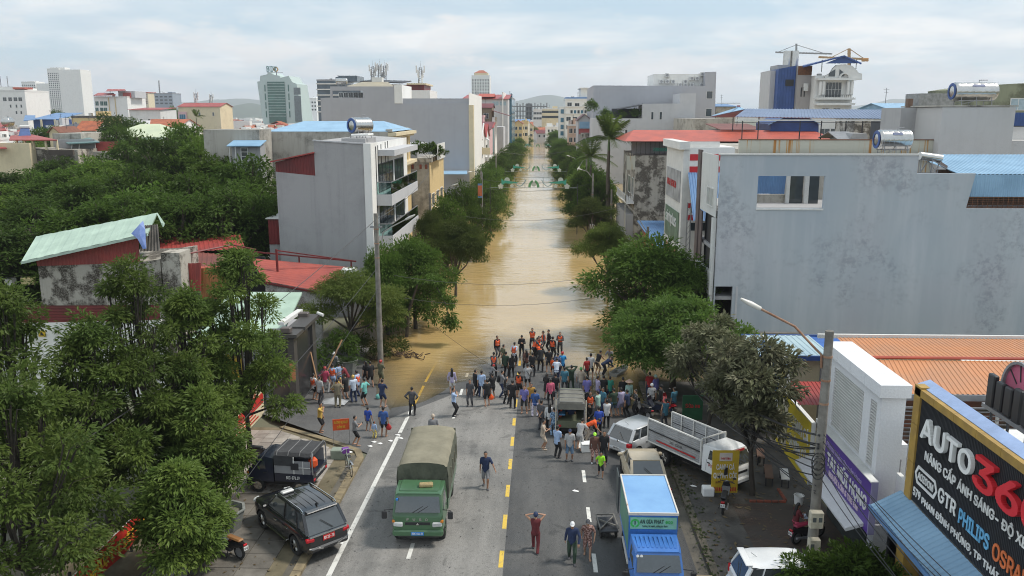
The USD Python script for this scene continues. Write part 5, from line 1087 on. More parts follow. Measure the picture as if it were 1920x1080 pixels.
# --- right row
t = house('white_flats','white six-storey block with teal windows and a blue roof edge on the right',1060,1112,188,330,24,w_white,('flat',trim,.6),None)
t.put('blue_roof',MB().box(t.x0,t.x0+8.5,331,345,t.z+.3,t.z+1.2),blue_t); t.put('upper_storey',MB().box(t.x0+6,t.x1,332,350,t.z+.02,t.z+4.4),w_white); t.put('roof_slab',MB().box(t.x0+5.5,t.x1,331.5,351,t.z+4.42,t.z+4.8),trim)
t.put('left_wing',MB().box(t.x0-2.2,t.x0-.02,331,352,ZB,t.z-2.4),w_white)
for py in (209,225,238,250): p = aty(1055,py,331); win_y(t,t.x0-1.8,t.x0-.4,p[2]-.9,p[2]+.9,331,trim,blglass,1)
for k in range(7): x = t.x0 + 2 + k * 1.35; win_y(t,x,x+1.0,aty(1,213,330)[2],aty(1,206.5,330)[2],330,trim,blglass if k%2 else dkglass,1)
for px, py in ((1082,197),(1068,196),(1078,223),(1066,223),(1066,238),(1105,222),(1100,200)): p = aty(px,py,330); win_y(t,p[0]-.9,p[0]+.9,p[2]-.8,p[2]+.8,330,trim,dkglass,2)
for z in (213.5,200): t.put('ledge',MB().box(t.x0-.1,t.x1,329.7,329.98,aty(1,z,330)[2]-.2,aty(1,z,330)[2]+.15),trim)
t = house('gable_shop_house','narrow shop-house with white gable, blue board and red awning on the right',1084,1108,226,236,14,w_lgrey,('gy',red_d,1.8),None)
t.put('blue_board',MB().box(t.x0+.4,t.x1-.3,235.8,235.97,aty(1,240,236)[2],aty(1,228,236)[2]),blue_p); t.put('red_awning',MB().sheet((t.x0+.2,234.6,aty(1,250,236)[2]),(t.x1-.1,234.6,aty(1,250,236)[2]),(t.x1-.1,235.96,aty(1,241,236)[2]),(t.x0+.2,235.96,aty(1,241,236)[2]),.1),red_t)
house('old_grey_shop','stained grey shop front at the water beneath the gabled shop-house',1091,1107,250,224,8,w_mold,None,(2,1,2,2,.9))
house('peach_house','tall slim peach and grey house on the right of the street',1066,1084,236,262,12,wall('peach_plaster',(.5,.36,.28),(.25,.2,.18),.5),('flat',trim,.5),(2,3,1.5,7,1.1))
t = house('cream_flats','long cream four-storey block far beyond the end of the street',1016,1053,205,620,20,w_cream,('flat',trim,.8),(9,2,1.8,5.5,2.2,.8),windows_one=True); house('cream_flats','smaller cream block joined to the left of the long cream block',1000,1016,207,600,16,w_dust,('flat',trim,.8),(3,2,2,5.5,1.8),windows_one=True)
t = T('concrete_skeleton','bare concrete frame of an unfinished block far down the street','building',(0,900,0)); cx0, cx1 = aty(958,1,900)[0], aty(1027,1,900)[0]; zt = aty(1,196,900)[2]
for k in range(13): x = cx0 + (cx1-cx0) * k / 12; t.put('column',MB().box(x-.5,x+.5,900,915,0,zt+(.0 if k%2 else 1.5)),M('raw_concrete',(.2,.2,.2),.9))
for k in range(4): t.put('floor_slab',MB().box(cx0,cx1,899.5,916,10+5*k,10.9+5*k),M('raw_concrete',(.2,.2,.2),.9))
t.put('lift_core',MB().box((cx0+cx1)/2-3,(cx0+cx1)/2+3,905,912,0,zt+1),M('raw_concrete',(.2,.2,.2),.9))
t = house('stained_tower_house','stained brown house with a blue tin top to the right of the grey office block',1343,1380,200,236,14,w_stain,('mono',blue_t,.9),None); t.put('roof_rail',MB().box(t.x0,t.x1+1,235.5,235.6,t.z+.9,t.z+1.0),metal_d)
t = T('blue_hip_canopy','blue hipped tin roof with red ridge left of the long canopy','canopy',(aty(1400,210,118)[0],118,13)); A, B = aty(1367,217,118), aty(1432,217,118)
t.put('roof',hip(A[0],B[0],118,128,A[2],1.3,3.0),blue_p); t.put('ridge',MB().bar((A[0]+2.6,123,A[2]+1.33),(B[0]-2.6,123,A[2]+1.33),.25),red_t)
for x in (A[0]+.6,B[0]-.6): t.put('post',MB().box(x,x+.12,118.3,118.4,10,A[2]),metal_d)
house('dark_red_roof_house','low house with brown-red tin roof behind the long orange-red roof',1356,1428,244,134,12,w_grey,('mono',M('brown_red_sheet',(.19,.055,.04),.6),.9),None)
house('blue_gable_house','blue tin gabled roof on the skyline left of the roof bulkhead',1664,1722,203,140,12,blue_p,('gx',blue_p,.9),None)
# --- skyline towers and left middle distance
def towers():
    t = house('white_tower','tallest white apartment tower on the left skyline',88,110,130.5,1100,22,w_white,('flat',trim,1.5),(6,22,5,58,1.3,.8),windows_one=True)
    t.put('right_block',MB().box(t.x1+.02,aty(138,1,1100)[0],1098,1124,ZB,t.z),w_white); t.put('roof_room',MB().box(t.x0+2,t.x1+6,1104,1116,t.z+.02,t.z+3),trim)
    t = house('white_tower','lower white apartment tower left of the tallest one',40,66,155,1250,24,w_white,('flat',trim,1.5),(7,16,4,48,1.6,.9),windows_one=True)
    t.put('right_block',MB().box(t.x1+.02,aty(82,1,1250)[0],1252,1275,ZB,t.z-1),w_white); t.put('roof_room',MB().box(t.x0+6,t.x0+16,1256,1266,t.z+.02,t.z+2.5),trim)
    t = house('slim_tower','slim white tower with an orange cap above the long grey block',884,918,141,900,22,w_white,None,(7,11,5,38,1.2,.9),windows_one=True)
    t.put('cap_storey',MB().box(t.x0+2.5,t.x1-2,903,919,t.z,t.z+2.4),w_cream); t.put('orange_cap',hip(t.x0+3,t.x1-2.5,903,919,t.z+2.42,3.2,5),tile_o)
    t = T('bank_tower','pale green glass bank tower with BIDV letters on its roof','building',(aty(520,1,650)[0],650,0)); q = lambda x, y: tuple(aty(x,y,650)[[0,2]])
    pg = M('pale_green_wall',(.42,.50,.48),.6,var=.1); gg = M('green_glass',(.035,.12,.095),.15,var=.4,scale=.25,spec=.8)
    t.put('wall',MB().prism([(q(482,1)[0],ZB),q(482,153),q(487,152),q(488,142),q(499,140),q(505,135),q(512,140),q(524,142),q(526,146),q(541,142),q(548,154),q(556,157),(q(560,1)[0],ZB)],650,680),pg)
    g = t.put('glass_front',MB().box(q(492,1)[0],q(525,1)[0],649.5,649.98,q(1,230)[1],q(1,154)[1]),gg)
    for k in range(13): z = q(1,218-5*k)[1]; t.put('glass_band',MB().box(q(492,1)[0],q(525,1)[0],649.35,649.48,z,z+.3),pg,g)
    for px in (486,531): 
        for k in range(4): z = q(1,220-16*k)[1]; t.put('slit_window',MB().box(q(px,1)[0],q(px+2,1)[0],649.8,649.98,z,z+5),gg)
    s = t.put('side_windows',MB().box(q(542,1)[0],q(555,1)[0],649.7,649.98,q(1,228)[1],q(1,180)[1]),M('grey_grid',(.16,.19,.2),.3,var=.4)); t.put('side_panel',MB().box(q(542,1)[0],q(555,1)[0],649.7,649.98,q(1,178)[1],q(1,165)[1]),M('grey_grid',(.16,.19,.2),.3))
    w = q(512,1)[0] - q(491,1)[0]
    for k, c in enumerate('BIDV'): t.put('roof_letter',place_text(text_fit(c,w*(.23 if c!='I' else .06),4.0,.6,True),(q(491,1)[0]+w*(0,.27,.38,.66)[k],652,q(1,135)[1]),(1,0,0),(0,0,1)),M('letter_teal',(.03,.16,.16),.4))
    t.put('letter_frame',MB().box(q(490,1)[0],q(521,1)[0],652.7,653,q(1,136.5)[1],q(1,135.6)[1]),metal_g)
    c = aty(517,130,652); t.put('flower_mark',MB().prism(sg.Point(c[0],c[2]).buffer(1.9,3).difference(sg.Point(c[0],c[2]).buffer(1.1,3)),652,652.5),M('letter_gold',(.55,.33,.10),.4)); t.put('mast',MB().box(c[0]-.3,c[0]+.3,653,653.5,q(1,142)[1],c[2]-1.5),metal_g)
    t = house('glass_hotel','dark glass hotel block peering over the left end of the large grey roof',594,640,152,400,26,M('slate_glass',(.10,.13,.16),.2,var=.4,scale=.3),('flat',metal_g,.8),None)
    for k in range(6): z = t.z - 1.5 - 2.6 * k; t.put('balcony_band',MB().box(t.x0-.3,t.x1,399.4,399.98,z,z+.5),trim)
    t.put('upper_block',MB().box(aty(628,1,404)[0],aty(664,1,404)[0],404,420,t.z,aty(1,143,404)[2]),M('slate_glass',(.1,.13,.16),.2)); t.put('side_wing',MB().box(t.x1,aty(668,1,400)[0],402,424,ZB,t.z-1.5),M('slate_glass',(.1,.13,.16),.2))
    t = house('mast_house','white house with dark red terrace storey carrying a telecom mast',752,806,169,230,16,w_white,None,None); t.put('red_storey',MB().box(t.x0+.3,t.x1-1.6,230.2,244,t.z+.02,aty(1,160,230)[2]),red_d); t.put('roof_slab',MB().box(t.x0+1.6,t.x1-1,229.6,245,aty(1,159.8,230)[2],aty(1,157,230)[2]),w_cream)
    t = house('dark_canopy_house','house with a thin dark canopy roof carrying a cluster of antennas',684,750,158,250,18,w_dust,None,None); t.put('canopy',MB().sheet((t.x0-1,248,t.z+.9),(t.x1+1,248,t.z+.4),(t.x1+1,266,t.z+1.6),(t.x0-1,266,t.z+2.0),.25),metal_d)
    house('bright_white_block','bright white block on the skyline between the bank tower and the hotel',562,593,186,820,30,M('bright_white',(.8,.8,.8),.6,var=.05),('flat',trim,1),(6,3,3,10,1.5),windows_one=True)
    t = house('corner_hotel','white hotel with square windows cut by the left edge of the picture',-20,46,172,480,24,w_white,('flat',trim,1),None)
    for px in (9,19,29,38): p = aty(px,186,480); win_y(t,p[0]-1.1,p[0]+1.1,p[2]-1.1,p[2]+1.1,480,trim,dkglass,2)
    for px, py in ((31,199),(40,199),(31,211),(40,211),(20,199)): p = aty(px,py,480); win_y(t,p[0]-.5,p[0]+.5,p[2]-.9,p[2]+.9,480,trim,dkglass,1)
    t.put('roof_room',MB().box(t.x0+2,t.x1-8,484,500,t.z+.05,t.z+3),w_dust); t.put('red_top',MB().box(t.x1-8,t.x1-1,482,490,t.z+1.5,t.z+2.6),red_o)
    for px in (3,16): p = aty(px,172,488); t.put('antenna',MB().box(p[0]-.15,p[0]+.15,488,488.3,t.z,t.z+9),metal_g)
    t = house('red_terrace_building','white five-storey building with red awnings stacked on its roof terraces',176,238,183,420,20,w_white,('flat',trim,.6),None)
    for px in (182,191,198): 
        for py in (194,206): p = aty(px,py,420); win_y(t,p[0]-.9,p[0]+.9,p[2]-1.1,p[2]+1.1,420,trim,M('green_pane',(.05,.12,.11),.15),2)
    t.put('awning',MB().sheet(aty(175,179,418),aty(218,178,418),aty(212,174,432),aty(184,174,432),.2),red_t); t.put('top_storey',MB().box(aty(205,1,424)[0],aty(237,1,424)[0],424,436,t.z,aty(1,171,424)[2]),w_lgrey); t.put('top_awning',MB().sheet(aty(198,171,420),aty(236,169.5,420),aty(234,167,434),aty(202,167,434),.2),red_t); t.put('red_wall',MB().box(aty(214,1,423)[0],aty(228,1,423)[0],422.8,423.9,t.z,aty(1,174,423)[2]),red_t)
    for px in (204,216): p = aty(px,190,419.9); t.put('rain_pipe',MB().box(p[0]-.15,p[0]+.15,419.7,419.98,4,t.z),w_ylw)
    t = house('cream_tower','cream and pink striped tower on the left skyline',243,277,174,1300,26,w_cream,None,(5,5,3,16,3.2,1.0),windows_one=True,glass=M('dusky_window',(.25,.17,.16),.4)); t.put('cap',MB().box(t.x0-1,t.x1+1,1299,1327,t.z,t.z+1.2),red_o)
    t = house('grey_office_tower','small grey office tower with lattice mast on the left skyline',289,323,176,900,22,M('blue_grey_wall',(.3,.34,.39),.6),('flat',metal_g,.8),(4,3,3,10,3.2),windows_one=True); p = aty(298,160,905); t.put('lattice_mast',MB().box(p[0]-.5,p[0]+.5,905,906,t.z,p[2]+5),metal_g)
    t = house('long_beige_house','long beige house with three small windows and a low red roof',334,412,200,340,14,w_cream,('gx',red_t,1.6),(3,1,3.0,3.0,.8)); t.put('pink_end',MB().box(t.x0-.1,t.x0+3.4,339.5,339.98,ZB,t.z-2),w_pink); win_y(t,t.x0+.4,t.x0+3,t.z-5,t.z-3,339.5,trim,blglass,3)
    t = house('beige_terrace_house','grey terrace house with thin red roof line left of the long beige house',242,300,206,310,14,w_dust,('mono',red_t,.9),(4,1,4,4,.9))
    t = house('orange_tile_house','wide house with broad orange tiled roof behind the pale green pavilion',262,332,240,250,18,w_white,('gx',tile_o,2.6),None); t.put('dormer',MB().prism([(t.x0-3,t.z),(t.x0+3,t.z),(t.x0,t.z+2.2)],246,258),w_lgrey)
    t = house('tile_cottage','cottage with weathered orange tiled roof above a white wall',143,179,245,190,7,w_white,('gx',tile_o,2.2),None)
    t = house('yellow_villa','old yellowish villa with flat stained roof and tanks',134,190,221,290,14,w_ylw,('flat',fibro,.7),(4,1,2.2,2.2,.9))
    t = house('blue_roof_hall','two stepped bright blue metal roofs at left above dark trees',62,110,224,300,16,blue_d,('mono',blue_t,2.4),None); t.put('second_roof',MB().sheet(aty(44,226,296),aty(66,224,296),aty(66,216,310),aty(47,216,310),.2),blue_t)
    for px in (78,104): p = aty(px,230,299); t.put('column',MB().box(p[0]-.3,p[0]+.3,298.6,299,0,t.z),w_cream)
    t = house('white_shed_house','white house with dark slate shed roof below the blue roofs',110,135,240,205,8,w_white,('mono',M('slate_dark',(.06,.06,.075),.6),1.0),None); t = house('white_garden_house','small white house with blue-grey flat roof left of the slate-roofed one',87,109,238,215,8,w_lgrey,('flat',trim,.4),None)
    t = house('brown_gable_cottage','little cream cottage with brown gabled roof behind the trees',92,110,249,175,8,w_cream,('gy',M('brown_tile',(.2,.08,.05),.8),1.3),None)
    # pale green pavilion
    t = T('green_pavilion','open pavilion with broad pale green hipped metal roof rising from the trees','pavilion',(aty(250,260,165)[0],165,0)); A, B = aty(196,257,165), aty(303,258,165)
    t.put('roof',hip(A[0],B[0],165,181,A[2],2.5,4.2,.4),M('straw_green_sheet',(.52,.56,.38),.5,col2=(.42,.47,.33),scale=.3)); t.put('fascia',MB().box(A[0]-.3,B[0]+.3,164.7,164.8,A[2]-.5,A[2]-.05),green_p)
    t.put('floor',MB().box(A[0],B[0],165,181,0,aty(1,273,165)[2]),w_white)
    for k in range(5): x = A[0] + (B[0]-A[0]) * k / 4; t.put('post',MB().box(x,x+.2,165,165.2,aty(1,273,165)[2],A[2]),trim)
    t.put('back_screen',MB().box(A[0],B[0],174,174.2,aty(1,273,165)[2],A[2]-.4),metal_d)
    # teal-roofed red shed and the porch house at the left edge
    t = T('teal_roof_shed','red-walled rooftop shed with tilted teal roof on a beige flank wall','building',(aty(145,290,125)[0],125,0)); q = lambda x, y, Y=125: aty(x,y,Y)
    t.put('beige_wall',MB().box(q(111,1)[0],q(184,1)[0],125,133,ZB,q(1,284)[2]),w_stain); t.put('red_wall',MB().box(q(112,1)[0],q(184,1)[0],126.5,126.7,q(1,284)[2],q(1,266)[2]),red_t); t.put('roof',MB().sheet(q(128,269,124),q(187,266,124),q(166,257,134),q(104,258,134),.15),teal_t)
    for px in (132,146): p = q(px,270,124.6); t.put('post',MB().bar((p[0],124.6,q(1,284)[2]),(p[0]+.3,124.6,q(1,268)[2]),.12),trim)
    t = T('porch_house','old house with dark red tin porch roof on thin pillars at the left edge','building',(aty(60,290,120)[0],120,0)); q = lambda x, y, Y=120: aty(x,y,Y)
    t.put('body',MB().box(q(-40,1)[0],q(108,1)[0],121,130,ZB,q(1,281)[2]),w_mold); t.put('cream_flank',MB().box(q(-40,1)[0],q(27,1)[0],119.5,120.95,ZB,q(1,268)[2]),w_cream); t.put('porch_roof',MB().sheet(q(17,262),q(107,262),q(60,252,130),q(20,254,130),.15),red_t)
    for px in (31,46,61,85,106): p = q(px,270,120.3); t.put('pillar',MB().box(p[0]-.12,p[0]+.12,120.3,120.55,q(1,281)[2],q(1,262)[2]),w_cream)
    t.put('porch_wall',MB().box(q(27,1)[0],q(108,1)[0],126,126.2,q(1,281)[2],q(1,263)[2]),w_grey); t.put('balcony_front',MB().box(q(62,1)[0],q(109,1)[0],119.6,120,q(1,290)[2],q(1,281)[2]),wall('burnt_wall',(.08,.065,.055),(.03,.03,.03),.5)); t.put('red_side_roof',MB().sheet(q(-10,278,118),q(13,278,118),q(2,268,124),q(-10,268,124),.12),red_t)
    t.put('rear_red_roof',MB().sheet(q(-15,246,130),q(12,244,130),q(2,230,142),q(-15,230,142),.12),red_t); t.put('old_upper_wall',MB().box(q(-15,1)[0],q(45,1)[0],131,140,ZB,q(1,250,131)[2]),w_stain)
    tank('water_tank','upright-looking steel tank on the old roof at the far left edge',(q(16,240,134)[0],134,q(1,243,131)[2]),1.4,.75,90,False)
    p = q(46,248,128); u = T('solar_heater','tilted blue solar water panel with white tank on the old left roof','solar heater',p); u.put('panel',MB().sheet(p+(-.6,-1,-1.0),p+(1.6,-1,-1.0),p+(.2,1,.6),p+(-1.2,1,.6),.08),M('solar_blue',(.08,.13,.3),.15)); u.put('tank',MB().cyl(p+(-1.3,1.2,.8),p+(.3,1.2,.8),.3,12),trim)
towers()
def mast(label,px,py0,py1,Y,n,spread):
    p0, p1 = aty(px,py0,Y), aty(px,py1,Y); t = T('telecom_mast',label,'antenna mast',p0); m = MB()
    for a, b in ((-1,-1),(1,-1),(1,1),(-1,1)): m.bar(p0+(a*.5,b*.5,0),p1+(a*.25,b*.25,0),.12)
    k = 8
    for i in range(k): z = p0[2] + (p1[2]-p0[2]) * i / k; z2 = p0[2] + (p1[2]-p0[2]) * (i+1) / k; m.bar((p0[0]-.5,p0[1]-.5,z),(p0[0]+.5,p0[1]-.5,z2),.07)
    t.put('lattice',m,metal_g)
    for i in range(n):
        q = math.pi * 2 * i / n; r = spread; z = p1[2] - .5 - (i%3) * 1.3
        t.put('panel_antenna',MB().cbox((p1[0]+r*math.cos(q),p1[1]+r*math.sin(q),z),(.35,.3,2.0),.05),trim); t.put('arm',MB().bar((p1[0],p1[1],z),(p1[0]+r*math.cos(q),p1[1]+r*math.sin(q),z),.07),metal_g)
    t.put('whip',MB().bar(p1,p1+(0,0,1.6),.06),metal_g)
mast('left group of panel antennas on the dark canopy roof',699,152,124,255,6,1.1); mast('tall crowded antenna mast on the dark canopy roof',712,148,121,257,9,2.0); mast('right group of antennas on the dark canopy roof',721,150,123,256,5,1.0); mast('slim antenna mast on the dark red terrace storey',788,157,126,236,6,1.1); mast('thin telecom mast left of the long beige house roof',367,198,175,350,6,.8); mast('second thin telecom mast behind the long beige house',396,196,178,380,5,.8)

# crowded small houses of the middle distance: a few kinds, many copies
KINDS = []
def small_house(name,label,group,wallm,roofm,kind,w,d,h,rh):
    t = thing(name,label,'house',(0,0,0),0,None,group)
    put('wall',MB().box(-w/2,w/2,0,d,-1.5,h),wallm,t)
    if kind == 'gx': put('roof',gable(-w/2,w/2,0,d,h,rh,'x'),roofm,t); put('gable_wall',MB().prism([(0,h),(d,h),(d/2,h+rh)],-w/2,w/2,'x'),wallm,t)
    elif kind == 'gy': put('roof',gable(-w/2,w/2,0,d,h,rh,'y'),roofm,t); put('gable_wall',MB().prism([(-w/2,h),(w/2,h),(0,h+rh)],0,d),wallm,t)
    elif kind == 'hip': put('roof',hip(-w/2,w/2,0,d,h,rh),roofm,t)
    elif kind == 'mono': put('roof',MB().sheet((-w/2-.4,-.5,h+.1),(w/2+.4,-.5,h+.1),(w/2+.4,d,h+rh),(-w/2-.4,d,h+rh),.12),roofm,t)
    else: put('parapet',parapet(-w/2-.1,w/2+.1,-.1,d+.1,h,.7),wallm,t); put('stair_room',MB().box(-w/2+.5,-w/2+3.5,d*.5,d-1,h,h+2.4),wallm,t); put('roof_tank',MB().cyl((w/4,d/2,h),(w/4,d/2,h+1.6),.6,10),steel,t)
    for k in range(3):
        x = -w / 2 + w * (k+.5) / 3; put('window',MB().box(x-.5,x+.5,-.05,.02,h-2.3,h-1.0),dkglass,t)
    KINDS.append(t); t._n = 0
    return t
far = 'among the crowded rooftops of the far town'
spec = [('tiled_house','small white house with orange tiled gable roof '+far,w_white,tile_o,'gx',8,9,6.5,2.2),('tin_roof_house','small cream house with red tin hipped roof '+far,w_cream,red_t,'hip',9,9,7,2.0),
        ('flat_roof_house','plain white flat-roofed house with roof tank '+far,w_white,trim,'flat',6,12,9.5,0),('flat_roof_house','plain grey flat-roofed house with roof tank '+far,w_dust,trim,'flat',6,12,8,0),
        ('tin_roof_house','small house with bright red sloping tin roof '+far,w_white,red_o,'mono',9,10,6.5,1.6),('tin_roof_house','small house with blue sloping tin roof '+far,w_lgrey,blue_t,'mono',10,11,6.2,1.5),
        ('tiled_house','small ochre house with orange gable end '+far,w_ylw,tile_o,'gy',7,11,7.5,2.2),('stained_house','stained concrete flat house with roof tank '+far,w_stain,fibro,'flat',7,11,8.8,0),('tin_roof_house','low house with dark red gable roof '+far,w_lgrey,red_d,'gx',9,9,5.8,2.0),
        ('pink_house','small pink flat house with roof tank '+far,w_pink,trim,'flat',5.5,11,9,0)]
rng = np.random.default_rng(11); spots = []
yy = 186.0
while yy < 1500:
    step = 13 + (yy-186) * .012
    for (pa,pb) in ((-60,600),(962,1058)) if yy > 470 else ((-60,600),):
        xa, xb = aty(pa,215,yy)[0], aty(pb,215,yy)[0]; x = xa + rng.uniform(0,10)
        while x < xb:
            if not any(b0<x<b1 and b2<yy<b3 for b0,b1,b2,b3 in blocked) and rng.random() < .86: spots.append((x,yy+rng.uniform(-3,3)))
            x += rng.uniform(9,15) + (yy-186) * .006
    yy += step
stuffm = {}
first = [True] * len(spec)
for k, (x,y) in enumerate(spots):
    i = int(rng.choice(len(spec),p=[.17,.14,.13,.09,.12,.06,.09,.08,.08,.04])); n, lab, wm_, rm_, kd, w, d, h, rh = spec[i]; s = rng.uniform(.85,1.2); sz = s * rng.uniform(.85,1.15); rz = rng.normal(0,6) + (90 if rng.random()<.2 else 0)
    if y < 560:
        if first[i]:
            r = small_house(n,lab,lab.replace(' small','')+' group',wm_,rm_,kd,w,d,h,rh); first[i] = r
            xf_ = UsdGeom.Xformable(r); ops = xf_.GetOrderedXformOps(); ops[0].Set(Gf.Vec3d(float(x),float(y),0)); ops[1].Set(float(rz))
        if first[i] is not True and k >= 0 and str(first[i].GetPath()) in stuffm: dup(first[i],lab,(x,y,0),rz,(s,s,sz))
        stuffm[str(first[i].GetPath())] = 1
    else:
        m, ro = stuffm.setdefault(('w',i),MB()), stuffm.setdefault(('r',i),MB()); c, sn = math.cos(math.radians(rz)), math.sin(math.radians(rz)); R = np.array([[c,-sn,0],[sn,c,0],[0,0,1.]]); w, d, h, rh = w * s, d * s, h * sz, rh * s
        a = MB().box(-w/2,w/2,0,d,-1,h).turned(R,(x,y,0)); m.add(a.v[0],a.f[0])
        a = gable(-w/2,w/2,0,d,h,rh,'x') if kd in ('gx','gy') else hip(-w/2,w/2,0,d,h,rh) if kd == 'hip' else MB().sheet((-w/2,0,h+.1),(w/2,0,h+.1),(w/2,d,h+rh+.3),(-w/2,d,h+rh+.3),.2)
        a.turned(R,(x,y,0)); [ro.add(v,f-f.min())for v,f in zip(a.v,a.f)]
far_t = T('far_rooftops','mass of tiny roofs and walls fading towards the horizon','rooftops',(0,900,0)); tag(far_t.p,kind='stuff')
for key, m in stuffm.items():
    if isinstance(key,tuple): far_t.put('walls' if key[0]=='w' else 'roofs',m,spec[key[1]][2 if key[0]=='w' else 3],kind='stuff')
# ---------------------------------------------------------------- vehicles (local axes: +y ahead, +x right, z up from the ground)
rubber = M('rubber',(.02,.02,.02),.8); chrome = M('chrome',(.7,.7,.7),.12,metal=1.0,var=.05); blk = M('black_plastic',(.02,.02,.022),.5)
cglass = M('car_glass',(.05,.058,.062),.03,spec=1.0,var=.2,coat=1.0,metal=.25); redl = M('lamp_red',(.45,.012,.02),.15); clear_l = M('lamp_clear',(.55,.56,.55),.08,spec=.8); amber = M('lamp_amber',(.6,.2,.02),.2)
hull = lambda p: Manifold.hull_points([tuple(map(float,q))for q in p])
def sec(y,pts): return [(s*x,y,z)for x,z in pts for s in(-1,1)]
def loft(secs):
    m = Manifold()
    for a, b in zip(secs[:-1],secs[1:]): m = m + hull(a+b)
    return m
def wheels(t,spots,r,w,rimm=None):
    for x, y in spots:
        s = 1 if x > 0 else -1
        ty = lathe([(r*.62,-w/2),(r*.93,-w/2),(r,-w*.32),(r,w*.32),(r*.93,w/2),(r*.62,w/2)],24); v = ty.vertices.copy(); ty.vertices = np.c_[x+v[:,2],y+v[:,0],r+v[:,1]]
        tw = put('wheel',ty,rubber,t,smooth=40); m = MB()
        m.cyl((x+s*w*.1,y,r),(x+s*w*.34,y,r),r*.63,20)
        for k in range(6):
            q = k * math.pi / 3; m.bar((x+s*w*.38,y+.1*r*math.cos(q),r+.1*r*math.sin(q)),(x+s*w*.38,y+r*.6*math.cos(q),r+r*.6*math.sin(q)),r*.14,w*.12)
        put('rim',m,rimm or steel,tw)
def plate(t,s,x,y,z,back,bg,fg,w=.45,h=.16):
    sgn = -1 if back else 1
    p = put('number_plate',MB().box(x-w/2,x+w/2,min(y,y+sgn*.012),max(y,y+sgn*.012),z-h/2,z+h/2),bg,t)
    put('plate_lettering',place_text(text_fit(s,w*.86,h*.55,.004,True),(x-sgn*-w*.43 if back is False else x-w*.43,y+sgn*.013,z-h*.27),(1 if back else-1,0,0),(0,0,1)),fg,p)
def car(name,label,cat,loc,rz,pm,L,Wd,H,belt,hood,y_rear_b,y_rear_t,y_front_t,y_cowl,r,wb,kind='suv',lamp=None,bump=None):
    t = thing(name,label,cat,loc,rz); hw = Wd / 2; f = L / 2; g = .22 if kind != 'suv' else .30
    low = lambda y, w, zt, zl=0.0: sec(y,[(w*.90,g+zl),(w,g+.16+zl),(w,zt-.22),(w*.93,zt-.04),(w*.84,zt)])
    back = belt if kind != 'sedan' else belt + .02
    body = loft([low(-f,hw*.84,back-.14,.1),low(-f+.14,hw*.96,back-.03),low(-f+.6,hw,back),low(y_cowl-.1,hw,belt),low(y_cowl+.15,hw,hood+.03),low(f-.45,hw*.98,hood-.05),low(f-.12,hw*.88,hood-.14),low(f,hw*.74,hood-.26,.08)])
    ya, yb_ = -wb / 2 + (.0 if kind=='suv' else-.05), wb / 2
    for y in (ya,yb_): body = body - Manifold.cylinder(Wd+1,r*1.22,r*1.22,24,True).rotate((0,90,0)).translate((0,y,r*1.02))
    put('body',MB().tm(body),pm,t,smooth=35)
    put('underbody',MB().box(-hw*.82,hw*.82,-f+.3,f-.3,g-.02,g+.3).box(-hw*.7,hw*.7,ya-r,yb_+r,g+.02,belt-.3),blk,t)
    wheels(t,[(s*(hw-.11),y)for y in(ya,yb_)for s in(-1,1)],r,.22)
    rw = hw * .77; gl = loft([sec(y_rear_b,[(hw*.86,back-.06)])+sec(y_rear_t,[(rw,H-.05)])+sec(y_rear_t-.0,[(hw*.86,back-.06)]),sec(y_front_t,[(rw,H-.05),(hw*.86,belt-.04)])+sec(y_cowl,[(hw*.84,belt-.06)])])
    gh = put('cabin_glass',MB().tm(gl),cglass,t)
    rf = loft([sec(y_rear_t-.06,[(rw*.9,H-.035),(rw*.97,H-.1)]),sec(y_rear_t+.3,[(rw*.93,H+.01),(rw*1.03,H-.07)]),sec((y_rear_t+y_front_t)/2,[(rw*.9,H+.035),(rw*1.04,H-.05)]),sec(y_front_t-.2,[(rw*.9,H+.01),(rw*1.03,H-.06)]),sec(y_front_t+.05,[(rw*.88,H-.04),(rw*.97,H-.09)])])
    put('roof',MB().tm(rf),pm,t,smooth=40)
    for s in (-1,1):
        ym = (y_cowl+y_rear_t) / 2 - .1
        for a_, b_, w_, d_ in (((s*hw*.85,y_cowl,belt-.05),(s*rw*.99,y_front_t,H-.06),.07,.06),((s*hw*.87,y_rear_b+.05,back-.05),(s*rw*.99,y_rear_t,H-.06),.16 if kind=='hatch' else .12,.06),((s*hw*.872,ym,belt-.05),(s*rw*1.005,ym,H-.06),.09,.03)): put('pillar',MB().bar(a_,b_,w_,d_),pm,t)
        if kind == 'suv' or kind == 'hatch': yq = y_rear_t + .45; put('rear_pillar',MB().bar((s*hw*.872,yq-.15,belt-.05),(s*rw*1.005,yq,H-.06),.1,.03),pm,t)
        for yd in (ym+.55,ym-.35): put('door_handle',MB().cbox((s*(hw+.01),yd,belt-.22),(.04,.2,.05),.01),chrome if kind=='suv' else pm,t)
        mr = put('mirror',MB().cbox((s*(hw+.08),y_cowl-.25,belt+.06),(.22,.14,.17),.05),pm,t)
        put('tail_lamp',MB().cbox((s*hw*.80,-f+.09,back-.22),(hw*.34,.2,.16 if kind!='hatch' else .24),.04,rz=s*.22),redl,t); put('headlamp',MB().cbox((s*hw*.70,f-.15,hood-.24),(hw*.36,.3,.17),.05,rz=-s*.4),clear_l,t)
        put('door_seam',MB().box(s*hw*1.0-.004,s*hw*1.0+.004,ym-.005,ym+.01,g+.2,belt-.2),blk,t)
    put('bumper',MB().cbox((0,-f+.04,g+.2),(Wd*.86,.24,.2),.06),bump or pm,t)
    put('grille',MB().cbox((0,f-.06,hood-.34),(Wd*.4,.12,.2),.03),blk,t)
    put('wiper',MB().bar((.25,y_rear_b-.01,back),(-.15,(y_rear_b+y_rear_t)/2-.03,(back+H)/2),.02),blk,t)
    return t
def on(x,y): return (x,y,floor(x,y))
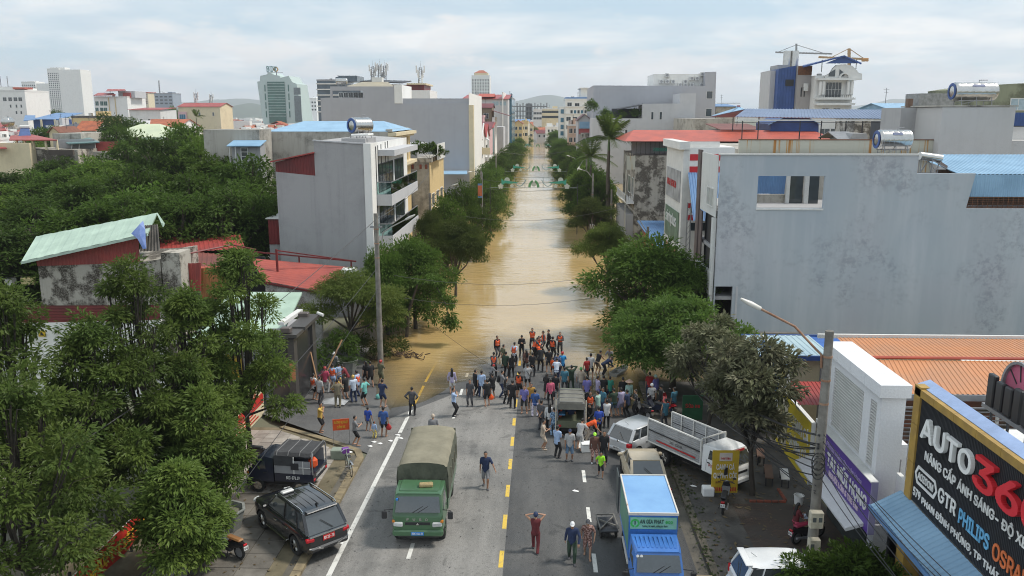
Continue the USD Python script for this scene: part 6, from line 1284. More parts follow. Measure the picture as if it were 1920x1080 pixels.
W_, R_, B_ = M('plate_white',(.75,.75,.73),.4), M('plate_red',(.5,.02,.02),.4), M('plate_blue',(.03,.2,.55),.4); LB = M('letter_black',(.02,.02,.022),.4)
def ahead(x,y,dx,dy,d): return x + dx * d, y + dy * d
# black SUV on the left pavement
x, y = ahead(-8.55,29.03,-.695,.72,1.40)
black_p = paint('paint_black',(.009,.009,.010),.12,coat=.9)
suv = car('parked_suv','glossy black SUV with roof rails and red number plate parked across the left kerb','car',on(x-.02,y),44,black_p,4.75,1.86,1.80,1.12,1.12,-2.28,-1.80,.42,1.12,.385,2.76,'suv')
for s in (-1,1):
    put('roof_rail',MB().tube([(s*.70,-1.75,1.80),(s*.70,-1.6,1.87),(s*.70,.2,1.87),(s*.70,.4,1.80)],.022,6),chrome,suv); put('side_step',MB().cbox((s*.93,0,.42),(.16,1.75,.05),.02),steel,suv); put('wheel_flare',MB().cbox((s*.92,1.38,.82),(.05,.7,.06),.02),blk,suv); put('window_chrome',MB().bar((s*.815,1.0,1.10),(s*.815,-1.5,1.12),.02),chrome,suv)
    put('bumper_chrome',MB().bar((s*.30,-2.47,.52),(s*.82,-2.36,.60),.05),chrome,suv)
put('tailgate_chrome',MB().bar((-.78,-2.36,1.02),(.78,-2.36,1.02),.05),chrome,suv); put('number_plate_holder',MB().cbox((0,-2.36,.86),(.6,.04,.26),.02),blk,suv)
plate(suv,'RX 22-78',0,-2.385,.86,True,R_,W3,.5,.2)
put('roof_box_light',MB().cbox((-.35,.15,1.88),(.5,.22,.1),.03),M('light_bar_white',(.6,.6,.58),.4),suv); put('roof_fin',MB().prism([(-1.6,1.82),(-1.42,1.82),(-1.58,1.93)],-.02,.02,'x'),blk,suv); put('spoiler',MB().cbox((0,-1.88,1.80),(1.3,.24,.06),.025),black_p,suv)
for k in range(4): put('roof_rib',MB().box(-.42+.26*k,-.40+.26*k,-1.5,.2,1.832,1.842),black_p,suv)
# gold sedan and silver hatchback on the right
gold_p = paint('paint_gold',(.46,.385,.275),.3,metal=.1,coat=.5)
sed = car('parked_sedan','champagne gold sedan parked by the right kerb behind the blue box truck','car',on(4.8,35.45),3,gold_p,4.4,1.72,1.46,.95,.88,-1.25,-.45,.75,1.40,.31,2.6,'sedan')
put('boot_lid',MB().tm(loft([sec(-2.12,[(.64,.93),(.69,.85)]),sec(-1.2,[(.68,1.0),(.72,.85)])])),gold_p,sed,smooth=40)
silver_p = paint('paint_silver',(.50,.51,.52),.28,metal=.25,coat=.5)
x, y = ahead(3.92,38.75,.72,.69,1.85)
hat = car('parked_hatchback','silver grey hatchback parked at an angle beside the crowd and the white open-bed truck','car',on(x,y),-46,silver_p,3.75,1.66,1.52,.98,.92,-1.80,-1.38,.45,1.15,.30,2.45,'hatch')
put('aerial',MB().bar((0,-1.1,1.53),(0,-1.35,1.72),.012),blk,hat); put('rear_badge',MB().cyl((0,-1.86,.86),(0,-1.88,.86),.06,12),chrome,hat); plate(hat,'20A-179.41',0,-1.99,.52,True,W_,LB,.42,.15)
white_p = paint('paint_white',(.74,.75,.75),.25,var=.04,coat=.6)
whc = car('parked_white_car','white small hatchback cut by the bottom edge beside the leafy bush','car',on(8.55,26.05),-88,white_p,3.7,1.66,1.56,1.0,.94,-1.78,-1.45,.4,1.1,.31,2.45,'hatch')
put('aerial',MB().bar((0,-1.1,1.57),(0,-1.3,1.72),.012),blk,whc); put('spoiler',MB().cbox((0,-1.5,1.57),(1.2,.25,.05),.02),white_p,whc)

# trucks
def cab(t,W,y0,y1,z0,z1,pm,rake=.32,zb=None,logo=None):
    """A forward-control cab: front at y1."""
    zb = zb or (z0+(z1-z0)*.50); h = W / 2
    c = loft([sec(y0,[(h,z0),(h,zb),(h*.94,z1)]),sec(y1-rake-.25,[(h,z0),(h,zb),(h*.93,z1),(h*.86,z1+.06)]),sec(y1-rake,[(h,z0),(h,zb),(h*.90,z1-.05),(h*.8,z1+.02)])])
    c = c + loft([sec(y1-rake,[(h,z0),(h,zb),(h*.90,z1-.05)]),sec(y1-.06,[(h*.97,z0),(h*.98,zb)])]) + loft([sec(y1-.06,[(h*.97,z0),(h*.98,zb-.02)]),sec(y1+.02,[(h*.88,z0+.05),(h*.9,zb-.15)])])
    b = put('cab',MB().tm(c),pm,t,smooth=35)
    # the raked windscreen lies proud of the cab
    n = np.array([0,z1-.05-zb,rake-.06]); n /= np.linalg.norm(n); A = np.array([0,y1-.06,zb+.04]); B = np.array([0,y1-rake+.01,z1-.10]); o = n * .015
    put('windscreen',MB().sheet(A+(-h*.88,0,0)+o,A+(h*.88,0,0)+o,B+(h*.82,0,0)+o,B+(-h*.82,0,0)+o,.02),cglass,t)
    for s in (-1,1):
        q = [(s*(h+.004),y1-rake*.9,zb+.06),(s*(h+.004),y0+.35,zb+.06),(s*(h*.95+.01),y0+.42,z1-.14),(s*(h*.93+.008),y1-rake-.22,z1-.14)]
        put('side_window',MB().sheet(*(q if s<0 else q[::-1]),.012),cglass,t)
        mr = put('mirror_arm',MB().tube([(s*h*.97,y1-.2,zb+.1),(s*(h+.28),y1+.05,zb+.2),(s*(h+.28),y1+.05,zb-.1)],.018,5),blk,t); put('mirror',MB().cbox((s*(h+.28),y1+.06,zb+.0),(.2,.08,.32),.03),blk,mr)
        put('headlamp',MB().cbox((s*h*.76,y1+.0,z0+.27),(h*.38,.14,.2),.04,rz=-s*.15),clear_l,t); put('indicator',MB().cbox((s*h*.93,y1-.03,z0+.38),(h*.14,.12,.12),.03),amber,t); put('fog_lamp',MB().cbox((s*h*.72,y1+.07,z0-.03),(.2,.05,.08),.02),clear_l,t)
        put('wiper',MB().bar(A+(s*.1+.1,.02,.0)+o*2,A*.6+B*.4+(s*.1-.3,.0,0)+o*2,.018),blk,t); put('door_handle',MB().cbox((s*(h+.01),y0+.4,zb-.12),(.03,.16,.05),.01),blk,t); put('door_seam',MB().box(s*h-.004,s*h+.004,y0+.25,y0+.262,z0+.1,zb),blk,t)
    put('bumper',MB().cbox((0,y1-.02,z0-.08),(W*.99,.26,.26),.06),pm,t); put('grille',MB().cbox((0,y1+.0,z0+.3),(W*.5,.06,.14),.02),blk,t); put('under_bumper',MB().cbox((0,y1-.1,z0-.25),(W*.8,.2,.14),.03),blk,t)
    return b
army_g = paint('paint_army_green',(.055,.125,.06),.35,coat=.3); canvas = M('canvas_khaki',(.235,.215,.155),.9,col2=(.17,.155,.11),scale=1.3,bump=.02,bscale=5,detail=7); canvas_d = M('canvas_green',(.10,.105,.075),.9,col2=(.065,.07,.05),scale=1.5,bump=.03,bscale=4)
t = thing('army_truck','green army truck with khaki canvas cover standing in the left lane','truck',on(-4.7,32.0),181)
zf = 2.86; cab(t,1.98,1.25,2.82,.72,2.08,army_g,.34)
put('cab_roof_cap',MB().cbox((.0,1.85,2.13),(1.55,.95,.08),.03),army_g,t); put('roof_lamp',MB().cbox((-.25,2.0,2.24),(.55,.26,.15),.04,rz=.1),M('old_lamp',(.35,.27,.12),.6,col2=(.2,.15,.08),scale=8),t)
put('chassis',MB().box(-.45,.45,-2.9,2.5,.5,.78),blk,t)
bed = put('bed',MB().box(-1.02,1.02,-2.95,1.12,.78,.95).box(-1.02,-.98,-2.95,1.12,.95,1.5).box(.98,1.02,-2.95,1.12,.95,1.5).box(-.98,.98,-2.95,-2.91,.95,1.5),army_g,t)
# canvas cover: arched bows, sagging between them
ys = np.linspace(-2.95,1.12,34); prof = [(-1.05,1.25),(-1.05,1.7),(-1.045,2.2),(-1.0,2.52),(-.88,2.68),(-.6,2.74),(-.3,2.77),(0,2.78),(.3,2.77),(.6,2.74),(.88,2.68),(1.0,2.52),(1.045,2.2),(1.05,1.7),(1.05,1.25)]
V = []; bowy = np.linspace(-2.95,1.12,6)
for y in ys:
    sag = abs(math.sin((y+2.95)/4.07*5*math.pi)) * .05
    for x, z in prof: w = meshkit.noise(np.array([[x*2.1,y*1.7,z*2]]),3)[0] - .5; V.append((x*(1-sag*.3+.02*w),y,z-(sag if abs(x)<.95 else 0)*(1-abs(x))-.02*w))
n = len(prof); F = [(i*n+j,(i+1)*n+j,(i+1)*n+j+1,i*n+j+1)for i in range(33)for j in range(n-1)]
V = np.array(V); top = [q for q in F if V[list(q),2].mean()>2.5]; sid = [q for q in F if V[list(q),2].mean()<=2.5]
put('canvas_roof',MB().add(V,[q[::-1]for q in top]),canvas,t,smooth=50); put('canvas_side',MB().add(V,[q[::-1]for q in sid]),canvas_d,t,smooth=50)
fv = [(x,1.13+.10*math.sin(i*1.9)*(z<2.5),z)for i,(x,z)in enumerate(prof)] + [(x*.5,1.16+.07*math.sin(i*2.3),1.3+(z-1.25)*.5)for i,(x,z)in enumerate(prof)]
put('canvas_front',MB().add(fv,[(j,j+1,n+j+1,n+j)for j in range(n-1)]).add(fv,[(n+j,n+j+1,n+(n-2-j)%n)for j in range(n//2)]).box(-1.0,1.0,1.10,1.12,1.2,2.6),canvas_d,t,smooth=50); put('canvas_back',MB().box(-1.0,1.0,-2.97,-2.93,1.2,2.65),canvas_d,t)
for s in (-1,1):
    for y in (-2.2,-1.4,-.6,.2): put('canvas_tie',MB().bar((s*1.07,y,2.2),(s*1.075,y-.06,1.7),.04,.03),canvas,t)
wheels(t,[(-.86,2.0),(.86,2.0),(-.82,-1.75),(.82,-1.75)],.42,.26,M('wheel_green',(.07,.1,.06),.5))
plate(t,'80K-044.55',0,2.95,.66,False,B_,W3,.5,.14)
for k, c in enumerate('FUSO'): put('badge_letter',place_text(text_fit(c,.09,.09,.012,True),(.42-.24*k,2.845,1.15),(-1,0,0),(0,0,1)),chrome,t)
put('emblem',MB().prism([(-.06,.98),(.06,.98),(0,1.08)],2.87,2.885,'y'),chrome,t); put('screen_sticker',MB().cyl((.8,2.66,1.95),(.8,2.70,1.945),.05,12),B_,t)
# blue box truck
bt = paint('paint_truck_blue',(.05,.17,.50),.35,coat=.3,var=.2); btop = M('box_roof_blue',(.20,.38,.62),.5,col2=(.15,.30,.54),scale=.8,detail=7)
t = thing('box_truck','blue box truck with pale roof and green AN GIA PHAT panel over its cab','truck',on(4.08,28.0),180)
cab(t,1.72,.95,2.55,.62,1.88,bt,.36); z0 = floor(4.08,28)
for k in range(9): put('roof_rib',MB().box(-.64+.155*k,-.57+.155*k,1.15,2.0,1.93,1.948),bt,t)
put('box_body',MB().box(-.86,.86,-2.35,.82,.85,2.56),bt,t); put('box_roof',MB().box(-.84,.84,-2.33,.80,2.562,2.60),btop,t)
m = MB(); m.box(-.89,-.84,-2.38,.85,2.54,2.64).box(.84,.89,-2.38,.85,2.54,2.64).box(-.84,.84,-2.38,-2.33,2.54,2.64).box(-.84,.84,.80,.85,2.54,2.64); put('roof_edge',m,M('edge_trim',(.6,.56,.5),.5,col2=(.35,.2,.1),scale=3,lo=.6,hi=.75),t)
pn = put('name_panel',MB().box(-.82,.82,.822,.845,2.02,2.46),M('panel_mint',(.24,.50,.36),.5),t)
put('panel_lettering',place_text(text_fit('AN GIA PHAT',.84,.14,.01,True),(.48,.85,2.24),(-1,0,0),(0,0,1)),M('letter_dark_green',(.03,.06,.04),.5),pn); put('panel_lettering',place_text(text_fit('eco',.26,.13,.01,True),(-.42,.85,2.24),(-1,0,0),(0,0,1)),M('letter_green',(.05,.42,.08),.5),pn); put('panel_lettering',place_text(text_fit('Tương lai xanh, sống an lành',.9,.07,.01),(.4,.85,2.1),(-1,0,0),(0,0,1)),M('letter_dark_green',(.03,.06,.04),.5),pn)
ring = sg.Point(.65,2.24).buffer(.16).difference(sg.Point(.65,2.24).buffer(.1)).difference(sg.box(.63,2.0,.67,2.2)); put('ring_logo',MB().prism(ring,.846,.856),M('letter_green',(.05,.42,.08),.5),pn); put('logo_bar',MB().box(.63,.67,.846,.856,2.18,2.34),M('letter_dark_green',(.03,.06,.04),.5),pn)
put('side_panel',MB().box(.862,.87,-2.2,.7,1.1,2.4),M('panel_mint_dark',(.10,.24,.17),.5),t); put('chassis',MB().box(-.4,.4,-2.2,2.2,.42,.7),blk,t); put('side_rail',MB().box(.82,.88,-1.2,.7,.55,.62),trim,t)
put('rear_door',MB().box(.90,.94,-3.3,-2.4,.95,2.5).turned(np.eye(3)),M('door_dark',(.05,.06,.06),.5),t)
wheels(t,[(-.74,1.75),(.74,1.75),(-.72,-1.45),(.72,-1.45)],.34,.22)
for x in (-.03,.10): put('screen_sticker',MB().cyl((.60+x,2.245,1.755),(.60+x,2.26,1.76),.05,12),W_,t)
# white open-bed truck
hd = (.59,-.807); rz = math.degrees(math.atan2(-hd[0],hd[1])); x, y = ahead(6.0,38.95,*hd,2.6)
t = thing('flatbed_truck','white small truck with ribbed grey open bed parked on the right pavement under the trees','truck',on(x,y),rz)
cab(t,1.62,.95,2.55,.62,1.85,white_p,.38); put('cab_stripe',MB().box(-.4,.4,2.3,2.34,1.8,1.9),M('letter_red',(.5,.03,.03),.5),t)
zs = (.85,2.0); gm = M('ribbed_grey_sheet',(.40,.41,.42),.4,metal=.4)
for s in (-1,1):
    X = s * .80; a_, b_ = ((X,-2.6),(X,.85)) if s > 0 else ((X,.85),(X,-2.6))
    sd = put('bed_side',MB().corr((X,b_[1],zs[1]),(X,b_[1],zs[0]),(X,a_[1],zs[0]),(X,a_[1],zs[1]),.1,.015),gm,t)
    put('side_frame',MB().bar((X,-2.6,zs[1]),(X,.85,zs[1]),.06).bar((X,-2.6,zs[0]),(X,.85,zs[0]),.06).bar((X,-2.6,zs[0]),(X,-2.6,zs[1]),.06).bar((X,.85,zs[0]),(X,.85,zs[1]),.06),trim,sd)
    put('side_gap',MB().bar((X+s*.02,-2.55,1.46),(X+s*.02,.8,1.46),.045),blk,sd)
    put('red_stripe',MB().box(X+s*.025-.002,X+s*.025+.002,-2.0,.55,1.02,1.09),M('letter_red',(.5,.03,.03),.5),sd); 
    for k in range(4): put('rail_post',MB().bar((X-s*.04,-1.9+.8*k,zs[0]),(X-s*.04,-1.9+.8*k,zs[1]),.05),trim,sd)
put('bed_floor',MB().box(-.78,.78,-2.58,.84,.78,.86),metal_g,t); put('head_rack',MB().bar((-.78,.88,1.0),(-.78,.88,2.1),.05).bar((.78,.88,1.0),(.78,.88,2.1),.05).bar((-.78,.88,2.1),(.78,.88,2.1),.05).bar((-.78,.88,1.7),(.78,.88,1.7),.04).bar((-.78,.88,1.35),(.78,.88,1.35),.04),trim,t)
put('chassis',MB().box(-.4,.4,-2.4,2.2,.4,.76),blk,t); wheels(t,[(-.7,1.75),(.7,1.75),(-.68,-1.5),(.68,-1.5)],.34,.22)
put('door_lettering',place_text(text_fit('PCCC',.4,.12,.006,True),(.815,1.35,.95),(0,1,0),(0,0,1)),M('letter_red',(.5,.03,.03),.5),t)
tm = place_text(text_fit('20C-150.58',.8,.12,.006),(.825,-1.1,1.2),(0,1,0),(0,0,1)); put('side_number',tm,LB,t)
# canvas-backed pickup on the left pavement and the one inside the crowd
def canvas_pickup(label,loc,rz,W,L,can,sidem,pm,hz_):
    t = thing('canvas_pickup',label,'truck',loc,rz); h = W / 2; bl = L * .52
    cab(t,W*.98,L*.06,L*.44,.55,hz_-.35,pm,.5); put('bed',MB().box(-h,h,-L/2,L*.04,.6,1.0),pm,t)
    put('canvas_roof',MB().tm(loft([sec(y,[(h,hz_-.16-(k%2)*.02),(h*.86,hz_-.02-(k%2)*.03),(h*.4,hz_-(k%2)*.03)])for k,y in enumerate(np.linspace(-L/2,L*.04,7))])),can,t,smooth=40)
    for s in (-1,1):
        sd = put('side_panel',MB().box(s*h-.01,s*h+.01,-L/2+.1,L*.04,1.0,hz_-.38),sidem,t); put('canvas_skirt',MB().box(s*(h+.012)-.008,s*(h+.012)+.008,-L*.22,L*.04,hz_-.62,hz_-.16),can,t)
        put('side_frame',MB().bar((s*(h+.015),-L*.24,1.0),(s*(h+.015),-L*.24,hz_-.2),.04).bar((s*(h+.015),-L/2+.1,1.3),(s*(h+.015),-L*.24,1.3),.03).bar((s*(h+.015),-L*.37,1.0),(s*(h+.015),-L*.37,1.6),.03),trim,sd)
        put('rear_bow',MB().tube([(s*h,-L/2,1.0),(s*h,-L/2,hz_-.2),(s*h*.85,-L/2,hz_-.03)],.03,6),metal_g,t)
        put('tail_lamp',MB().cbox((s*h*.85,-L/2-.02,.72),(.2,.06,.12),.02),redl,t)
    for k in range(4): put('roof_bow',MB().tube([(-h,-L/2+.05+bl*k/3.2,hz_-.15),(-h*.85,-L/2+.05+bl*k/3.2,hz_),(h*.85,-L/2+.05+bl*k/3.2,hz_),(h,-L/2+.05+bl*k/3.2,hz_-.15)],.022,6),M('bow_grey',(.16,.16,.16),.7),t)
    put('dark_inside',MB().box(-h+.05,h-.05,L*.0,L*.03,1.0,hz_-.2),dark,t); put('tailgate',MB().box(-h,h,-L/2-.03,-L/2,.62,1.0),pm,t)
    put('underbody',MB().box(-h*.7,h*.7,-L/2+.2,L*.4,.35,.62),blk,t); wheels(t,[(-h+.1,L*.3),(h-.1,L*.3),(-h+.1,-L*.3),(h-.1,-L*.3)],.33,.2)
    return t
navy_p = paint('paint_navy',(.010,.013,.024),.3,coat=.5)
can_b = M('canvas_black',(.055,.055,.058),.85,col2=(.035,.035,.037),scale=1.5,bump=.02)
t = canvas_pickup('dark navy pickup with black canvas cover and grey side panels on the left pavement',on(-11.45,34.5),84,1.66,3.25,can_b,M('grey_panel',(.28,.28,.29),.5),navy_p,1.98)
put('hatch_flap',MB().box(-.87,-.842,-1.0,-.65,1.2,1.5),dark,t); put('red_bundle',MB().cbox((-.3,-1.45,1.35),(.35,.4,.5),.12),M('vest_orange',(.75,.10,.02),.6),t)
put('side_number',place_text(text_fit('80C-076.19',.62,.14,.008,True),(-.845,-.4,.74),(0,-1,0),(0,0,1)),W3,t); put('door_text',place_text(text_fit('XE CHUYÊN DÙNG',1.0,.1,.006),(-.5,-1.66,.8),(1,0,0),(0,0,1)),W3,t)
t = canvas_pickup('grey canvas-covered small truck standing open-backed in the middle of the crowd',on(1.72,42.9),-2,1.40,4.0,M('canvas_grey',(.17,.165,.14),.9,col2=(.12,.115,.10),scale=1.5,bump=.02),M('truck_side_olive',(.20,.19,.15),.7),M('paint_olive',(.10,.11,.07),.5),2.02)
put('canvas_valance',MB().box(-.7,.7,-2.03,-2.0,1.62,1.95),M('canvas_grey',(.17,.165,.14),.9),t); put('bench',MB().box(-.62,-.3,-1.9,0,1.25,1.32),M('bench_blue',(.04,.14,.26),.5),t)
for s in (-1,1): put('pole',MB().cyl((s*.78,-2.02,.4),(s*.78,-2.02,2.15),.03,6),M('pole_pale',(.6,.56,.45),.6),t)

# two-wheelers
def motorbike(label,loc,rz,pm,plate_s=None,seat=blk,first=None,lean=0):
    t = thing('motorbike',label,'motorbike',loc,rz)
    for y in (-.62,.62):
        ty = lathe([(.20,-.045),(.265,-.045),(.285,0),(.265,.045),(.20,.045)],20); v = ty.vertices.copy(); ty.vertices = np.c_[v[:,2],y+v[:,0],.285+v[:,1]]; w = put('wheel',ty,rubber,t,smooth=40); put('rim',MB().cyl((-.03,y,.285),(.03,y,.285),.2,14),metal_g,w)
    put('body',MB().tm(loft([sec(-.95,[(.03,.72),(.05,.62)]),sec(-.6,[(.13,.74),(.12,.5)]),sec(-.15,[(.14,.7),(.15,.38)]),sec(.1,[(.1,.45),(.13,.3)])])+loft([sec(.05,[(.12,.3),(.12,.4)]),sec(.35,[(.14,.3),(.17,.75)]),sec(.48,[(.08,.45),(.15,.92)])])),pm,t,smooth=40)
    put('seat',MB().cbox((0,-.4,.79),(.26,.75,.1),.045),seat,t); put('front_fairing',MB().tm(loft([sec(.40,[(.12,1.02),(.2,.75)]),sec(.56,[(.04,.98),(.1,.72)])])),pm,t,smooth=40); put('front_mudguard',MB().cbox((0,.64,.58),(.12,.42,.06),.02),pm,t)
    put('fork',MB().bar((-.07,.60,.3),(-.06,.42,.9),.04).bar((.07,.60,.3),(.06,.42,.9),.04).bar((-.07,.5,.65),(.07,.5,.65),.04),metal_g,t)
    put('handlebar',MB().tube([(-.34,.28,1.03),(-.15,.4,1.05),(.15,.4,1.05),(.34,.28,1.03)],.018,6),blk,t); put('headlamp',MB().cbox((0,.5,.98),(.18,.1,.12),.04),clear_l,t)
    for s in (-1,1): put('mirror',MB().tube([(s*.24,.34,1.05),(s*.3,.33,1.2)],.01,5).cbox((s*.32,.33,1.23),(.13,.03,.09),.02),blk,t)
    put('tail_lamp',MB().cbox((0,-.96,.68),(.16,.08,.08),.02),redl,t); put('exhaust',MB().cyl((.14,-.1,.25),(.16,-.8,.36),.05,8),metal_g,t); put('stand',MB().bar((-.1,-.1,.3),(-.24,-.15,.0),.025),metal_d,t); put('engine',MB().cbox((0,0,.3),(.22,.4,.22),.04),metal_d,t)
    if plate_s: plate(t,plate_s,0,-1.0,.55,True,W_,LB,.2,.15)
    return t
bk_p = paint('paint_scooter_black',(.012,.012,.014),.2,coat=.6); rd_p = paint('paint_scooter_red',(.3,.015,.02),.25,coat=.6)
motorbike('black motorbike with white plate parked in front of the yellow soup banner',on(7.95,33.0),-18,bk_p,'20-F1')
t = motorbike('black scooter with orange seat trim at the lower left under the tree',on(-11.75,28.3),60,bk_p,'20-B2',M('seat_tan',(.3,.14,.05),.6))
motorbike('scooter with a red seat parked against the shopfront by the concrete pole',on(10.6,30.2),-60,bk_p,'20-H4',M('seat_red',(.3,.02,.06),.6))
motorbike('motorbike standing behind the navy canvas pickup',on(-14.1,37.2),80,bk_p)
for k, (px,py,rz,lab) in enumerate(((1203,782,30,'motorbike at the flooded edge nearest the crowd under the right trees'),(1228,778,45,'motorbike in the middle of the dark group under the right trees'),(1250,772,20,'motorbike deepest in the shade under the right trees'))):
    p = ground_at(px,py); motorbike(lab,on(p[0],p[1]),rz,(bk_p,navy_p,rd_p)[k])
p = ground_at(398,1010); motorbike('scooter half hidden by leaves near the octagonal planter',on(-13.2,29.6),75,M('paint_scooter_grey',(.25,.27,.3),.3),None)
t = thing('bicycle','old bicycle with purple basket leaning on the left kerb stones','bicycle',on(-8.95,36.1),25)
for y in (-.52,.52):
    ty = lathe([(.30,-.015),(.33,0),(.30,.015),(.285,0),(.30,-.015)],24); v = ty.vertices.copy(); ty.vertices = np.c_[v[:,2],y+v[:,0],.33+v[:,1]]; w = put('wheel',ty,rubber,t); m = MB(); [m.bar((0,y,.33),(0,y+.3*math.cos(q),.33+.3*math.sin(q)),.006)for q in np.arange(10)*math.pi/5]; put('spokes',m,steel,w)
fm = M('bike_frame',(.35,.4,.36),.4); put('frame',MB().tube([(0,-.52,.33),(0,-.1,.3),(0,.38,.85)],.02,6).tube([(0,-.1,.3),(0,-.22,.85)],.02,6).tube([(0,-.52,.33),(0,-.2,.72)],.014,6).tube([(0,.52,.33),(0,.36,1.0)],.02,6),fm,t)
put('handlebar',MB().tube([(-.28,.2,1.0),(-.1,.36,1.03),(.1,.36,1.03),(.28,.2,1.0)],.013,6),chrome,t); put('saddle',MB().cbox((0,-.24,.9),(.16,.26,.07),.03),blk,t); put('basket',MB().cbox((0,.62,.86),(.34,.26,.26),.03),M('basket_purple',(.2,.06,.33),.6),t); put('rack',MB().box(-.07,.07,-.8,-.3,.68,.70),chrome,t); put('pedal_crank',MB().cyl((-.03,-.1,.3),(.03,-.1,.3),.1,12).cbox((.14,-.02,.22),(.1,.08,.02),.01).cbox((-.14,-.18,.38),(.1,.08,.02),.01),metal_g,t)
t = thing('hand_cart','low dark metal frame cart standing left of the blue box truck','cart',on(2.75,30.6),5)
put('deck',MB().box(-.36,.36,-.6,.6,.32,.38),metal_d,t); put('frame',MB().bar((-.36,-.6,.5),(-.36,.6,.5),.04).bar((.36,-.6,.5),(.36,.6,.5),.04).bar((-.36,.6,.5),(.36,.6,.5),.04).bar((-.3,-.4,.42),(.3,.4,.48),.05).bar((-.3,.3,.44),(.3,-.3,.46),.05),M('cart_grey',(.18,.17,.15),.6),t); wheels(t,[(-.3,.35),(.3,.35),(-.3,-.35),(.3,-.35)],.16,.08)
# boat at the water's edge on the right
t = thing('boat','small dark metal boat with bent rails pulled up at the water edge by bending men','boat',(5.35,52.9,0.0),-30,.62)
bo = loft([sec(-1.7,[(.5,.35),(.35,-.05)]),sec(0,[(.62,.38),(.45,-.08)]),sec(1.3,[(.4,.42),(.25,-.02)]),sec(1.9,[(.06,.52),(.03,.15)])]) - loft([sec(-1.62,[(.44,.5),(.3,.04)]),sec(0,[(.56,.5),(.4,.02)]),sec(1.2,[(.34,.5),(.2,.06)])])
put('boat_hull',MB().tm(bo),M('boat_grey',(.25,.25,.23),.5,metal=.2),t); put('thwart',MB().box(-.5,.5,-.2,.1,.25,.3),metal_g,t)
for s in (-1,1): put('rail',MB().tube([(s*.5,-1.5,.35),(s*.6,-1.2,.8),(s*.55,.6,.85),(s*.3,1.4,.45)],.025,6),metal_g,t)
put('bamboo_pole',MB().tube([(6.6,50.6,.9),(7.5,44.5,.3)],.06,7),M('bamboo',(.35,.32,.22),.6),label='long pale bamboo pole sloping out of the water beside the motorbikes',cat='pole')
# ---------------------------------------------------------------- trees and plants
def leaves(rg,lobes,nclump,per,size,clump=.5,shell=.72,droop=.25,flat=1.0,fill=.15,asp=.42):
    """Small folded leaves gathered in tufts over the lobes of a crown. lobes: (x, y, z, rx, ry, rz)."""
    lobes = np.array(lobes,float); area = (lobes[:,3]*lobes[:,5]); pick = rg.choice(len(lobes),nclump,p=area/area.sum()); L = lobes[pick]
    d = rg.normal(size=(nclump,3)); d /= np.linalg.norm(d,axis=1,keepdims=True); d[:,2] = np.where(d[:,2]<-.45,-d[:,2]*.6,d[:,2])
    rr = np.where(rg.random(nclump)<fill,rg.uniform(.2,.7,nclump),rg.uniform(shell,1.08,nclump))[:,None]
    c = L[:,:3] + d * rr * L[:,3:6]; cs = clump * rg.uniform(.55,1.35,nclump)
    k = np.repeat(np.arange(nclump),rg.integers(int(per*.5),int(per*1.5),nclump)); n = len(k)
    e = rg.normal(size=(n,3)); e /= np.linalg.norm(e,axis=1,keepdims=True); p = c[k] + e * (cs[k]*rg.random(n)**.45)[:,None] * [1,1,.62*flat]
    out = e * .8 + d[k] * .7 + rg.normal(size=(n,3)) * .35; out[:,2] -= droop; out /= np.linalg.norm(out,axis=1,keepdims=True)
    nrm = d[k] * .5 + [0,0,1.0] + rg.normal(size=(n,3)) * .45; side = np.cross(out,nrm); side /= np.maximum(np.linalg.norm(side,axis=1,keepdims=True),1e-6); up = np.cross(side,out)
    l = (size*rg.uniform(.6,1.35,n))[:,None]; w = l * asp * .5; mid = p + out * l * .45
    V = np.stack([p,mid+side*w+up*w*.35,p+out*l-up*l*.12,mid-side*w+up*w*.35],1).reshape(-1,3)
    i = np.arange(n)[:,None] * 4; return V, np.vstack([i+[0,1,2],i+[0,2,3]])
def limbs(rg,H,lobes,r0,base=(0,0),fork=.35,n=None,sub=3):
    m = MB(); b = np.array([*base,0.]); f = np.array([base[0]+rg.normal(0,.15),base[1]+rg.normal(0,.15),H*fork])
    m.tube([b-(0,0,1.4),b+(0,0,.3),(b+f)/2+(rg.normal(0,.08),rg.normal(0,.08),0),f],[r0*1.25,r0*1.05,r0*.9,r0*.8],9)
    for L in lobes[:n] if n else lobes:
        c = np.array(L[:3]); q = f * .45 + c * .55 + rg.normal(0,.2,3) + (0,0,-.1); m.tube([f-(0,0,.3),q,c+(0,0,L[5]*.3)],[r0*.55,r0*.36,r0*.12],6)
        for _ in range(sub):
            d = rg.normal(size=3); d[2] = abs(d[2]); d /= np.linalg.norm(d); m.tube([q,c+d*L[3:6]*np.array([.35]*3),c+d*np.array(L[3:6])*.9],[r0*.25,r0*.14,r0*.04],5)
    return m
bark = M('bark',(.12,.10,.075),.9,col2=(.06,.05,.04),scale=4,bump=.02); bark_d = M('bark_dark',(.055,.045,.035),.9,col2=(.03,.025,.02),scale=4)
lf_dark = leafmat('leaf_dark',(0.103,0.176,0.029),(0.137,0.234,0.039)); lf_mid = leafmat('leaf_mid',(0.116,0.200,0.033),(0.176,0.269,0.043),(.182,.247,.052)); lf_fresh = leafmat('leaf_fresh',(0.109,0.186,0.024),(0.142,0.242,0.035),(.169,.273,.052))
lf_near = leafmat('leaf_near',(0.131,0.209,0.044),(0.205,0.285,0.058),(.221,.260,.065),.42); lf_feather = leafmat('leaf_feather',(0.127,0.179,0.036),(0.179,0.229,0.047),(.169,.208,.065)); lf_khaki = leafmat('leaf_khaki',(0.155,0.169,0.081),(0.230,0.223,0.135),(.442,.403,.286),.2); lf_black = leafmat('leaf_deep',(0.085,0.144,0.026),(0.112,0.191,0.035))
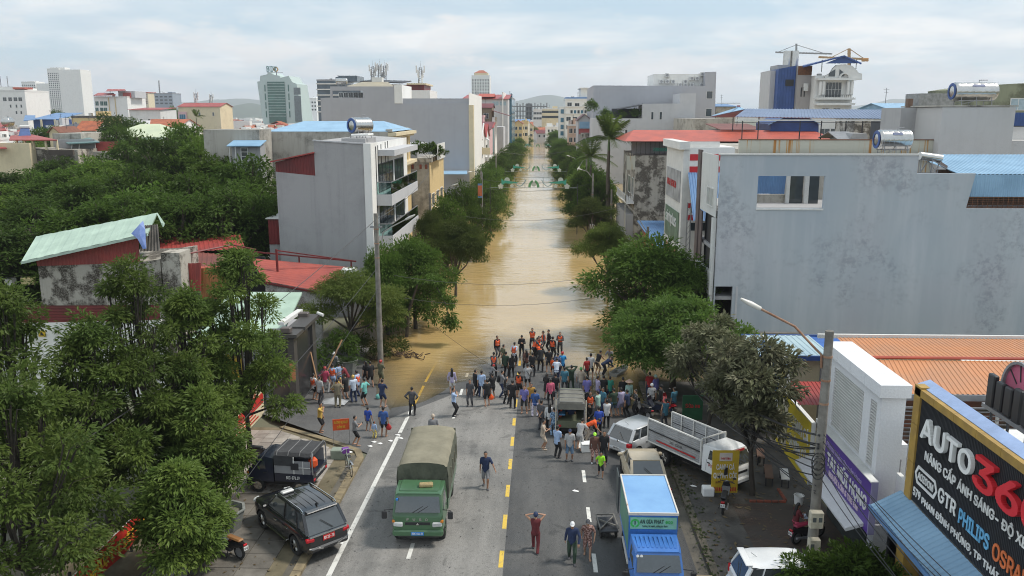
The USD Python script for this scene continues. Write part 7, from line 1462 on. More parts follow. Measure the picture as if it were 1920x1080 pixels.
def tree(name,label,loc,lobes,H,r0,lm,nclump,per,size,seed,group=None,clump=.5,rz=0,scale=None,tm=None,fork=.35,sub=3,**k):
    rg = np.random.default_rng(seed); t = thing(name,label,'tree',loc,rz,scale,group)
    put('trunk',limbs(rg,H,lobes,r0,fork=fork,sub=sub),tm or bark,t,smooth=50); V, F = leaves(rg,lobes,nclump,per,size,clump,**k)
    put('crown',(V,F),lm,t); return t
def lobes_round(rg,n,R,z0,z1,r):
    out = []
    for i in range(n):
        q = i * 2.4 + rg.uniform(-.4,.4); f = (i+.5) / n; z = z0 + (z1-z0) * f; w = R * math.sin(math.pi*(.18+.70*f)) * rg.uniform(.5,1.0); s = r * rg.uniform(.75,1.2) * (1.0-.25*f)
        out.append((w*math.cos(q),w*math.sin(q),z,s,s,s*.85))
    return out
rg = np.random.default_rng(21)
def pos(px,py_top,Y): p = aty(px,py_top,Y); return p[0], p[2]
# near left: slender upright pavement trees, each its own
NEAR = [('slender pavement tree with visible dark stems beside the red-banded hoarding',(-14.4,38.2),10.4,2.3,31),('tall bushy pavement tree in front of the green-roofed house, second from the hoarding',(-17.0,33.0),10.3,2.6,32),('broad leafy tree filling the left picture edge below the white compound wall',(-19.3,28.2),10.3,3.0,33),
        ('spreading tree behind the middle of the red banner with yellow lettering',(-17.6,30.6),8.6,2.3,34),('leafy tree crown cut by the lower left corner of the picture',(-16.9,24.3),8.0,3.0,35),('small leafy tree beside the scooter and the octagonal planter',(-12.9,26.9),4.2,1.6,36),('small leafy tree between the canvas pickup and the red banner',(-14.0,31.9),5.2,1.6,38),('bushy pavement tree between the slender stemmed one and the tall bushy one',(-16.0,35.6),8.8,2.2,37)]
for lab, (x,y), H, R, sd in NEAR:
    r_ = np.random.default_rng(sd); lob = []
    for i in range(19):
        f = (i+.5) / 19; q = i * 2.4; w = R * (.30+.75*math.sin(math.pi*min(1,.25+.8*f))) * r_.uniform(.4,1.0); s = R * (.42-.17*f) * r_.uniform(.75,1.25); lob.append((w*math.cos(q),w*math.sin(q),H*(.22+.72*f),s,s,s*1.0))
    lob.append((0,0,H*.93,R*.28,R*.28,R*.42))
    tree('pavement_tree',lab,(x,y,floor(x,y)),lob,H,.13,lf_near,460,44,.20,sd,clump=.40,tm=bark_d,fork=.22,sub=4,droop=.35,fill=.22,asp=.40)
# prototypes for the rest (the first copy of each stands where it is first needed)
PROTO = {}
def plant(kind,label,x,y,top,R,z0=None,rz=None,group=None,sz=None):
    """A tree of a kind with its top at height top and crown radius R."""
    z = z0 if z0 is not None else min(0.0,gbase(x,y)); rz = rz if rz is not None else float(rg.uniform(0,360))
    H0, R0 = {'mango':(8.0,3.4),'dense':(9.0,3.4),'fresh':(8.0,3.2),'umbrella':(6.5,3.4),'wood':(10.7,4.0)}[kind[:-1]]
    sc = (R/R0,R/R0,sz or(top-z)/H0)
    if kind not in PROTO:
        sd = sum(map(ord,kind)) ; r_ = np.random.default_rng(sd); nm = {'mango':'mango_tree','dense':'street_tree','fresh':'street_tree','umbrella':'umbrella_tree','wood':'woodland_tree'}[kind[:-1]]
        if kind[:-1] == 'mango': a = (lobes_round(r_,16,3.2,1.1,6.5,1.4)+[(0,0,5.4,2.3,2.3,2.2)],8,.2,lf_dark,760,24,.27)
        elif kind[:-1] == 'dense': a = (lobes_round(r_,15,3.2,1.2,7.4,1.45)+[(0,0,5.8,2.1,2.1,2.2)],9,.18,lf_mid,430,22,.30)
        elif kind[:-1] == 'fresh': a = (lobes_round(r_,15,3.1,1.1,6.6,1.35)+[(0,0,5.2,1.9,1.9,2.0)],8,.17,lf_fresh,420,24,.26)
        elif kind[:-1] == 'umbrella': a = ([(2.4*math.cos(i*1.05)*q,2.4*math.sin(i*1.05)*q,4.2+1.1*(1-q)+r_.uniform(-.9,.5),1.5,1.5,.7)for i in range(9)for q in((.45,1.0)[i%2],)]+[(0,0,5.5,1.5,1.5,.7)],6.5,.16,lf_feather,760,40,.18)
        else: a = (lobes_round(r_,16,3.7,3.6,10.3,1.6)+[(0,0,7.5,2.6,2.6,3.0)],12,.24,(lf_black,lf_dark,lf_mid)[int(kind[-1])%3],480,20,.36)
        PROTO[kind] = tree(nm,label,(x,y,z),a[0],a[1],a[2],a[3],a[4],a[5],a[6],sd,group,rz=rz,scale=sc,clump=.62 if kind[:-1]!='umbrella' else .55,flat=1.0 if kind[:-1]!='umbrella' else .5,droop=.25 if kind[:-1]!='umbrella' else .5,asp=.45 if kind[:-1]!='umbrella' else .36)
        return PROTO[kind]
    return dup(PROTO[kind],label,(x,y,z),rz,sc,group)
def at_px(kind,label,px,py,Y,R,**k): x, z = pos(px,py,Y); return plant(kind,label,x,Y,z,R,**k)
# street trees, left side from near to far
at_px('umbrella1','feathery umbrella tree beside the tall concrete pole at the left waterline',655,500,56.5,3.6); at_px('mango1','dark drooping tree right of the left concrete pole, leaning over the flood',775,437,64,2.9)
at_px('umbrella2','feathery tree hanging over the flood beyond the dark drooping one',852,402,76,3.1); at_px('mango2','dark small tree standing close behind the left concrete pole',722,452,62,2.2); at_px('umbrella1','low feathery tree at the foot of the mouldy planter building',810,388,82,2.3)
at_px('fresh1','dense bright green street tree before the very large grey flank wall',862,330,96,3.1); at_px('fresh2','bright green street tree under the blank white billboard',838,355,90,2.6); at_px('dense1','round street tree beside the blue and orange street banner on the left',910,325,122,3.2)
# hanging branch over the water
r_ = np.random.default_rng(4); t = thing('leaning_tree','slim leaning tree with a hanging leafy branch over the flood','tree',(-10.4,61.5,-.4)); bp = np.array([(0,0,-.6),(.4,-.3,2.6),(1.2,-.9,4.7),(2.6,-1.6,4.9),(3.4,-2.2,3.6),(3.8,-2.4,2.0)])
put('trunk',MB().tube(bp,[.14,.12,.09,.06,.04,.02],7),bark,t,smooth=50); put('crown',leaves(r_,[(*bp[2],.9,.9,.7),(*bp[3],.8,.8,.6),(*bp[4],.55,.55,.9),(*bp[5],.42,.42,.95)],90,26,.26,.4,droop=.8),lf_dark,t)
lt = ['left street tree number one past the planter',]
side = [(-10.3,1),(8.3,2)]
LN = {1:['street tree opposite the near green street arch, left side','street tree between the two green arches, left side','street tree just past the second green arch, left side','street tree before the white balconied red-roofed house','street tree leaning out beyond the red-roofed houses','street tree before the slim grey building on the left','street tree at the foot of the teal glass building','street tree beside the third far arch, left side','street tree where the ochre gabled house begins','street tree at the far left end of the flooded street'],
      2:['dense street tree behind the palm on the right bank','dense street tree beside the near green arch, right side','dense street tree between the two green arches, right side','dense street tree just beyond the second green arch, right side','dense street tree below the peach and grey house','dense street tree before the gabled shop-house','dense street tree in front of the white six-storey block','dense street tree by the third far arch, right side','dense street tree beside the end of the right bank','dense street tree where the right bank meets the end of the street']}
for s, ys, R in ((1,(138,156,176,198,222,250,284,326,375,440),3.5),(2,(132,150,170,192,218,248,284,328,380,445),3.9)):
    for k, y in enumerate(ys):
        x = side[s-1][0] + rg.uniform(-.8,.8) * (1 if s==1 else .7) + (y-130) * .004 * (1 if s==1 else-1); plant(('fresh1','dense1','fresh2','dense2')[k%4]if s==1 else('mango1','dense2','mango2','dense1')[k%4],LN[s][k],x,float(y),rg.uniform(7.2,9.2)if s==1 else rg.uniform(8.6,10.6),R*rg.uniform(.9,1.15)*(1+(y-130)*.0008))
for k, (px,Y) in enumerate(((1000,545),(1012,560),(1024,552),(1036,566),(1047,550),(1056,540))): at_px(('dense1','mango1','dense2')[k%3],('leftmost','second from the left','third from the left','third from the right','second from the right','rightmost')[k]+' of the six trees closing the end of the street',px,234+(k%3)*3,Y,4.6)
# right bank, near
at_px('mango1','big dark round tree standing in the flood before the striped shop-house',1216,436,61.5,4.1,rz=40); at_px('mango2','dark tree hard against the brown frame of the pale blue building',1285,470,61,2.6); at_px('umbrella2','pale feathery umbrella tree over the water beyond the big dark round tree',1142,413,79,3.1,rz=10)
at_px('umbrella1','small feathery tree beside the far pole with the white box',1108,366,108,3.0); at_px('dense2','leafy tree left of the palm by the second right pole',1100,300,133,3.6); at_px('fresh1','bright green tree under the palm beside its trunk',1118,315,128,3.0)
t = tree('broad_tree','large glossy mid green tree over the motorbikes at the right waterline',(8.3,49.5,floor(8.3,49.5)),lobes_round(np.random.default_rng(8),22,4.0,1.5,5.2,1.3)+[(0,0,3.6,2.7,2.5,2.2)],6.2,.2,leafmat('leaf_gloss',(0.094,0.169,0.035),(0.144,0.231,0.045),(.19,.24,.06)),1050,28,.25,81,clump=.48)
t = tree('khaki_tree','dusty khaki-leaved tree before the blue and yellow shop signs',(9.45,34.3,floor(9.45,34.3)),[(x-.55,y,z,a,b,c)for x,y,z,a,b,c in lobes_round(np.random.default_rng(12),11,1.9,3.2,6.9,.8)]+[(-.7,.4,5.2,1.0,1.0,1.1)],7.8,.12,lf_khaki,330,26,.28,83,clump=.45,fill=.2,tm=bark_d,fork=.3)
tree('khaki_tree','dusty dry-leaved tree behind the first khaki one above the navy shop sign',(8.9,41.5,floor(8.9,41.5)),lobes_round(np.random.default_rng(14),9,1.9,3.0,6.2,.8),7.0,.11,lf_khaki,230,24,.26,85,clump=.42,fill=.2,tm=bark_d,fork=.3)
# wood behind the compound
WL = ['at the right end beside the grey townhouse','touching the stained concrete house','in front of the red sheds','behind the tilted green roof','rising over the middle of the wood','under the pale green pavilion','left of the pavilion','before the teal-roofed shed','below the porch house','at the left picture edge','with the darkest crown over the red sheds','with a yellowish crown in the middle','tallest, right of the pavilion','deep in the left part','low in the left foreground','close behind the green-roofed house','between the pavilion and the stained house','at the back beside the beige flank wall','small, at the front by the brown roof','rounded, above the green roof ridge','by the pale bee boxes','in the far left corner','dark, over the compound wall','broad, in the centre front','left of the tall dark group','pale, behind the porch house']
WP = [(455,300,78,4.2),(405,292,84,4.4),(360,330,72,4.2),(270,345,70,4.4),(300,268,100,5.0),(240,272,112,5.0),(185,300,104,4.8),(120,320,94,4.8),(60,318,98,4.8),(8,330,94,4.8),(420,350,68,4.0),(180,325,88,4.6),(345,236,118,5.2),(95,360,78,4.6),(40,380,70,4.6),(200,372,66,4.2),(385,262,98,4.6),(222,240,140,5.2),(470,350,73,3.2),(320,375,66,3.8),(10,430,62,4.4),(-30,345,84,4.8),(120,400,64,4.4),(265,310,82,4.6),(150,345,76,4.4),(95,300,118,4.6)]
for k, (px,py,Y,R) in enumerate(WP): at_px(f'wood{(k * 7) % 5}','woodland tree '+WL[k],px,py,Y,R,z0=.1)
BT = [(215,218,178,5.5),(255,222,185,5),(62,232,235,5),(85,240,190,5),(105,206,560,7),(322,193,520,6),(415,275,150,4),(335,235,200,4.5),(180,262,155,4.5),(420,262,200,4),(305,226,262,4),(50,250,170,5)]
BL = ['behind the tiled cottage','right of the tiled cottage','before the bright blue roofs','below the slate-roofed white house','tiny on the skyline left of the red terrace building','round and dark on the skyline by the grey office tower','before the stained concrete house window','right behind the pavilion roof','left of the pavilion floor','beside the small palm','by the orange tiled house','under the old left roof']
for k, (px,py,Y,R) in enumerate(BT): at_px(('wood0','wood1','dense1')[k%3],'town tree '+BL[k],px,py,Y,R,z0=0)
# palms
def palm(label,x,y,H,L,n,sd):
    r_ = np.random.default_rng(sd); t = thing('palm_tree',label,'tree',(x,y,-1)); b = .24 * L / 3.6
    put('trunk',MB().tube([(0,0,-.3),(.05,0,H*.35),(-.05,.05,H*.7),(0,0,H)],[b,b*.95,b*.8,b*.55],10),bark,t,smooth=50); put('crownshaft',MB().tube([(0,0,H),(0,0,H+L*.35)],[b*.6,b*.3],8),M('palm_green',(.09,.15,.05),.5),t,smooth=50)
    for i in range(n):
        q = i * 2.4; el = r_.uniform(.25,1.3) if i > 7 else r_.uniform(1.0,1.45); ds = np.array([math.cos(q),math.sin(q),0]); V, F, sp = [], [], []
        for j in range(13):
            f = j / 12; sp.append(np.array([0,0,H+L*.3])+ds*L*f*math.cos(el)*(1+.1*f)+np.array([0,0,1])*L*(f*math.sin(el)-.62*f*f*(1.15-.75*math.sin(el))))
        sp = np.array(sp); lat = np.cross(ds,[0,0,1.])
        for j in range(1,12):
            for u in np.linspace(0,1,3)[:2]:
                p = sp[j] * (1-u) + sp[j+1] * u; tg = sp[j+1] - sp[j]; tg /= np.linalg.norm(tg); ll = L * .30 * math.sin(math.pi*(.12+.80*(j+u)/12))
                for s in (-1,1):
                    e = p + (lat*s*.75+tg*.55+np.array([0,0,-.45-r_.uniform(0,.3)])) * ll; k = len(V); V += [p-tg*L*.012,p+tg*L*.016,e]; F += [(k,k+1,k+2)]
        m = MB().add(V,F); m.tube(sp,np.linspace(.035,.008,13)*L/3,4); put('frond',m,leafmat('leaf_palm',(0.088,0.144,0.026),(0.137,0.195,0.038),(.260,.221,.091)),t)
    return t
p = aty(1142,262,126); palm('tall palm standing in the flood before the pale grey annex',p[0],126,p[2]-.6,5.4,24,3); p = aty(1108,300,130); palm('shorter dark palm just left of the tall one',p[0],130,p[2]+.2,4.0,18,5); p = aty(368,224,215); palm('small distant palm among the roofs right of the pavilion',p[0],215,p[2]+1,2.6,13,7)
# planters, cycad, bushes, creepers
stone = M('planter_stone',(.22,.225,.21),.85,col2=(.14,.145,.13),scale=2.5)
def planter(label,loc,r,h,n=8):
    t = thing('planter',label,'planter',loc); a = [(math.cos(q),math.sin(q))for q in np.arange(n)*2*math.pi/n]
    o = hull([(x*r*.72,y*r*.72,0)for x,y in a]+[(x*r,y*r,h)for x,y in a]) - hull([(x*r*.66,y*r*.66,.12)for x,y in a]+[(x*r*.9,y*r*.9,h+.01)for x,y in a]); put('bowl',MB().tm(o),stone,t); put('soil',MB().tm(hull([(x*r*.85,y*r*.85,h*.8)for x,y in a]+[(x*r*.8,y*r*.8,h*.7)for x,y in a])),earth,t); put('rim',MB().tm(hull([(x*r*1.05,y*r*1.05,z)for x,y in a for z in(h,h+.05)])-hull([(x*r*.9,y*r*.9,z)for x,y in a for z in(h-.1,h+.2)])),stone,t); return t
def bush(label,loc,lob,lm,ncl,per,size,sd,name='bush',cat='bush',clump=.3):
    t = thing(name,label,cat,loc); r_ = np.random.default_rng(sd); put('foliage',leaves(r_,lob,ncl,per,size,clump),lm,t); m = MB(); [m.tube([(0,0,0),np.array(L[:3])*.6,L[:3]],[.03,.02,.01],5)for L in lob]; put('stems',m,bark_d,t); return t
planter('octagonal stone planter beside the front wing of the black SUV',on(-12.6,30.4),.75,.8); planter('octagonal stone planter cut by the bottom edge left of the scooter',on(-13.1,26.4),.7,.8); planter('big grey stone planter holding the cycad beyond the gateway',on(-12.5,51.2),.7,1.1)
t = thing('cycad','spiky cycad growing in the big grey planter by the gateway','plant',(-12.5,51.2,floor(-12.5,51.2)+1.0)); r_ = np.random.default_rng(2)
for i in range(20):
    q = i * 2.4; V, F = [], []; ds = np.array([math.cos(q),math.sin(q),0]); lat = np.array([-ds[1],ds[0],0]); e = r_.uniform(.3,1.1); sp = [ds*1.7*f*math.cos(e)+np.array([0,0,1.6*f*math.sin(e)-.9*f*f])for f in np.linspace(0,1,9)]
    for j in range(1,8):
        for s in (-1,1): k = len(V); V += [sp[j],sp[j]*.6+sp[j+1]*.4,sp[j+1]+lat*s*.3]; F += [(k,k+1,k+2)]
    put('frond',MB().add(V,F).tube(sp,.012,3),leafmat('leaf_cycad',(0.061,0.105,0.022),(0.078,0.134,0.028)),t)
bush('leafy green bush in front of the white hatchback at the bottom edge',on(9.55,25.2),[(-.7,.3,1.1,.9,.8,.8),(.5,0,1.5,1.0,.8,.9),(-.1,-.4,.9,1.1,.8,.7),(1.3,.3,1.3,.8,.7,.9)],lf_fresh,230,32,.2,61); bush('green bush right of the meter boxes on the concrete pole',on(11.0,26.0),[(0,0,1.1,.8,.9,.9),(.3,-.9,1.2,.7,.8,.8)],lf_fresh,90,28,.2,62)
bush('bright creeper tumbling over the compound wall above the dark red panel',(-29.5,47.2,2.2),[(-3.2,0,1.4,1.4,.7,.8),(-1,.1,1.9,1.6,.8,.9),(1.4,0,1.9,1.5,.7,.9),(3.4,.1,1.4,1.1,.6,.8)],lf_fresh,170,28,.24,63,'creeper','plant'); bush('dark undergrowth at the left edge beside the compound wall',(-34.6,49,1),[(0,0,1.6,2.2,1.2,1.6),(-3.5,1,1.8,2.4,1.5,1.6)],lf_dark,130,24,.28,64,'undergrowth','bush')
bush('yellow-green climbing plant at the right edge of the glossy tree',(9.8,45.0,.2),[(0,0,3.0,.6,.6,.9),(.1,-.2,1.7,.5,.5,1.0)],leafmat('leaf_lime',(0.132,0.187,0.022),(0.165,0.209,0.033),trans=.3),70,26,.18,65,'climber','plant')
p = aty(800,300,104); bush('potted shrubs on the roof of the mouldy planter building',(p[0],106.5,p[2]),[(-1.2,0,1.2,1.0,.9,1.1),(.9,.4,.8,1.1,.9,.8),(0,1.5,1.0,.9,.8,.9)],lf_fresh,80,22,.32,66,'roof_plants','plants',.45)
p = aty(1125,221,210); bush('row of roof-garden shrubs on the pale grey annex terrace',(p[0],210,p[2]),[(-2.2,0,2.6,1.3,1.2,1.6),(1.5,0,1.2,1.4,1,1.0),(5,0,.9,1.3,1,.8),(9,0,1.0,2,1,.9),(12.5,0,1.2,1.6,1,1)],lf_dark,150,22,.45,67,'roof_plants','plants',.6)
bush('weedy shrub under the tall left concrete pole',(-11.6,55.4,-.1),[(0,0,.8,1.2,.9,.7),(1.3,.6,.9,1.0,.8,.7),(-1.6,.6,1.0,1.1,.9,.8)],lf_feather,90,28,.18,68); bush('dark shrubs beside the gateway behind the kneeling people',on(-14.0,50.6),[(0,0,1.2,.9,.9,1.1),(.8,2,1.4,1.2,1,1.2)],lf_dark,80,26,.22,69)
# heap of floating litter at the foot of the left trees
m = MB(); r_ = np.random.default_rng(9)
for _ in range(60): q = r_.normal(0,[.9,.35]); m.tube([(q[0],q[1],.02),(q[0]+r_.normal(0,.4),q[1]+r_.normal(0,.3),.12)],.03,4)
t = thing('debris','raft of dead leaves and twigs caught at the foot of the left trees','debris',(-9.5,56.3,0)); put('twigs',m,M('dead_leaf',(.09,.055,.035),.9,var=.5),t,kind='stuff')
def scatter(name,label,n,box_,zf,m,size,sd):
    r_ = np.random.default_rng(sd); V, F = [], []
    for _ in range(n):
        x, y = r_.uniform(box_[0],box_[1]), r_.uniform(box_[2],box_[3]); x += r_.normal(0,.25); q = r_.uniform(0,6.3); s = size * r_.uniform(.5,1.5); c, d = math.cos(q) * s, math.sin(q) * s; z = zf(x,y) + .012; k = len(V)
        V += [(x-c,y-d,z),(x+d*.45,y-c*.45,z+.01),(x+c,y+d,z+.02),(x-d*.45,y+c*.45,z+.01)]; F += [(k,k+1,k+2),(k,k+2,k+3)]
    put(name,MB().add(V,F),m,kind='stuff',label=label,cat='leaves')
dry = leafmat('leaf_dry',(0.200,0.140,0.070),(0.300,0.240,0.140),(.42,.38,.3),.1)
scatter('fallen_leaves','pale fallen leaves strewn over the dark right pavement',420,(6.8,12,24,46),lambda x,y:rw(x,y)+.004,dry,.10,5); scatter('fallen_leaves','brown leaves and grit along the left kerb and pavement',260,(-14.5,-8.9,22,38),lambda x,y:lw(x,y),dry,.07,6)
scatter('kerb_moss','strip of moss and grass tufts along the right kerb',500,(6.25,6.75,24,42),lambda x,y:rw(x,y)+.01,leafmat('leaf_moss',(0.060,0.090,0.020),(0.090,0.120,0.030)),.07,7); scatter('road_grit','dark grit and crumbs scattered over the wet asphalt',500,(-8,6,22,50),lambda x,y:groad(x,y)+.004,M('grit',(.03,.03,.03),.9),.035,8)
# ---------------------------------------------------------------- people
ICO = trimesh.creation.icosphere(1).vertices; ICO0 = trimesh.creation.icosphere(0).vertices
def ball(p,r,s=(1,1,1),i=ICO): return i * (np.array(s)*r) + np.asarray(p,float)
def hp(*a): return Manifold.hull_points([tuple(q)for q in np.vstack(a)])
def union(l): return Manifold.batch_boolean(l,manifold3d.OpType.Add)
def ik(a,b,l1,l2,pole):
    d = b - a; n = np.linalg.norm(d); n2 = min(n,(l1+l2)*.998); b = a + d / n * n2; q = (l1*l1-l2*l2+n2*n2) / (2*n2); h = math.sqrt(max(0,l1*l1-q*q)); u = d / n
    p = pole - u * (pole@u); p /= np.linalg.norm(p); return a + u * q + p * h, b
#        left hand, right hand (from the shoulder; x outwards), legs, lean
POSE = {'s':((.06,.03,-.54),(.05,.05,-.54),'s',2),'p':((-.12,.27,-.20),(-.12,.29,-.18),'s',3),'c':((-.24,.17,-.22),(-.2,.2,-.25),'s',0),'h':((.08,.05,-.38),(.08,.05,-.38),'s',2),'b':((-.16,-.15,-.46),(-.16,-.15,-.48),'s',4),'w':((.07,.2,-.48),(.07,-.18,-.48),'w',5),
        'u':((-.06,.08,.24),(-.06,.08,.24),'w',0),'f':((.05,.05,-.5),(-.16,.2,.02),'s',3),'B':((.0,.2,-.46),(.0,.24,-.44),'s',62),'L':((0,.34,-.34),(0,.36,-.3),'s',26),'q':((-.1,.4,-.3),(-.1,.4,-.25),'q',30),'o':((.26,.2,-.42),(.06,.02,-.53),'w',2),'r':((.05,.03,-.53),(-.05,.36,-.22),'s',6)}
SK = [M('skin',(.42,.235,.15),.55,var=.12),M('skin_tan',(.34,.18,.11),.55,var=.12)]; HAIR = M('hair',(.012,.010,.009),.45)
PAL = {'black':(.012,.012,.014),'navy':(.02,.035,.09),'blue':(.04,.10,.30),'royal':(.03,.08,.42),'sky':(.35,.47,.68),'pale':(.55,.62,.74),'white':(.68,.68,.68),'grey':(.22,.22,.23),'dgrey':(.07,.07,.078),'lgrey':(.42,.42,.42),'olive':(.10,.105,.06),'khaki':(.20,.175,.12),'yellow':(.55,.36,.08),'ochre':(.45,.25,.05),'orange':(.80,.10,.015),'red':(.42,.03,.03),'maroon':(.12,.018,.022),'wine':(.20,.025,.035),'pink':(.60,.12,.20),'rose':(.50,.07,.13),'lilac':(.40,.36,.52),'violet':(.16,.15,.40),'teal':(.16,.46,.42),'mint':(.35,.52,.46),'green':(.06,.30,.07),'neon':(.35,.80,.03),'dgreen':(.025,.05,.03),'beige':(.46,.38,.30),'denim':(.08,.14,.22),'brown':(.13,.06,.045),'tan':(.30,.22,.15),'cyan':(.03,.28,.62),'petrol':(.05,.17,.24)}
def cloth(c):
    if c[-1] == '*': b = PAL[c[:-1]]; return M('cloth_print_'+c[:-1],b,.85,col2=tuple(min(1,q*2.2+.14)for q in b),scale=16,lo=.5,hi=.54,detail=2)
    return M('cloth_'+c,PAL[c],.85,var=.25,scale=7,bump=.008,bscale=18)
NP = [0]
def person(px,py,rz,H,pose,top,bot,opt,label,loc=None):
    """opt: letters - t long sleeves, n sleeveless, l trousers, s shorts, k skirt, d dress, V life vest, H helmet colour, C cap colour, N conical hat, F long hair, B backpack, g bag, P phone, S shoes."""
    p = ground_at(px,py) if loc is None else np.array(loc); NP[0] += 1; r_ = np.random.default_rng(NP[0]); o = dict(q.split('=')if '=' in q else(q,1)for q in opt.split())
    t = thing('person','person '+label,'person',(p[0],p[1],floor(p[0],p[1])if loc is None else p[2]),rz+r_.normal(0,5)); k = H / 1.68
    aL, aR, lg, lean = POSE[pose]; lean = math.radians(lean+r_.normal(0,1.5)); hz = .50 * H if lg != 'q' else .2 * H
    ca, sa = math.cos(lean), math.sin(lean); hip = np.array([0,0,hz])
    def tw(x,y,z): y, z = y * k, (z-.84) * k; return hip + np.array([x*k,y*ca+z*sa,-y*sa+z*ca])
    A = lambda q: np.array(q) * k
    feet = {'s':((-.10-r_.uniform(0,.05),r_.normal(0,.04)),(.10+r_.uniform(0,.05),r_.normal(0,.06))),'w':((-.09,.25),(.09,-.25)),'q':((-.16,.12),(.16,.05))}[lg]
    B, TS, PS = [], [], []; shirt, pant = [], []
    hd = tw(0,.02,1.555-.0); tilt = .03 if pose != 'p' else .05; fw = np.array([0,ca,-sa]); up_ = np.array([0,sa,ca])
    head = hp(ball(hd,1,A((.076,.094,.115))),ball(hd+A((0,.03,-.06)),1,A((.055,.06,.06)))); B.append(head); B.append(hp(ball(tw(0,0,1.36),.055*k),ball(hd-up_*.06*k,.05*k)))
    B.append(hp(ball(hd+fw*.098*k-up_*.01*k,.012*k,(1,1,1.6),ICO0),ball(hd+fw*.088*k+up_*.02*k,.010*k,(1,1,1),ICO0)))
    for s in (-1,1): B.append(hp(ball(hd+A((s*.078,-.005,0)),.02*k,(.5,.8,1.3),ICO0)))
    sp = lambda g: [hp(ball(tw(0,.0,.80),1,A((.155+g,.11+g,.10+g))),ball(tw(0,.01,1.02),1,A((.135+g,.10+g,.10+g)))),hp(ball(tw(0,.01,1.02),1,A((.135+g,.10+g,.10+g))),ball(tw(0,0,1.26),1,A((.165+g,.105+g,.10+g))),ball(tw(-.14,0,1.34),.058*k+g),ball(tw(.14,0,1.34),.058*k+g))]
    B += sp(0)
    for s, hnd in ((-1,aL),(1,aR)):
        S = tw(s*.175,0,1.335); h = np.array(hnd) + r_.normal(0,.015,3); tg = S + k * np.array([s*h[0],h[1],h[2]]); E, Wr = ik(S,tg,.285*k,.255*k,np.array([s*.8,-.6,-.25])if pose!='u' else np.array([s,.1,-.1]))
        B += [hp(ball(S,.050*k),ball(E,.036*k)),hp(ball(E,.037*k),ball(Wr,.026*k))]; d = (Wr-E) / np.linalg.norm(Wr-E); sd = np.cross(d,[0,.3,1.]) if abs(d[2]) < .8 else np.array([0,1.,0]); sd = sd - d * (sd@d); sd /= np.linalg.norm(sd); nn = np.cross(d,sd) * -s
        B.append(hp(ball(Wr+d*.015*k,.027*k,i=ICO0),ball(Wr+d*.075*k+sd*.028*k,.016*k,i=ICO0),ball(Wr+d*.075*k-sd*.028*k,.016*k,i=ICO0)))
        for j, (of,ln) in enumerate(((.030,.062),(.011,.074),(-.009,.070),(-.028,.055))):
            b = Wr + d * .085 * k + sd * of * k; m1 = b + d * ln * .55 * k + nn * .006 * k; e = m1 + d * ln * .4 * k + nn * .022 * k; B += [hp(ball(b,.0095*k,i=ICO0),ball(m1,.0085*k,i=ICO0)),hp(ball(m1,.0085*k,i=ICO0),ball(e,.007*k,i=ICO0))]
        b = Wr + d * .03 * k + sd * .028 * k; B.append(hp(ball(b,.012*k,i=ICO0),ball(b+d*.04*k+sd*.03*k+nn*.01*k,.009*k,i=ICO0)))
        if 'n' not in o:
            if 't' in o: shirt += [hp(ball(S,.066*k),ball(E,.052*k)),hp(ball(E,.052*k),ball(Wr,.040*k))]
            else: shirt.append(hp(ball(S,.068*k),ball(S*.25+E*.75,.058*k)))
        if s > 0 and 'P' in o: put('phone',MB().cbox(Wr+d*.11*k+np.array([0,.03,.02]),(.075,.015,.15),.008,rx=-.5),blk,t)
        if s > 0 and 'g' in o: bg = o['g'] if isinstance(o['g'],str) else 'red'; put('bag',MB().tm(hp(ball(Wr+np.array([.02,0,-.30]),1,(.15,.09,.15)),ball(Wr+np.array([0,0,-.10]),.04))),cloth(bg),t)
    for s, (fx,fy) in ((-1,feet[0]),(1,feet[1])):
        hj = hip + A((s*.085,0,-.02)); an = np.array([fx*k,fy*k,.075*k]); Kn, an = ik(hj,an,.42*k,.415*k,np.array([s*.12,1.,.0])); B += [hp(ball(hj,.085*k),ball(Kn,.055*k)),hp(ball(Kn,.054*k),ball(an+(Kn-an)*.6,.050*k),ball(an,.034*k)),hp(ball((an[0],an[1]-.03*k,.035*k),.033*k),ball((an[0]+s*.02*k,an[1]+.15*k,.026*k),1,A((.042,.05,.024)))),hp(ball(an,.034*k),ball((an[0],an[1]+.02*k,.04*k),.036*k))]
        if 'k' not in o and 'd' not in o:
            pant.append(hp(ball(hj,.102*k),ball(Kn if 's' not in o else hj*.12+Kn*.88,.075*k if 's' in o else .072*k)))
            if 's' not in o: pant.append(hp(ball(Kn,.072*k),ball(an+np.array([0,0,.01]),.056*k)))
        if 'S' in o or 's' not in o: put('shoe',MB().tm(hp(ball((an[0],an[1]-.035*k,.034*k),.040*k),ball((an[0]+s*.02*k,an[1]+.155*k,.028*k),1,A((.05,.056,.030))))),cloth(o.get('S','dgrey')if isinstance(o.get('S','dgrey'),str)else 'dgrey'),t,smooth=60)
    put('body',MB().tm(union(B)),SK[NP[0]%2],t,smooth=60)
    g = .018 * k
    if 'd' in o: shirt.append(hp(ball(tw(0,0,.86),1,A((.17,.125,.1))),ball(np.array([0,.0,.34*H]),1,A((.22,.17,.05)))))
    if top != 'none': put('shirt' if 'd' not in o else 'dress',MB().tm(union(sp(g)+shirt)),cloth(top),t,smooth=60)
    g2 = .020 * k if 't' not in o else .012 * k; pant.append(hp(ball(hip+A((0,0,.02)),1,A((.165,.122,.10)))))
    if 'k' in o: pant.append(hp(ball(hip+A((0,0,.02)),1,A((.16,.12,.06))),ball(np.array([0,0,.31*H]),1,A((.2,.16,.03)))))
    if 'd' not in o: put('skirt' if 'k' in o else 'shorts' if 's' in o else 'trousers',MB().tm(union(pant)),cloth(bot),t,smooth=60)
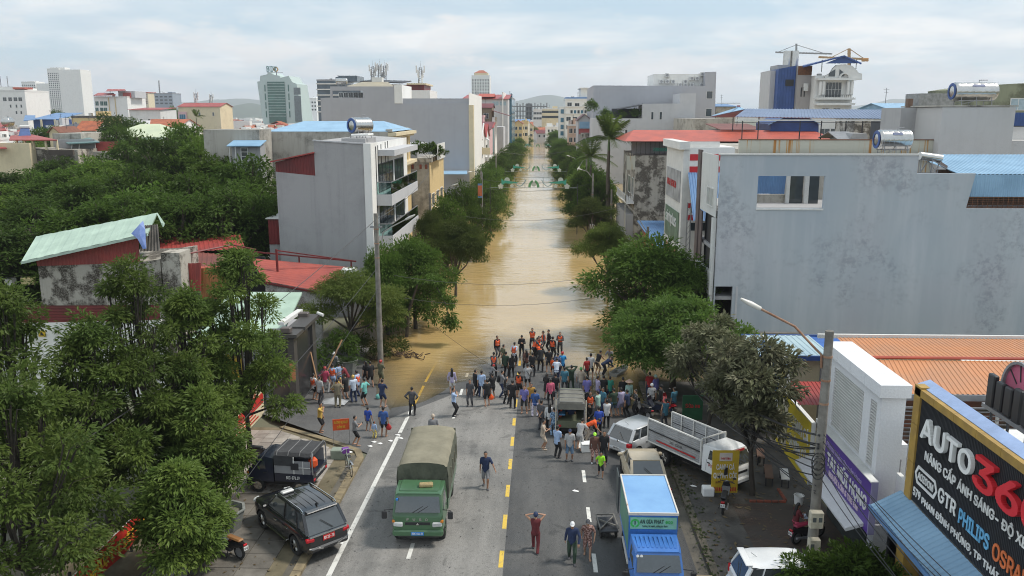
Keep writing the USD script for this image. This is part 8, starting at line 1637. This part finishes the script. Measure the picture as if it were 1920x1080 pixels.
    if 'V' in o:
        v = union([hp(ball(tw(0,.01,.98),1,A((.17,.145,.08))),ball(tw(0,.015,1.22),1,A((.185,.155,.10)))),hp(ball(tw(-.10,.01,1.30),1,A((.07,.13,.09))),ball(tw(-.11,.0,1.20),1,A((.08,.14,.09)))),hp(ball(tw(.10,.01,1.30),1,A((.07,.13,.09))),ball(tw(.11,.0,1.20),1,A((.08,.14,.09))))])
        ve = put('life_vest',MB().tm(v),M('vest_orange',(.78,.105,.02),.6,var=.2,scale=8,bump=.01,bscale=15),t,smooth=50)
        for zz in (1.03,1.16): put('vest_band',MB().tm(hp(ball(tw(0,.013,zz),1,A((.183,.158,.016))))),M('vest_strip',(.62,.55,.5),.5),ve,smooth=60)
    # hair, hats
    if 'H' in o or 'C' in o:
        c = o.get('H') or o.get('C'); hh = Manifold.hull_points([tuple(q)for q in ball(hd+up_*.018*k,1,A((.10,.118,.125)if 'H' in o else(.085,.103,.11)))]).trim_by_plane(tuple(up_*.95-fw*.25),float((hd+up_*.012*k)@(up_*.95-fw*.25)))
        h_ = put('helmet' if 'H' in o else 'cap',MB().tm(hh),M('hat_'+c,PAL[c],.25 if 'H' in o else .8,var=.1,coat=.4 if 'H' in o else 0),t,smooth=60); put('visor',MB().tm(hp(ball(hd+up_*.045*k+fw*.08*k,1,A((.07,.03,.008)),ICO0),ball(hd+up_*.03*k+fw*.145*k,1,A((.055,.02,.006)),ICO0))),M('hat_'+c,PAL[c],.5),h_)
    if 'N' in o: c_ = lathe([(.25,0),(.0,.17),(0,.155),(.24,-.01),(.25,0)],20); c_.vertices = c_.vertices + hd + up_ * .05; put('conical_hat',c_,M('hat_straw',(.50,.34,.26),.8),t)
    else:
        n_ = fw * -.72 + up_ * .70; hr = Manifold.hull_points([tuple(q)for q in ball(hd+up_*.012*k-fw*.006*k,1,A((.084,.101,.120)))]).trim_by_plane(tuple(n_),float((hd+up_*.018*k)@n_))
        if 'F' in o: hr = hr + hp(ball(hd-fw*.06*k,.075*k),ball(tw(0,-.115,1.18),1,A((.10,.03,.08))))
        put('hair',MB().tm(hr),HAIR,t,smooth=60)
    e = MB(); [e.tm(trimesh.creation.icosphere(1,.011*k)).turned(np.eye(3))if False else e.add(ball(hd+fw*.086*k+np.array([s*.03*k,0,0])+up_*.012*k,.012*k,(1,.8,.7),ICO0),trimesh.creation.icosphere(0).faces)for s in(-1,1)]; put('eyes',e,blk,t)
    put('mouth',MB().add(ball(hd+fw*.086*k-up_*.05*k,.022*k,(1,.5,.35),ICO0),trimesh.creation.icosphere(0).faces),M('lips',(.3,.09,.08),.5),t)
    if 'B' in o: put('backpack',MB().tm(hp(ball(tw(0,-.2,1.02),1,A((.14,.09,.12))),ball(tw(0,-.17,1.25),1,A((.13,.08,.1))))),cloth('black'),t,smooth=60)
    if 'x' in o: put('shoulder_strap',MB().tube([tw(-.16,.0,1.40),tw(0,-.15,1.15),tw(.17,-.06,.9)],.016,5),blk,t)
    return t
CROWD = '''601 810 -100 1.66 f yellow black s|in a yellow polo and black shorts, hand at mouth, by the side-street kerb
666 835 -70 1.62 p grey black s P|in a grey tee and black shorts looking at a phone by the kerb corner
691 808 -20 1.4 s royal grey s C=dgrey|boy in bright blue tee and dark cap, beside the toddler in an orange hat
702 822 -10 .95 s sky yellow* t C=orange|toddler in an orange hat and light blue shirt near the white edge line
720 819 0 1.70 s blue black s g=red|in a blue tee and black shorts holding a red bag by the edge line
717 764 -20 1.72 p navy navy s|in a navy tee and shorts at the left waterline, back turned
685 760 60 1.68 h teal black s|in a turquoise tee and black shorts watching the left group
664 754 40 1.68 s pale navy l H=yellow|in a pale blue shirt, navy trousers and yellow helmet in the left group
671 744 70 1.68 s sky navy V l|in an orange vest half hidden behind the yellow-helmeted person on the left
650 749 60 1.6 r black black d C=olive|in a black dress and green hat in the left group
634 764 10 1.72 h khaki khaki l|in a khaki shirt and trousers, hands on hips, back turned
600 757 -25 1.68 s lgrey dgrey l|in pale grey shirt and dark trousers at the near side of the group
590 750 -40 1.66 s white black V s|in an orange vest and black shorts leftmost in the left group
601 730 -110 1.66 B rose dgrey l|in a pink shirt bending over beside the granite gateway
611 737 0 1.68 s rose lgrey l H=red|with red helmet, pink striped top and grey jeans in the left group
625 731 0 1.68 s sky sky V s|in an orange vest with white emblem, back turned, in left group
637 724 20 1.5 r sky sky s|in a light blue vest leaning in behind the left group
653 729 100 1.66 L wine wine l|in a dark red shirt leaning over beside the grey planter
629 706 170 1.68 s grey dgrey t l H=white|in a grey jacket and white helmet behind the left group
627 736 -60 1.5 q yellow khaki s C=yellow|in a yellow hat squatting at the heart of the left group
696 726 30 1.70 s black black s|all in black standing by the left waterline
687 721 60 1.58 s black black F s|with long hair, all in black, beside the big grey planter
714 722 -30 1.66 p olive olive s H=red|in brown clothes and a red helmet beside the left concrete pole
773 779 -10 1.70 h dgrey black t l|in a dark jacket and black trousers on the white edge line at the water
848 737 0 1.6 s lilac white t F s|with long black hair and a pale coat at the water left of the crowd
851 780 -80 1.68 f sky black w l|in a light blue shirt and black trousers striding left of the crowd
882 761 165 1.66 s dgrey dgrey l|in a grey-blue shirt and dark trousers apart at the left of the crowd
891 742 -50 1.66 s black black t l|in black clothes second from the left of the crowd's edge
903 745 0 1.70 s sky navy l|in a light blue shirt and navy trousers, back turned, in the crowd's left
914 762 10 1.66 s black black s g=orange|in a black tee and shorts carrying an orange bag
924 748 30 1.62 p black dgrey s|in black beside the person with the orange bag
940 744 -80 1.68 p grey navy t l B|in a grey jacket with a black backpack in the crowd's left
948 758 -40 1.6 p black* black F l|with long hair and patterned black top left of the black polo shirt
961 766 0 1.74 s black black l|in a black polo and trousers, broad back turned, in the crowd front
973 746 -20 1.68 s black black V s|in an orange vest just behind the black polo shirt
983 774 180 1.66 s violet black s|in a violet-blue tee and black shorts facing the camera
996 768 170 1.62 s ochre black s|in an ochre shirt half hidden beside the violet-blue tee
1003 782 -10 1.64 s blue lilac* l x|in a blue tee with strap and patterned trousers
989 731 0 1.70 p lgrey black s x|in a grey tee with a black shoulder strap, back turned
1014 807 -25 1.72 b dgrey dgrey l|in a dark grey shirt and trousers left of the canvas truck
1030 809 10 1.62 s white black t F l|in a white blouse, black trousers and long hair beside the canvas truck
1039 817 20 1.58 s denim* denim* l|in blue patterned clothes between the white blouse and the orange vest
1017 842 -95 1.58 p beige beige s P S=beige|in a beige outfit looking at a phone at the near left of the crowd
1048 812 0 1.68 r black black V l|in an orange vest behind the open canvas truck
1070 808 -165 1.70 s navy black l|in a navy tee behind the open canvas truck facing the camera
1044 858 -30 1.68 c sky black l|in a light blue shirt and black trousers nearest the camera on the crowd's left
1068 864 180 1.68 s lgrey denim s C=navy S|in a grey shirt, denim shorts and dark cap walking out of the crowd
1086 844 -25 1.68 L lgrey lgrey s|in pale grey tee and shorts leaning beside the foam box
1099 826 -95 1.66 B orange beige V l|in an orange vest bending over the foam box
1114 868 180 1.58 s brown brown* t l H=neon S=white|in a brown top and lime helmet in front of the silver hatchback
1132 868 175 1.68 s black black l|in a black polo and trousers in front of the silver hatchback
1122 818 10 1.66 s royal black l|in a bright blue tee and black trousers, back turned, by the silver hatchback
1137 803 0 1.68 c white black n l|in a white tee and black trousers behind the silver hatchback
1121 786 60 1.68 p mint grey l|in a grey-green polo right of the canvas truck
1106 787 175 1.66 s black black V l|in an orange vest and face mask right of the canvas truck
1110 804 150 1.64 L black dgrey t l|in a dark jacket leaning beside the masked orange vest
1131 778 120 1.66 s petrol navy l|in a petrol blue shirt behind the grey-green polo
1032 759 10 1.6 s pink black t l C=beige|in a pink top, black trousers and beige cap behind the canvas truck
1024 748 -20 1.6 p black black F k|with long hair, black top and skirt beyond the pink top
1041 750 0 1.68 s black dgrey s|in a black tee beside the pink top beyond the canvas truck
1058 737 0 1.68 s petrol dgrey l|in a teal shirt just beyond the canvas truck roof
1071 733 20 1.68 u dgreen dgreen t l C=blue|raising a camera above the canvas truck roof in a blue cap
1089 738 0 1.68 s beige grey l H=green|in an off-white shirt and green helmet beyond the canvas truck
1100 757 0 1.72 s violet black l|in a violet shirt and black trousers right behind the canvas truck
1120 754 -60 1.64 c lilac violet s|in a pale pink polo and purple shorts, arms crossed
1131 755 10 1.70 s black black s|in a black tee and shorts, back turned, right part of the crowd
1143 754 20 1.62 s green navy s C=ochre|in a green tee and yellowish cap in the right part of the crowd
1151 781 10 1.68 p dgreen denim s|in a dark top and denim shorts in front of the green tee
1164 779 15 1.66 s lilac lilac s|in a pale lilac tee and shorts near the right waterline
1167 759 10 1.72 s black dgrey l|tall, in black, left of the conical hat
1179 762 10 1.58 s mint dgrey t l N|in a conical straw hat and mint blouse at the right waterline
1192 780 100 1.6 p black* black l|in black spotted clothes beside the hatchback roof
1176 782 60 1.64 s navy black l C=black|in navy with a black cap behind the hatchback roof
1107 710 -10 1.72 s white black s|in a white tee standing in the water at the right
1119 702 -40 1.68 L black tan n s|in a black vest leaning towards the boat
1131 705 -60 1.66 B navy black t l C=dgreen|in navy bending over the boat
1145 692 150 1.64 L grey grey l|in grey leaning into the boat from the far side
1100 712 30 1.5 s red dgrey l|in red left of the boat at the water's edge
932 672 -150 1.68 s black dgrey V t l|in an orange vest farthest left in the water
943 690 -60 1.66 b olive khaki l|in an olive tee between two orange vests in the water
964 686 -20 1.68 b pale black V l C=dgrey|in an orange vest and dark cap over a pale shirt in the water
978 670 180 1.66 p black black t l C=black|in a black hooded jacket with white stripes in the water
998 656 180 1.68 b dgrey black V t l|in an orange vest, farthest back in the water, facing the camera
1029 660 110 1.70 h black black t l|in black leaning towards the orange vests in the water
1020 662 90 1.68 r dgrey black V t l|in an orange vest turned left at the back of the water group
1050 664 180 1.68 p dgrey black V t l|in an orange vest alone at the right of the water group
1007 668 -160 1.66 L dgrey black V t l|in an orange vest leaning in the middle of the water group
1000 674 -60 1.66 L dgrey black V t l|in an orange vest stooping on the left of the huddle
1011 676 20 1.64 B orange black V t l|in an orange vest bent lowest in the huddle
1036 674 -40 1.68 s black black V t l C=dgrey|in an orange vest and cap on the right of the huddle
1013 696 -10 1.74 L black black t l|big, in black, stooping with back turned before the huddle
998 707 0 1.68 b black black t l|in black, hands clasped behind, before the huddle
987 698 20 1.58 f brown black t F l|with long hair and brown top left of the clasped hands
1029 698 0 1.66 s black dgrey s|in a black tee and shorts right of the stooping person in black
1037 703 10 1.2 s orange black s|child in an orange vest among the water group
1054 705 0 1.66 p cyan navy s H=red|in a bright blue shirt and red helmet at the water's edge
1045 706 -20 1.6 s navy* navy l C=navy|in a patterned navy top and cap beside the bright blue shirt
1043 718 0 1.64 L pale navy l|in a pale blue shirt beyond the canvas truck
926 707 0 1.70 b dgrey black V t l|in an orange vest, back turned, at the crowd's left by the water
948 706 -20 1.70 s dgreen black t l|in a dark green jacket behind the grey jacket and backpack
960 708 20 1.6 s black black F l|with very long hair, all in black, right of the dark green jacket
919 716 -60 1.2 L grey dgrey t l H=red|child with a red helmet leaning beside the orange vest
911 913 175 1.72 o navy grey s S|in a navy sports tee and grey shorts walking alone on the road
1004 1034 -5 1.62 u maroon maroon n l H=navy|in dark red clothes, both arms raised to a blue helmet
1072 1052 180 1.66 w navy dgreen t l H=white|in a navy long-sleeved shirt and white helmet walking to the camera
1101 1043 175 1.56 w brown* brown* s H=dgrey|in brown flowered clothes and dark helmet walking to the camera
1126 894 180 1.25 w neon black s S|boy in a neon green tee walking out of the crowd
813 835 0 1.68 s grey dgrey l H=beige|in a grey tee and beige helmet standing behind the army truck
1489 1012 -80 1.58 p maroon rose F l|with long hair in dark red holding a baby at the shopfront
1247 802 20 1.66 s petrol dgrey n l|in a dark vest by the white truck's bed, back turned
1263 778 40 1.66 s petrol navy l|in a teal shirt in the shade beyond the white truck
1221 770 10 1.64 s lgrey black l H=white|in a grey tee and white helmet beside the motorbikes
1229 752 30 1.64 s violet black t l H=mint|in a purple top and mint helmet under the glossy tree
1217 746 0 1.62 s red navy l|in a red top at the flooded edge under the glossy tree
1238 772 60 1.64 s black black t l H=black|in black with a dark helmet among the motorbikes'''
for ln in CROWD.split('\n'):
    a, lab = ln.split('|'); f = a.split(); person(float(f[0]),float(f[1]),float(f[2]),float(f[3]),f[4],f[5],f[6],' '.join(f[7:]),lab)
q = ground_at(1495,1012); baby = person(0,0,100,.62,'q','pale','pale','s','baby in pale clothes held at the shopfront',loc=(q[0]+.28,q[1]-.05,q[2]+.85))
# ---------------------------------------------------------------- poles, wires, arches, small things
pole_c = M('pole_concrete',(.23,.215,.19),.9,col2=(.13,.12,.105),scale=2.2,bump=.015,detail=8); lamp_w = M('lamp_housing',(.62,.60,.55),.4); rust_arm = M('rust_arm',(.22,.10,.055),.7,col2=(.32,.2,.13),scale=3)
def pole(label,x,y,z0,top,r,arm=None,armm=rust_arm,bands=3):
    t = thing('utility_pole',label,'utility pole',(x,y,z0)); b = np.array([x,y,z0])
    put('shaft',MB().cyl((0,0,-.6),(0,0,0),r*1.02,14).tube([(0,0,0),(0,0,(top-z0)*.5),(0,0,top-z0)],[r,r*.87,r*.74],14),pole_c,t,smooth=40)
    for k in range(bands): put('steel_band',MB().cyl((0,0,(top-z0)*(.72+.09*k)),(0,0,(top-z0)*(.72+.09*k)+.07),r*.86,14),rust_arm,t)
    if arm:
        pts = np.array(arm) - b; a = put('lamp_arm',MB().tube(pts,.042,7),armm,t,smooth=50); d = pts[-1] - pts[-2]; d /= np.linalg.norm(d); put('lamp_head',MB().tm(hp(ball(pts[-1],.085,i=ICO0),ball(pts[-1]+d*.35,1,(.13,.13,.08)),ball(pts[-1]+d*.68,.05,i=ICO0))),lamp_w,a,smooth=50)
    return t
pa, pb_, pc, pd = aty(1540,690,27.2), aty(1530,655,27.25), aty(1490,612,27.3), aty(1424,578,27.35)
p1 = pole('tall near concrete pole with rusty lamp arm and meter boxes at the right',9.72,27.2,floor(9.7,27.2),9.7,.19,[pa,aty(1540,665,27.2),pb_,pc,pd])
for k, (z,h) in enumerate(((2.55,.62),(1.55,.55))):
    mb_ = put('meter_box',MB().cbox((-.05,-.30,z),(.46-.06*k,.26,h),.03),M('meter_cream',(.50,.46,.36),.6,col2=(.32,.29,.22),scale=4),p1); [put('meter_window',MB().box(-.20+.2*j,-.08+.2*j,-.437,-.432,z-.05,z+.12),M('meter_glass',(.10,.11,.11),.2),mb_)for j in range(2-k)]
pL = pole('tall concrete pole with pale lamp arm at the left waterline',-10.75,53.4,floor(-10.75,53.4),10.5,.2,[aty(716,455,53.3),aty(718,436,53.2),aty(735,425,53),aty(762,411,52.6)],M('arm_grey',(.3,.29,.27),.6))
put('cross_arm',MB().box(-.4,.4,-.05,.05,9.6,9.7),metal_g,pL)
for lab, px, py, Y, h, armp in (('concrete pole with a white box standing in the flood left of the palm',1112,325,112,None,(1090,318)),('concrete pole beside the palm trunk at the right bank',1147,355,116,None,None),('bare concrete pole behind the left trees by the mouldy building',806,362,86,None,(848,348)),('thin pole among the trees beside the flooded street banner',902,320,128,None,(884,322)),('left bank pole near the red-roofed houses',930,290,175,None,(946,282)),('right bank pole beyond the second green arch',1086,300,170,None,(1068,293)),('right bank lamp pole beyond the palm',1100,290,140,None,(1086,313)),('lamp pole before the blue awning at the right bank',1215,425,82,None,(1172,380))):
    p = aty(px,py,Y); arm = None
    if armp: e = aty(armp[0],armp[1],Y-.5); arm = [(p[0],Y,p[2]-1.4),(p[0],Y,p[2]-.7),((p[0]+e[0])/2,Y,(p[2]+e[2])/2),e]
    u = pole(lab,p[0],Y,-1.0,p[2],.17,arm,M('arm_grey',(.3,.29,.27),.6),1)
    if 'white box' in lab: put('white_box',MB().cbox((0,-.35,2.5),(.75,.45,1.5),.05),trim,u)
bn = thing('street_banner','small blue and orange banner hanging from a pole on the left bank','banner',(aty(903,350,110)[0],110,0)); put('pole',MB().cyl((.1,0,-1),(.1,0,9.3),.06,7),metal_g,bn); put('cloth',MB().box(-.5,.05,-.02,.02,6.2,7.6),M('banner_orange',(.5,.14,.06),.6),bn); put('edge',MB().box(-.5,.05,-.03,.03,7.6,7.85).box(-.5,.05,-.03,.03,5.95,6.2),blue_t,bn)
def wire(label,a,b,sag,r=.014,m=None,parent=None,name='power_cable'):
    a, b = np.array(a,float), np.array(b,float); f = np.linspace(0,1,22)[:,None]; pts = a + (b-a) * f - np.array([0,0,1]) * (sag*4*f*(1-f)); mb = MB().tube(pts,r,4)
    return put(name,mb,m or blk,parent,label=label if parent is None else None,cat='cable' if parent is None else None)
tl = np.array([-10.75,53.4,10.1])
wire('cable running from the left pole top down to the lower left',tl,(-17.5,27,4.6),.5,.022); wire('second cable slanting down across the gatehouse',tl-(0,0,3.2),(-14.5,26,2.2),.4,.02); wire('thin cable from the left pole low across the pavement',tl-(0,0,4.6),(-12.8,25,.9),.3,.016); wire('cable from the left pole to the mouldy building pole',tl,(aty(806,362,86)[0],86,11),.5,.02); wire('guy wire crossing the water to the crowd',aty(800,600,56),(-3.1,52,.6),.1,.012)
for k, (ya,yb_,za) in enumerate(((57,61,3.2),(58.5,63,4.4),(92,96,5.0),(118,122,6.0),(127,131,6.4),(206,214,7))): wire(('lowest','second lowest','third','fourth','fifth','farthest')[k]+' cable slung across the flooded street',(-10.6,ya,za+1),(9.4,yb_,za+1.4),1.2,.007+.0001*ya)
t = T('cable_bundle','thick tangle of black cables hanging on the near right concrete pole','cable',(9.7,27.2,5)); r_ = np.random.default_rng(6)
for k in range(16):
    a = np.array([9.6,27.0,5.2+r_.uniform(-1.3,.9)]); b = np.array([7.6+r_.uniform(-.2,1.5),44,3.9+r_.uniform(-.6,.8)]); f = np.linspace(0,1,20)[:,None]; t.put('cable',MB().tube(a+(b-a)*f-np.array([0,0,1])*r_.uniform(.6,1.5)*4*f*(1-f),.022,4),blk)
for k in range(7):
    a = np.array([9.7,27.3,5.4+r_.uniform(-1.2,.8)]); b = np.array([11.6+r_.uniform(-.4,.6),17,3.4+r_.uniform(-.5,1)]); f = np.linspace(0,1,16)[:,None]; t.put('cable',MB().tube(a+(b-a)*f-np.array([0,0,1])*r_.uniform(.3,.9)*4*f*(1-f),.018,4),blk)
for k in range(3): q = np.linspace(0,2*math.pi*1.6,26); t.put('cable_loop',MB().tube(np.c_[9.62+.22*np.cos(q),27.0-.05*k+0*q,5.1-.15*k+.32*np.sin(q)],.02,4),blk)
# green street arches over the flood
am = M('arch_green',(.05,.32,.22),.5,var=.15); aw_ = M('arch_white',(.55,.58,.50),.6)
def arch(label,Y,z,xa,xb):
    t = T('street_arch',label,'street decoration',((xa+xb)/2,Y,z)); xm = (xa+xb) / 2; w = xb - xa; gt = M('truss_grey',(.30,.34,.33),.6)
    f = t.put('truss',MB().box(xa-1.6,xb+1.6,Y,Y+.06,z-.55,z-.50).box(xa+w*.2,xb-w*.2,Y,Y+.06,z+.9,z+.95),gt)
    for u in (.2,.36,.64,.8): t.put('truss_post',MB().box(xa+w*u,xa+w*u+.06,Y,Y+.06,z-.5,z+.9),gt,f)
    for s in (-1,1):
        c = xm + s * w * .40; t.put('green_leaf',MB().prism([(c-s*1.7,z+.2),(c+s*.4,z+.5),(c+s*.8,z+.2),(c-s*.2,z+.05)],Y-.1,Y-.02),am); t.put('green_leaf',MB().prism([(c+s*.9,z+.75),(c+s*.3,z+.2),(c+s*.9,z-.2)],Y-.22,Y-.12),am)
        t.put('white_disc',MB().prism(sg.Point(c+s*.1,z+.55).buffer(.38,6),Y-.01,Y+.05),aw_)
        for dx, dz, r in ((1.0,-.3,.42),(-.6,-.25,.3)):
            fl = sg.Point(c+s*dx,z+dz).buffer(r*.4,4)
            for j in range(5): fl = fl.union(sg.Point(c+s*dx+r*.6*math.cos(j*1.257+1.57),z+dz+r*.6*math.sin(j*1.257+1.57)).buffer(r*.36,4))
            t.put('flower',MB().prism(fl,Y-.34,Y-.24),aw_)
        q = np.linspace(0,1,12); t.put('ribbon',MB().tube(np.c_[xm+s*w*(.12+.16*q),Y-.05+0*q,z+.6-.9*np.sin(q*2.6)],.06,5),M('ribbon_grey_green',(.25,.36,.38),.5))
        an = np.linspace(.05,1.35,12); o = [(xm+s*.8*math.cos(a),z-.5+1.1*math.sin(a))for a in an] + [(xm+s*.45*math.cos(a),z-.5+.8*math.sin(a))for a in an[::-1]]; t.put('green_wing',MB().prism(o,Y-.1,Y-.02),M('arch_leaf_green',(.12,.34,.14),.5))
    t.put('centre_emblem',MB().prism(sg.Point(xm,z+.0).buffer(.36,6),Y-.1,Y-.03),aw_)
    for x in (xa-1.6,xb+1.6): t.put('post',MB().cyl((x,Y,-1.2),(x,Y,z),.05,6),metal_d)
for lab, Y, py, pa, pb_ in (('nearest green and white flower arch spanning the flooded street',118,345,940,1062),('second green and white flower arch spanning the flooded street',168,316,962,1048),('farthest small green and white arch over the flooded street',330,273,985,1032)):
    A, B2 = aty(pa,py,Y), aty(pb_,py,Y); arch(lab,Y,A[2],A[0],B2[0])
# signs and litter
p = ground_at(641,832); t = thing('road_sign','small orange warning board with yellow lettering on thin legs in the side street','sign',p,14)
put('board',MB().box(-.42,.42,-.015,.015,.75,1.35),M('sign_orange',(.70,.10,.02),.5),t)
for s_, z in (('ĐƯỜNG BỊ NGẬP',1.12),('CẤM ĐI',.86)): put('lettering',place_text(text_fit(s_,.7 if z>1 else .42,.12,.006,True),(-.35 if z>1 else-.21,-.018,z),(1,0,0),(0,0,1)),ylm,t)
for s in (-1,1): put('leg',MB().bar((s*.40,0,0),(s*.40,0,.75),.025),metal_g,t); put('foot',MB().bar((s*.40,-.25,.015),(s*.40,.25,.015),.025),metal_g,t)
p = ground_at(638,858); put('utility_cabinet',MB().cbox(p+(0,0,.22),(.85,.5,.5),.03),M('cabinet_green',(.26,.30,.24),.6),label='low grey-green utility cabinet on the pavement by the kerb corner',cat='cabinet')
p = ground_at(1357,928); t = thing('street_sign','yellow upright banner reading CANH CÁ QUỲNH CÔI standing on the right pavement','sign',p,2)
put('board',MB().box(-.58,.58,-.03,.03,.12,2.1),M('banner_yellow',(.55,.37,.03),.5,var=.15),t); put('photo_panel',MB().box(-.28,.28,-.04,-.032,1.62,2.0),M('panel_pale',(.62,.55,.48),.5),t); put('photo_mark',place_text(text_fit('Hải Sản',.4,.1,.006,True),(-.2,-.045,1.7),(1,0,0),(0,0,1)),M('letter_red',(.5,.03,.03),.5),t)
for s_, w_, z in (('CANH CÁ',.8,1.22),('QUỲNH CÔI',1.02,.82)): put('lettering',place_text(text_fit(s_,w_,.24,.012,True),(-w_/2,-.035,z),(1,0,0),(0,0,1)),W3,t)
put('lettering',place_text(text_fit('BÚN - BÁNH ĐA',.8,.09,.008,True),(-.4,-.035,.58),(1,0,0),(0,0,1)),M('letter_brown',(.2,.08,.03),.5),t); m = MB(); [m.box(-.55+.1*k,-.49+.1*k,-.04,-.031,.2,.38)for k in range(11)]; put('red_pattern',m,M('letter_red',(.5,.03,.03),.5),t); [put('leg',MB().box(x,x+.04,-.02,.3,0,.12),metal_g,t)for x in(-.5,.46)]
p = ground_at(1278,800); t = thing('green_board','green sign board with red script under the glossy tree','sign',(p[0]+.6,p[1]+.3,p[2]),0); put('board',MB().box(-.55,.55,-.03,.03,.3,1.7),M('board_green',(.02,.10,.045),.5),t); put('lettering',place_text(text_fit('Sửa xe',.8,.22,.01,True),(-.4,-.035,1.0),(1,0,0),(0,0,1)),M('letter_red',(.5,.03,.03),.5),t); put('leg',MB().box(-.5,-.45,-.02,.02,0,.3),metal_g,t)
foam = M('foam_white',(.78,.78,.76),.7,var=.04)
p = ground_at(1101,846); t = thing('foam_box','white foam box on the road among the crowd','box',p,8); put('box',MB().cbox((0,0,.21),(.62,.45,.40),.03),foam,t); put('lid',MB().cbox((0,0,.44),(.65,.48,.06),.02),foam,t)
p = ground_at(1330,930); put('foam_box',MB().cbox((p[0]-.05,p[1]+.1,p[2]+.2),(.5,.42,.4),.03),foam,label='white foam box beside the yellow soup banner',cat='box')
p = ground_at(619,757); put('plastic_sheet',MB().add([(p[0]-.7,p[1]-.1,p[2]+.02),(p[0]+.9,p[1]-.3,p[2]+.03),(p[0]+1.0,p[1]+.6,p[2]+.02),(p[0]-.5,p[1]+.8,p[2]+.02),(p[0]+.2,p[1]+.25,p[2]+.32),(p[0]-.2,p[1]+.1,p[2]+.2)],[(0,1,5),(1,4,5),(1,2,4),(2,3,4),(3,5,4),(3,0,5)]),M('plastic_grey',(.42,.43,.44),.25,var=.3,scale=3),label='crumpled grey plastic sheet spread before the left group',cat='sheet')
p = ground_at(709,748); put('plastic_bag',MB().tm(hp(ball(p+(0,0,.15),.16),ball(p+(.1,0,.3),.06))),cloth('teal'),label='turquoise plastic bag on the ground at the left waterline',cat='bag',smooth=60)
r_ = np.random.default_rng(3)
for k, (px,py) in enumerate(((701,829),(732,827),(751,822),(694,837),(1079,921),(746,816),(712,832),(656,848),(638,1018),(980,745),(910,726),(1210,905),(1300,912),(1370,905))):
    p = ground_at(px,py); a = r_.uniform(0,3,5); put('litter',MB().add([(p[0]+.16*math.cos(q+i*1.25),p[1]+.10*math.sin(q*.2+i*1.25),p[2]+.012+.02*(i%2))for i,q in enumerate(a*.2)]+[(p[0],p[1],p[2]+.06)],[(i,(i+1)%5,5)for i in range(5)]),foam,label=('white scrap of litter '+('by the toddler','left of the edge line','beside the edge line near the truck','near the phone holder at the kerb','alone on the right lane','right of the blue tee with red bag','between the toddler and the edge line','by the utility cabinet','on the kerb beside the black SUV','in the crowd near the waterline','by the crowd on the wet road','at the right kerb by the sedan','on the right pavement before the banner','under the khaki tree')[k]),cat='litter')
for k, (px,py,L) in enumerate(((1440,900,1.5),(1470,905,1.2),(1425,865,1.2))):
    p = ground_at(px,py); t = thing('bench',('long brown bench beside the shop wall','pale low table among the benches','short brown bench nearest the khaki trunk')[k],'bench' if k!=1 else 'table',(p[0],p[1],floor(p[0],p[1])),-12); put('seat',MB().box(-.18,.18,-L/2,L/2,.40,.45),(M('bench_brown',(.16,.09,.06),.7),trim)[k==1],t); [put('leg',MB().box(x,x+.05,y,y+.05,0,.4),metal_d,t)for x in(-.17,.12)for y in(-L/2+.05,L/2-.1)]
p = ground_at(1497,945); t = thing('bucket','white plastic bucket by the shop wall left of the concrete pole','bucket',p); put('bowl',lathe([(.0,.0),(.17,0),(.21,.4),(.22,.4),(.22,.42),(.2,.42),(.16,.03),(0,.03)],18),foam,t,smooth=40); put('handle',MB().tube([(-.21,0,.38),(-.1,0,.50),(.1,0,.50),(.21,0,.38)],.01,4),metal_g,t)
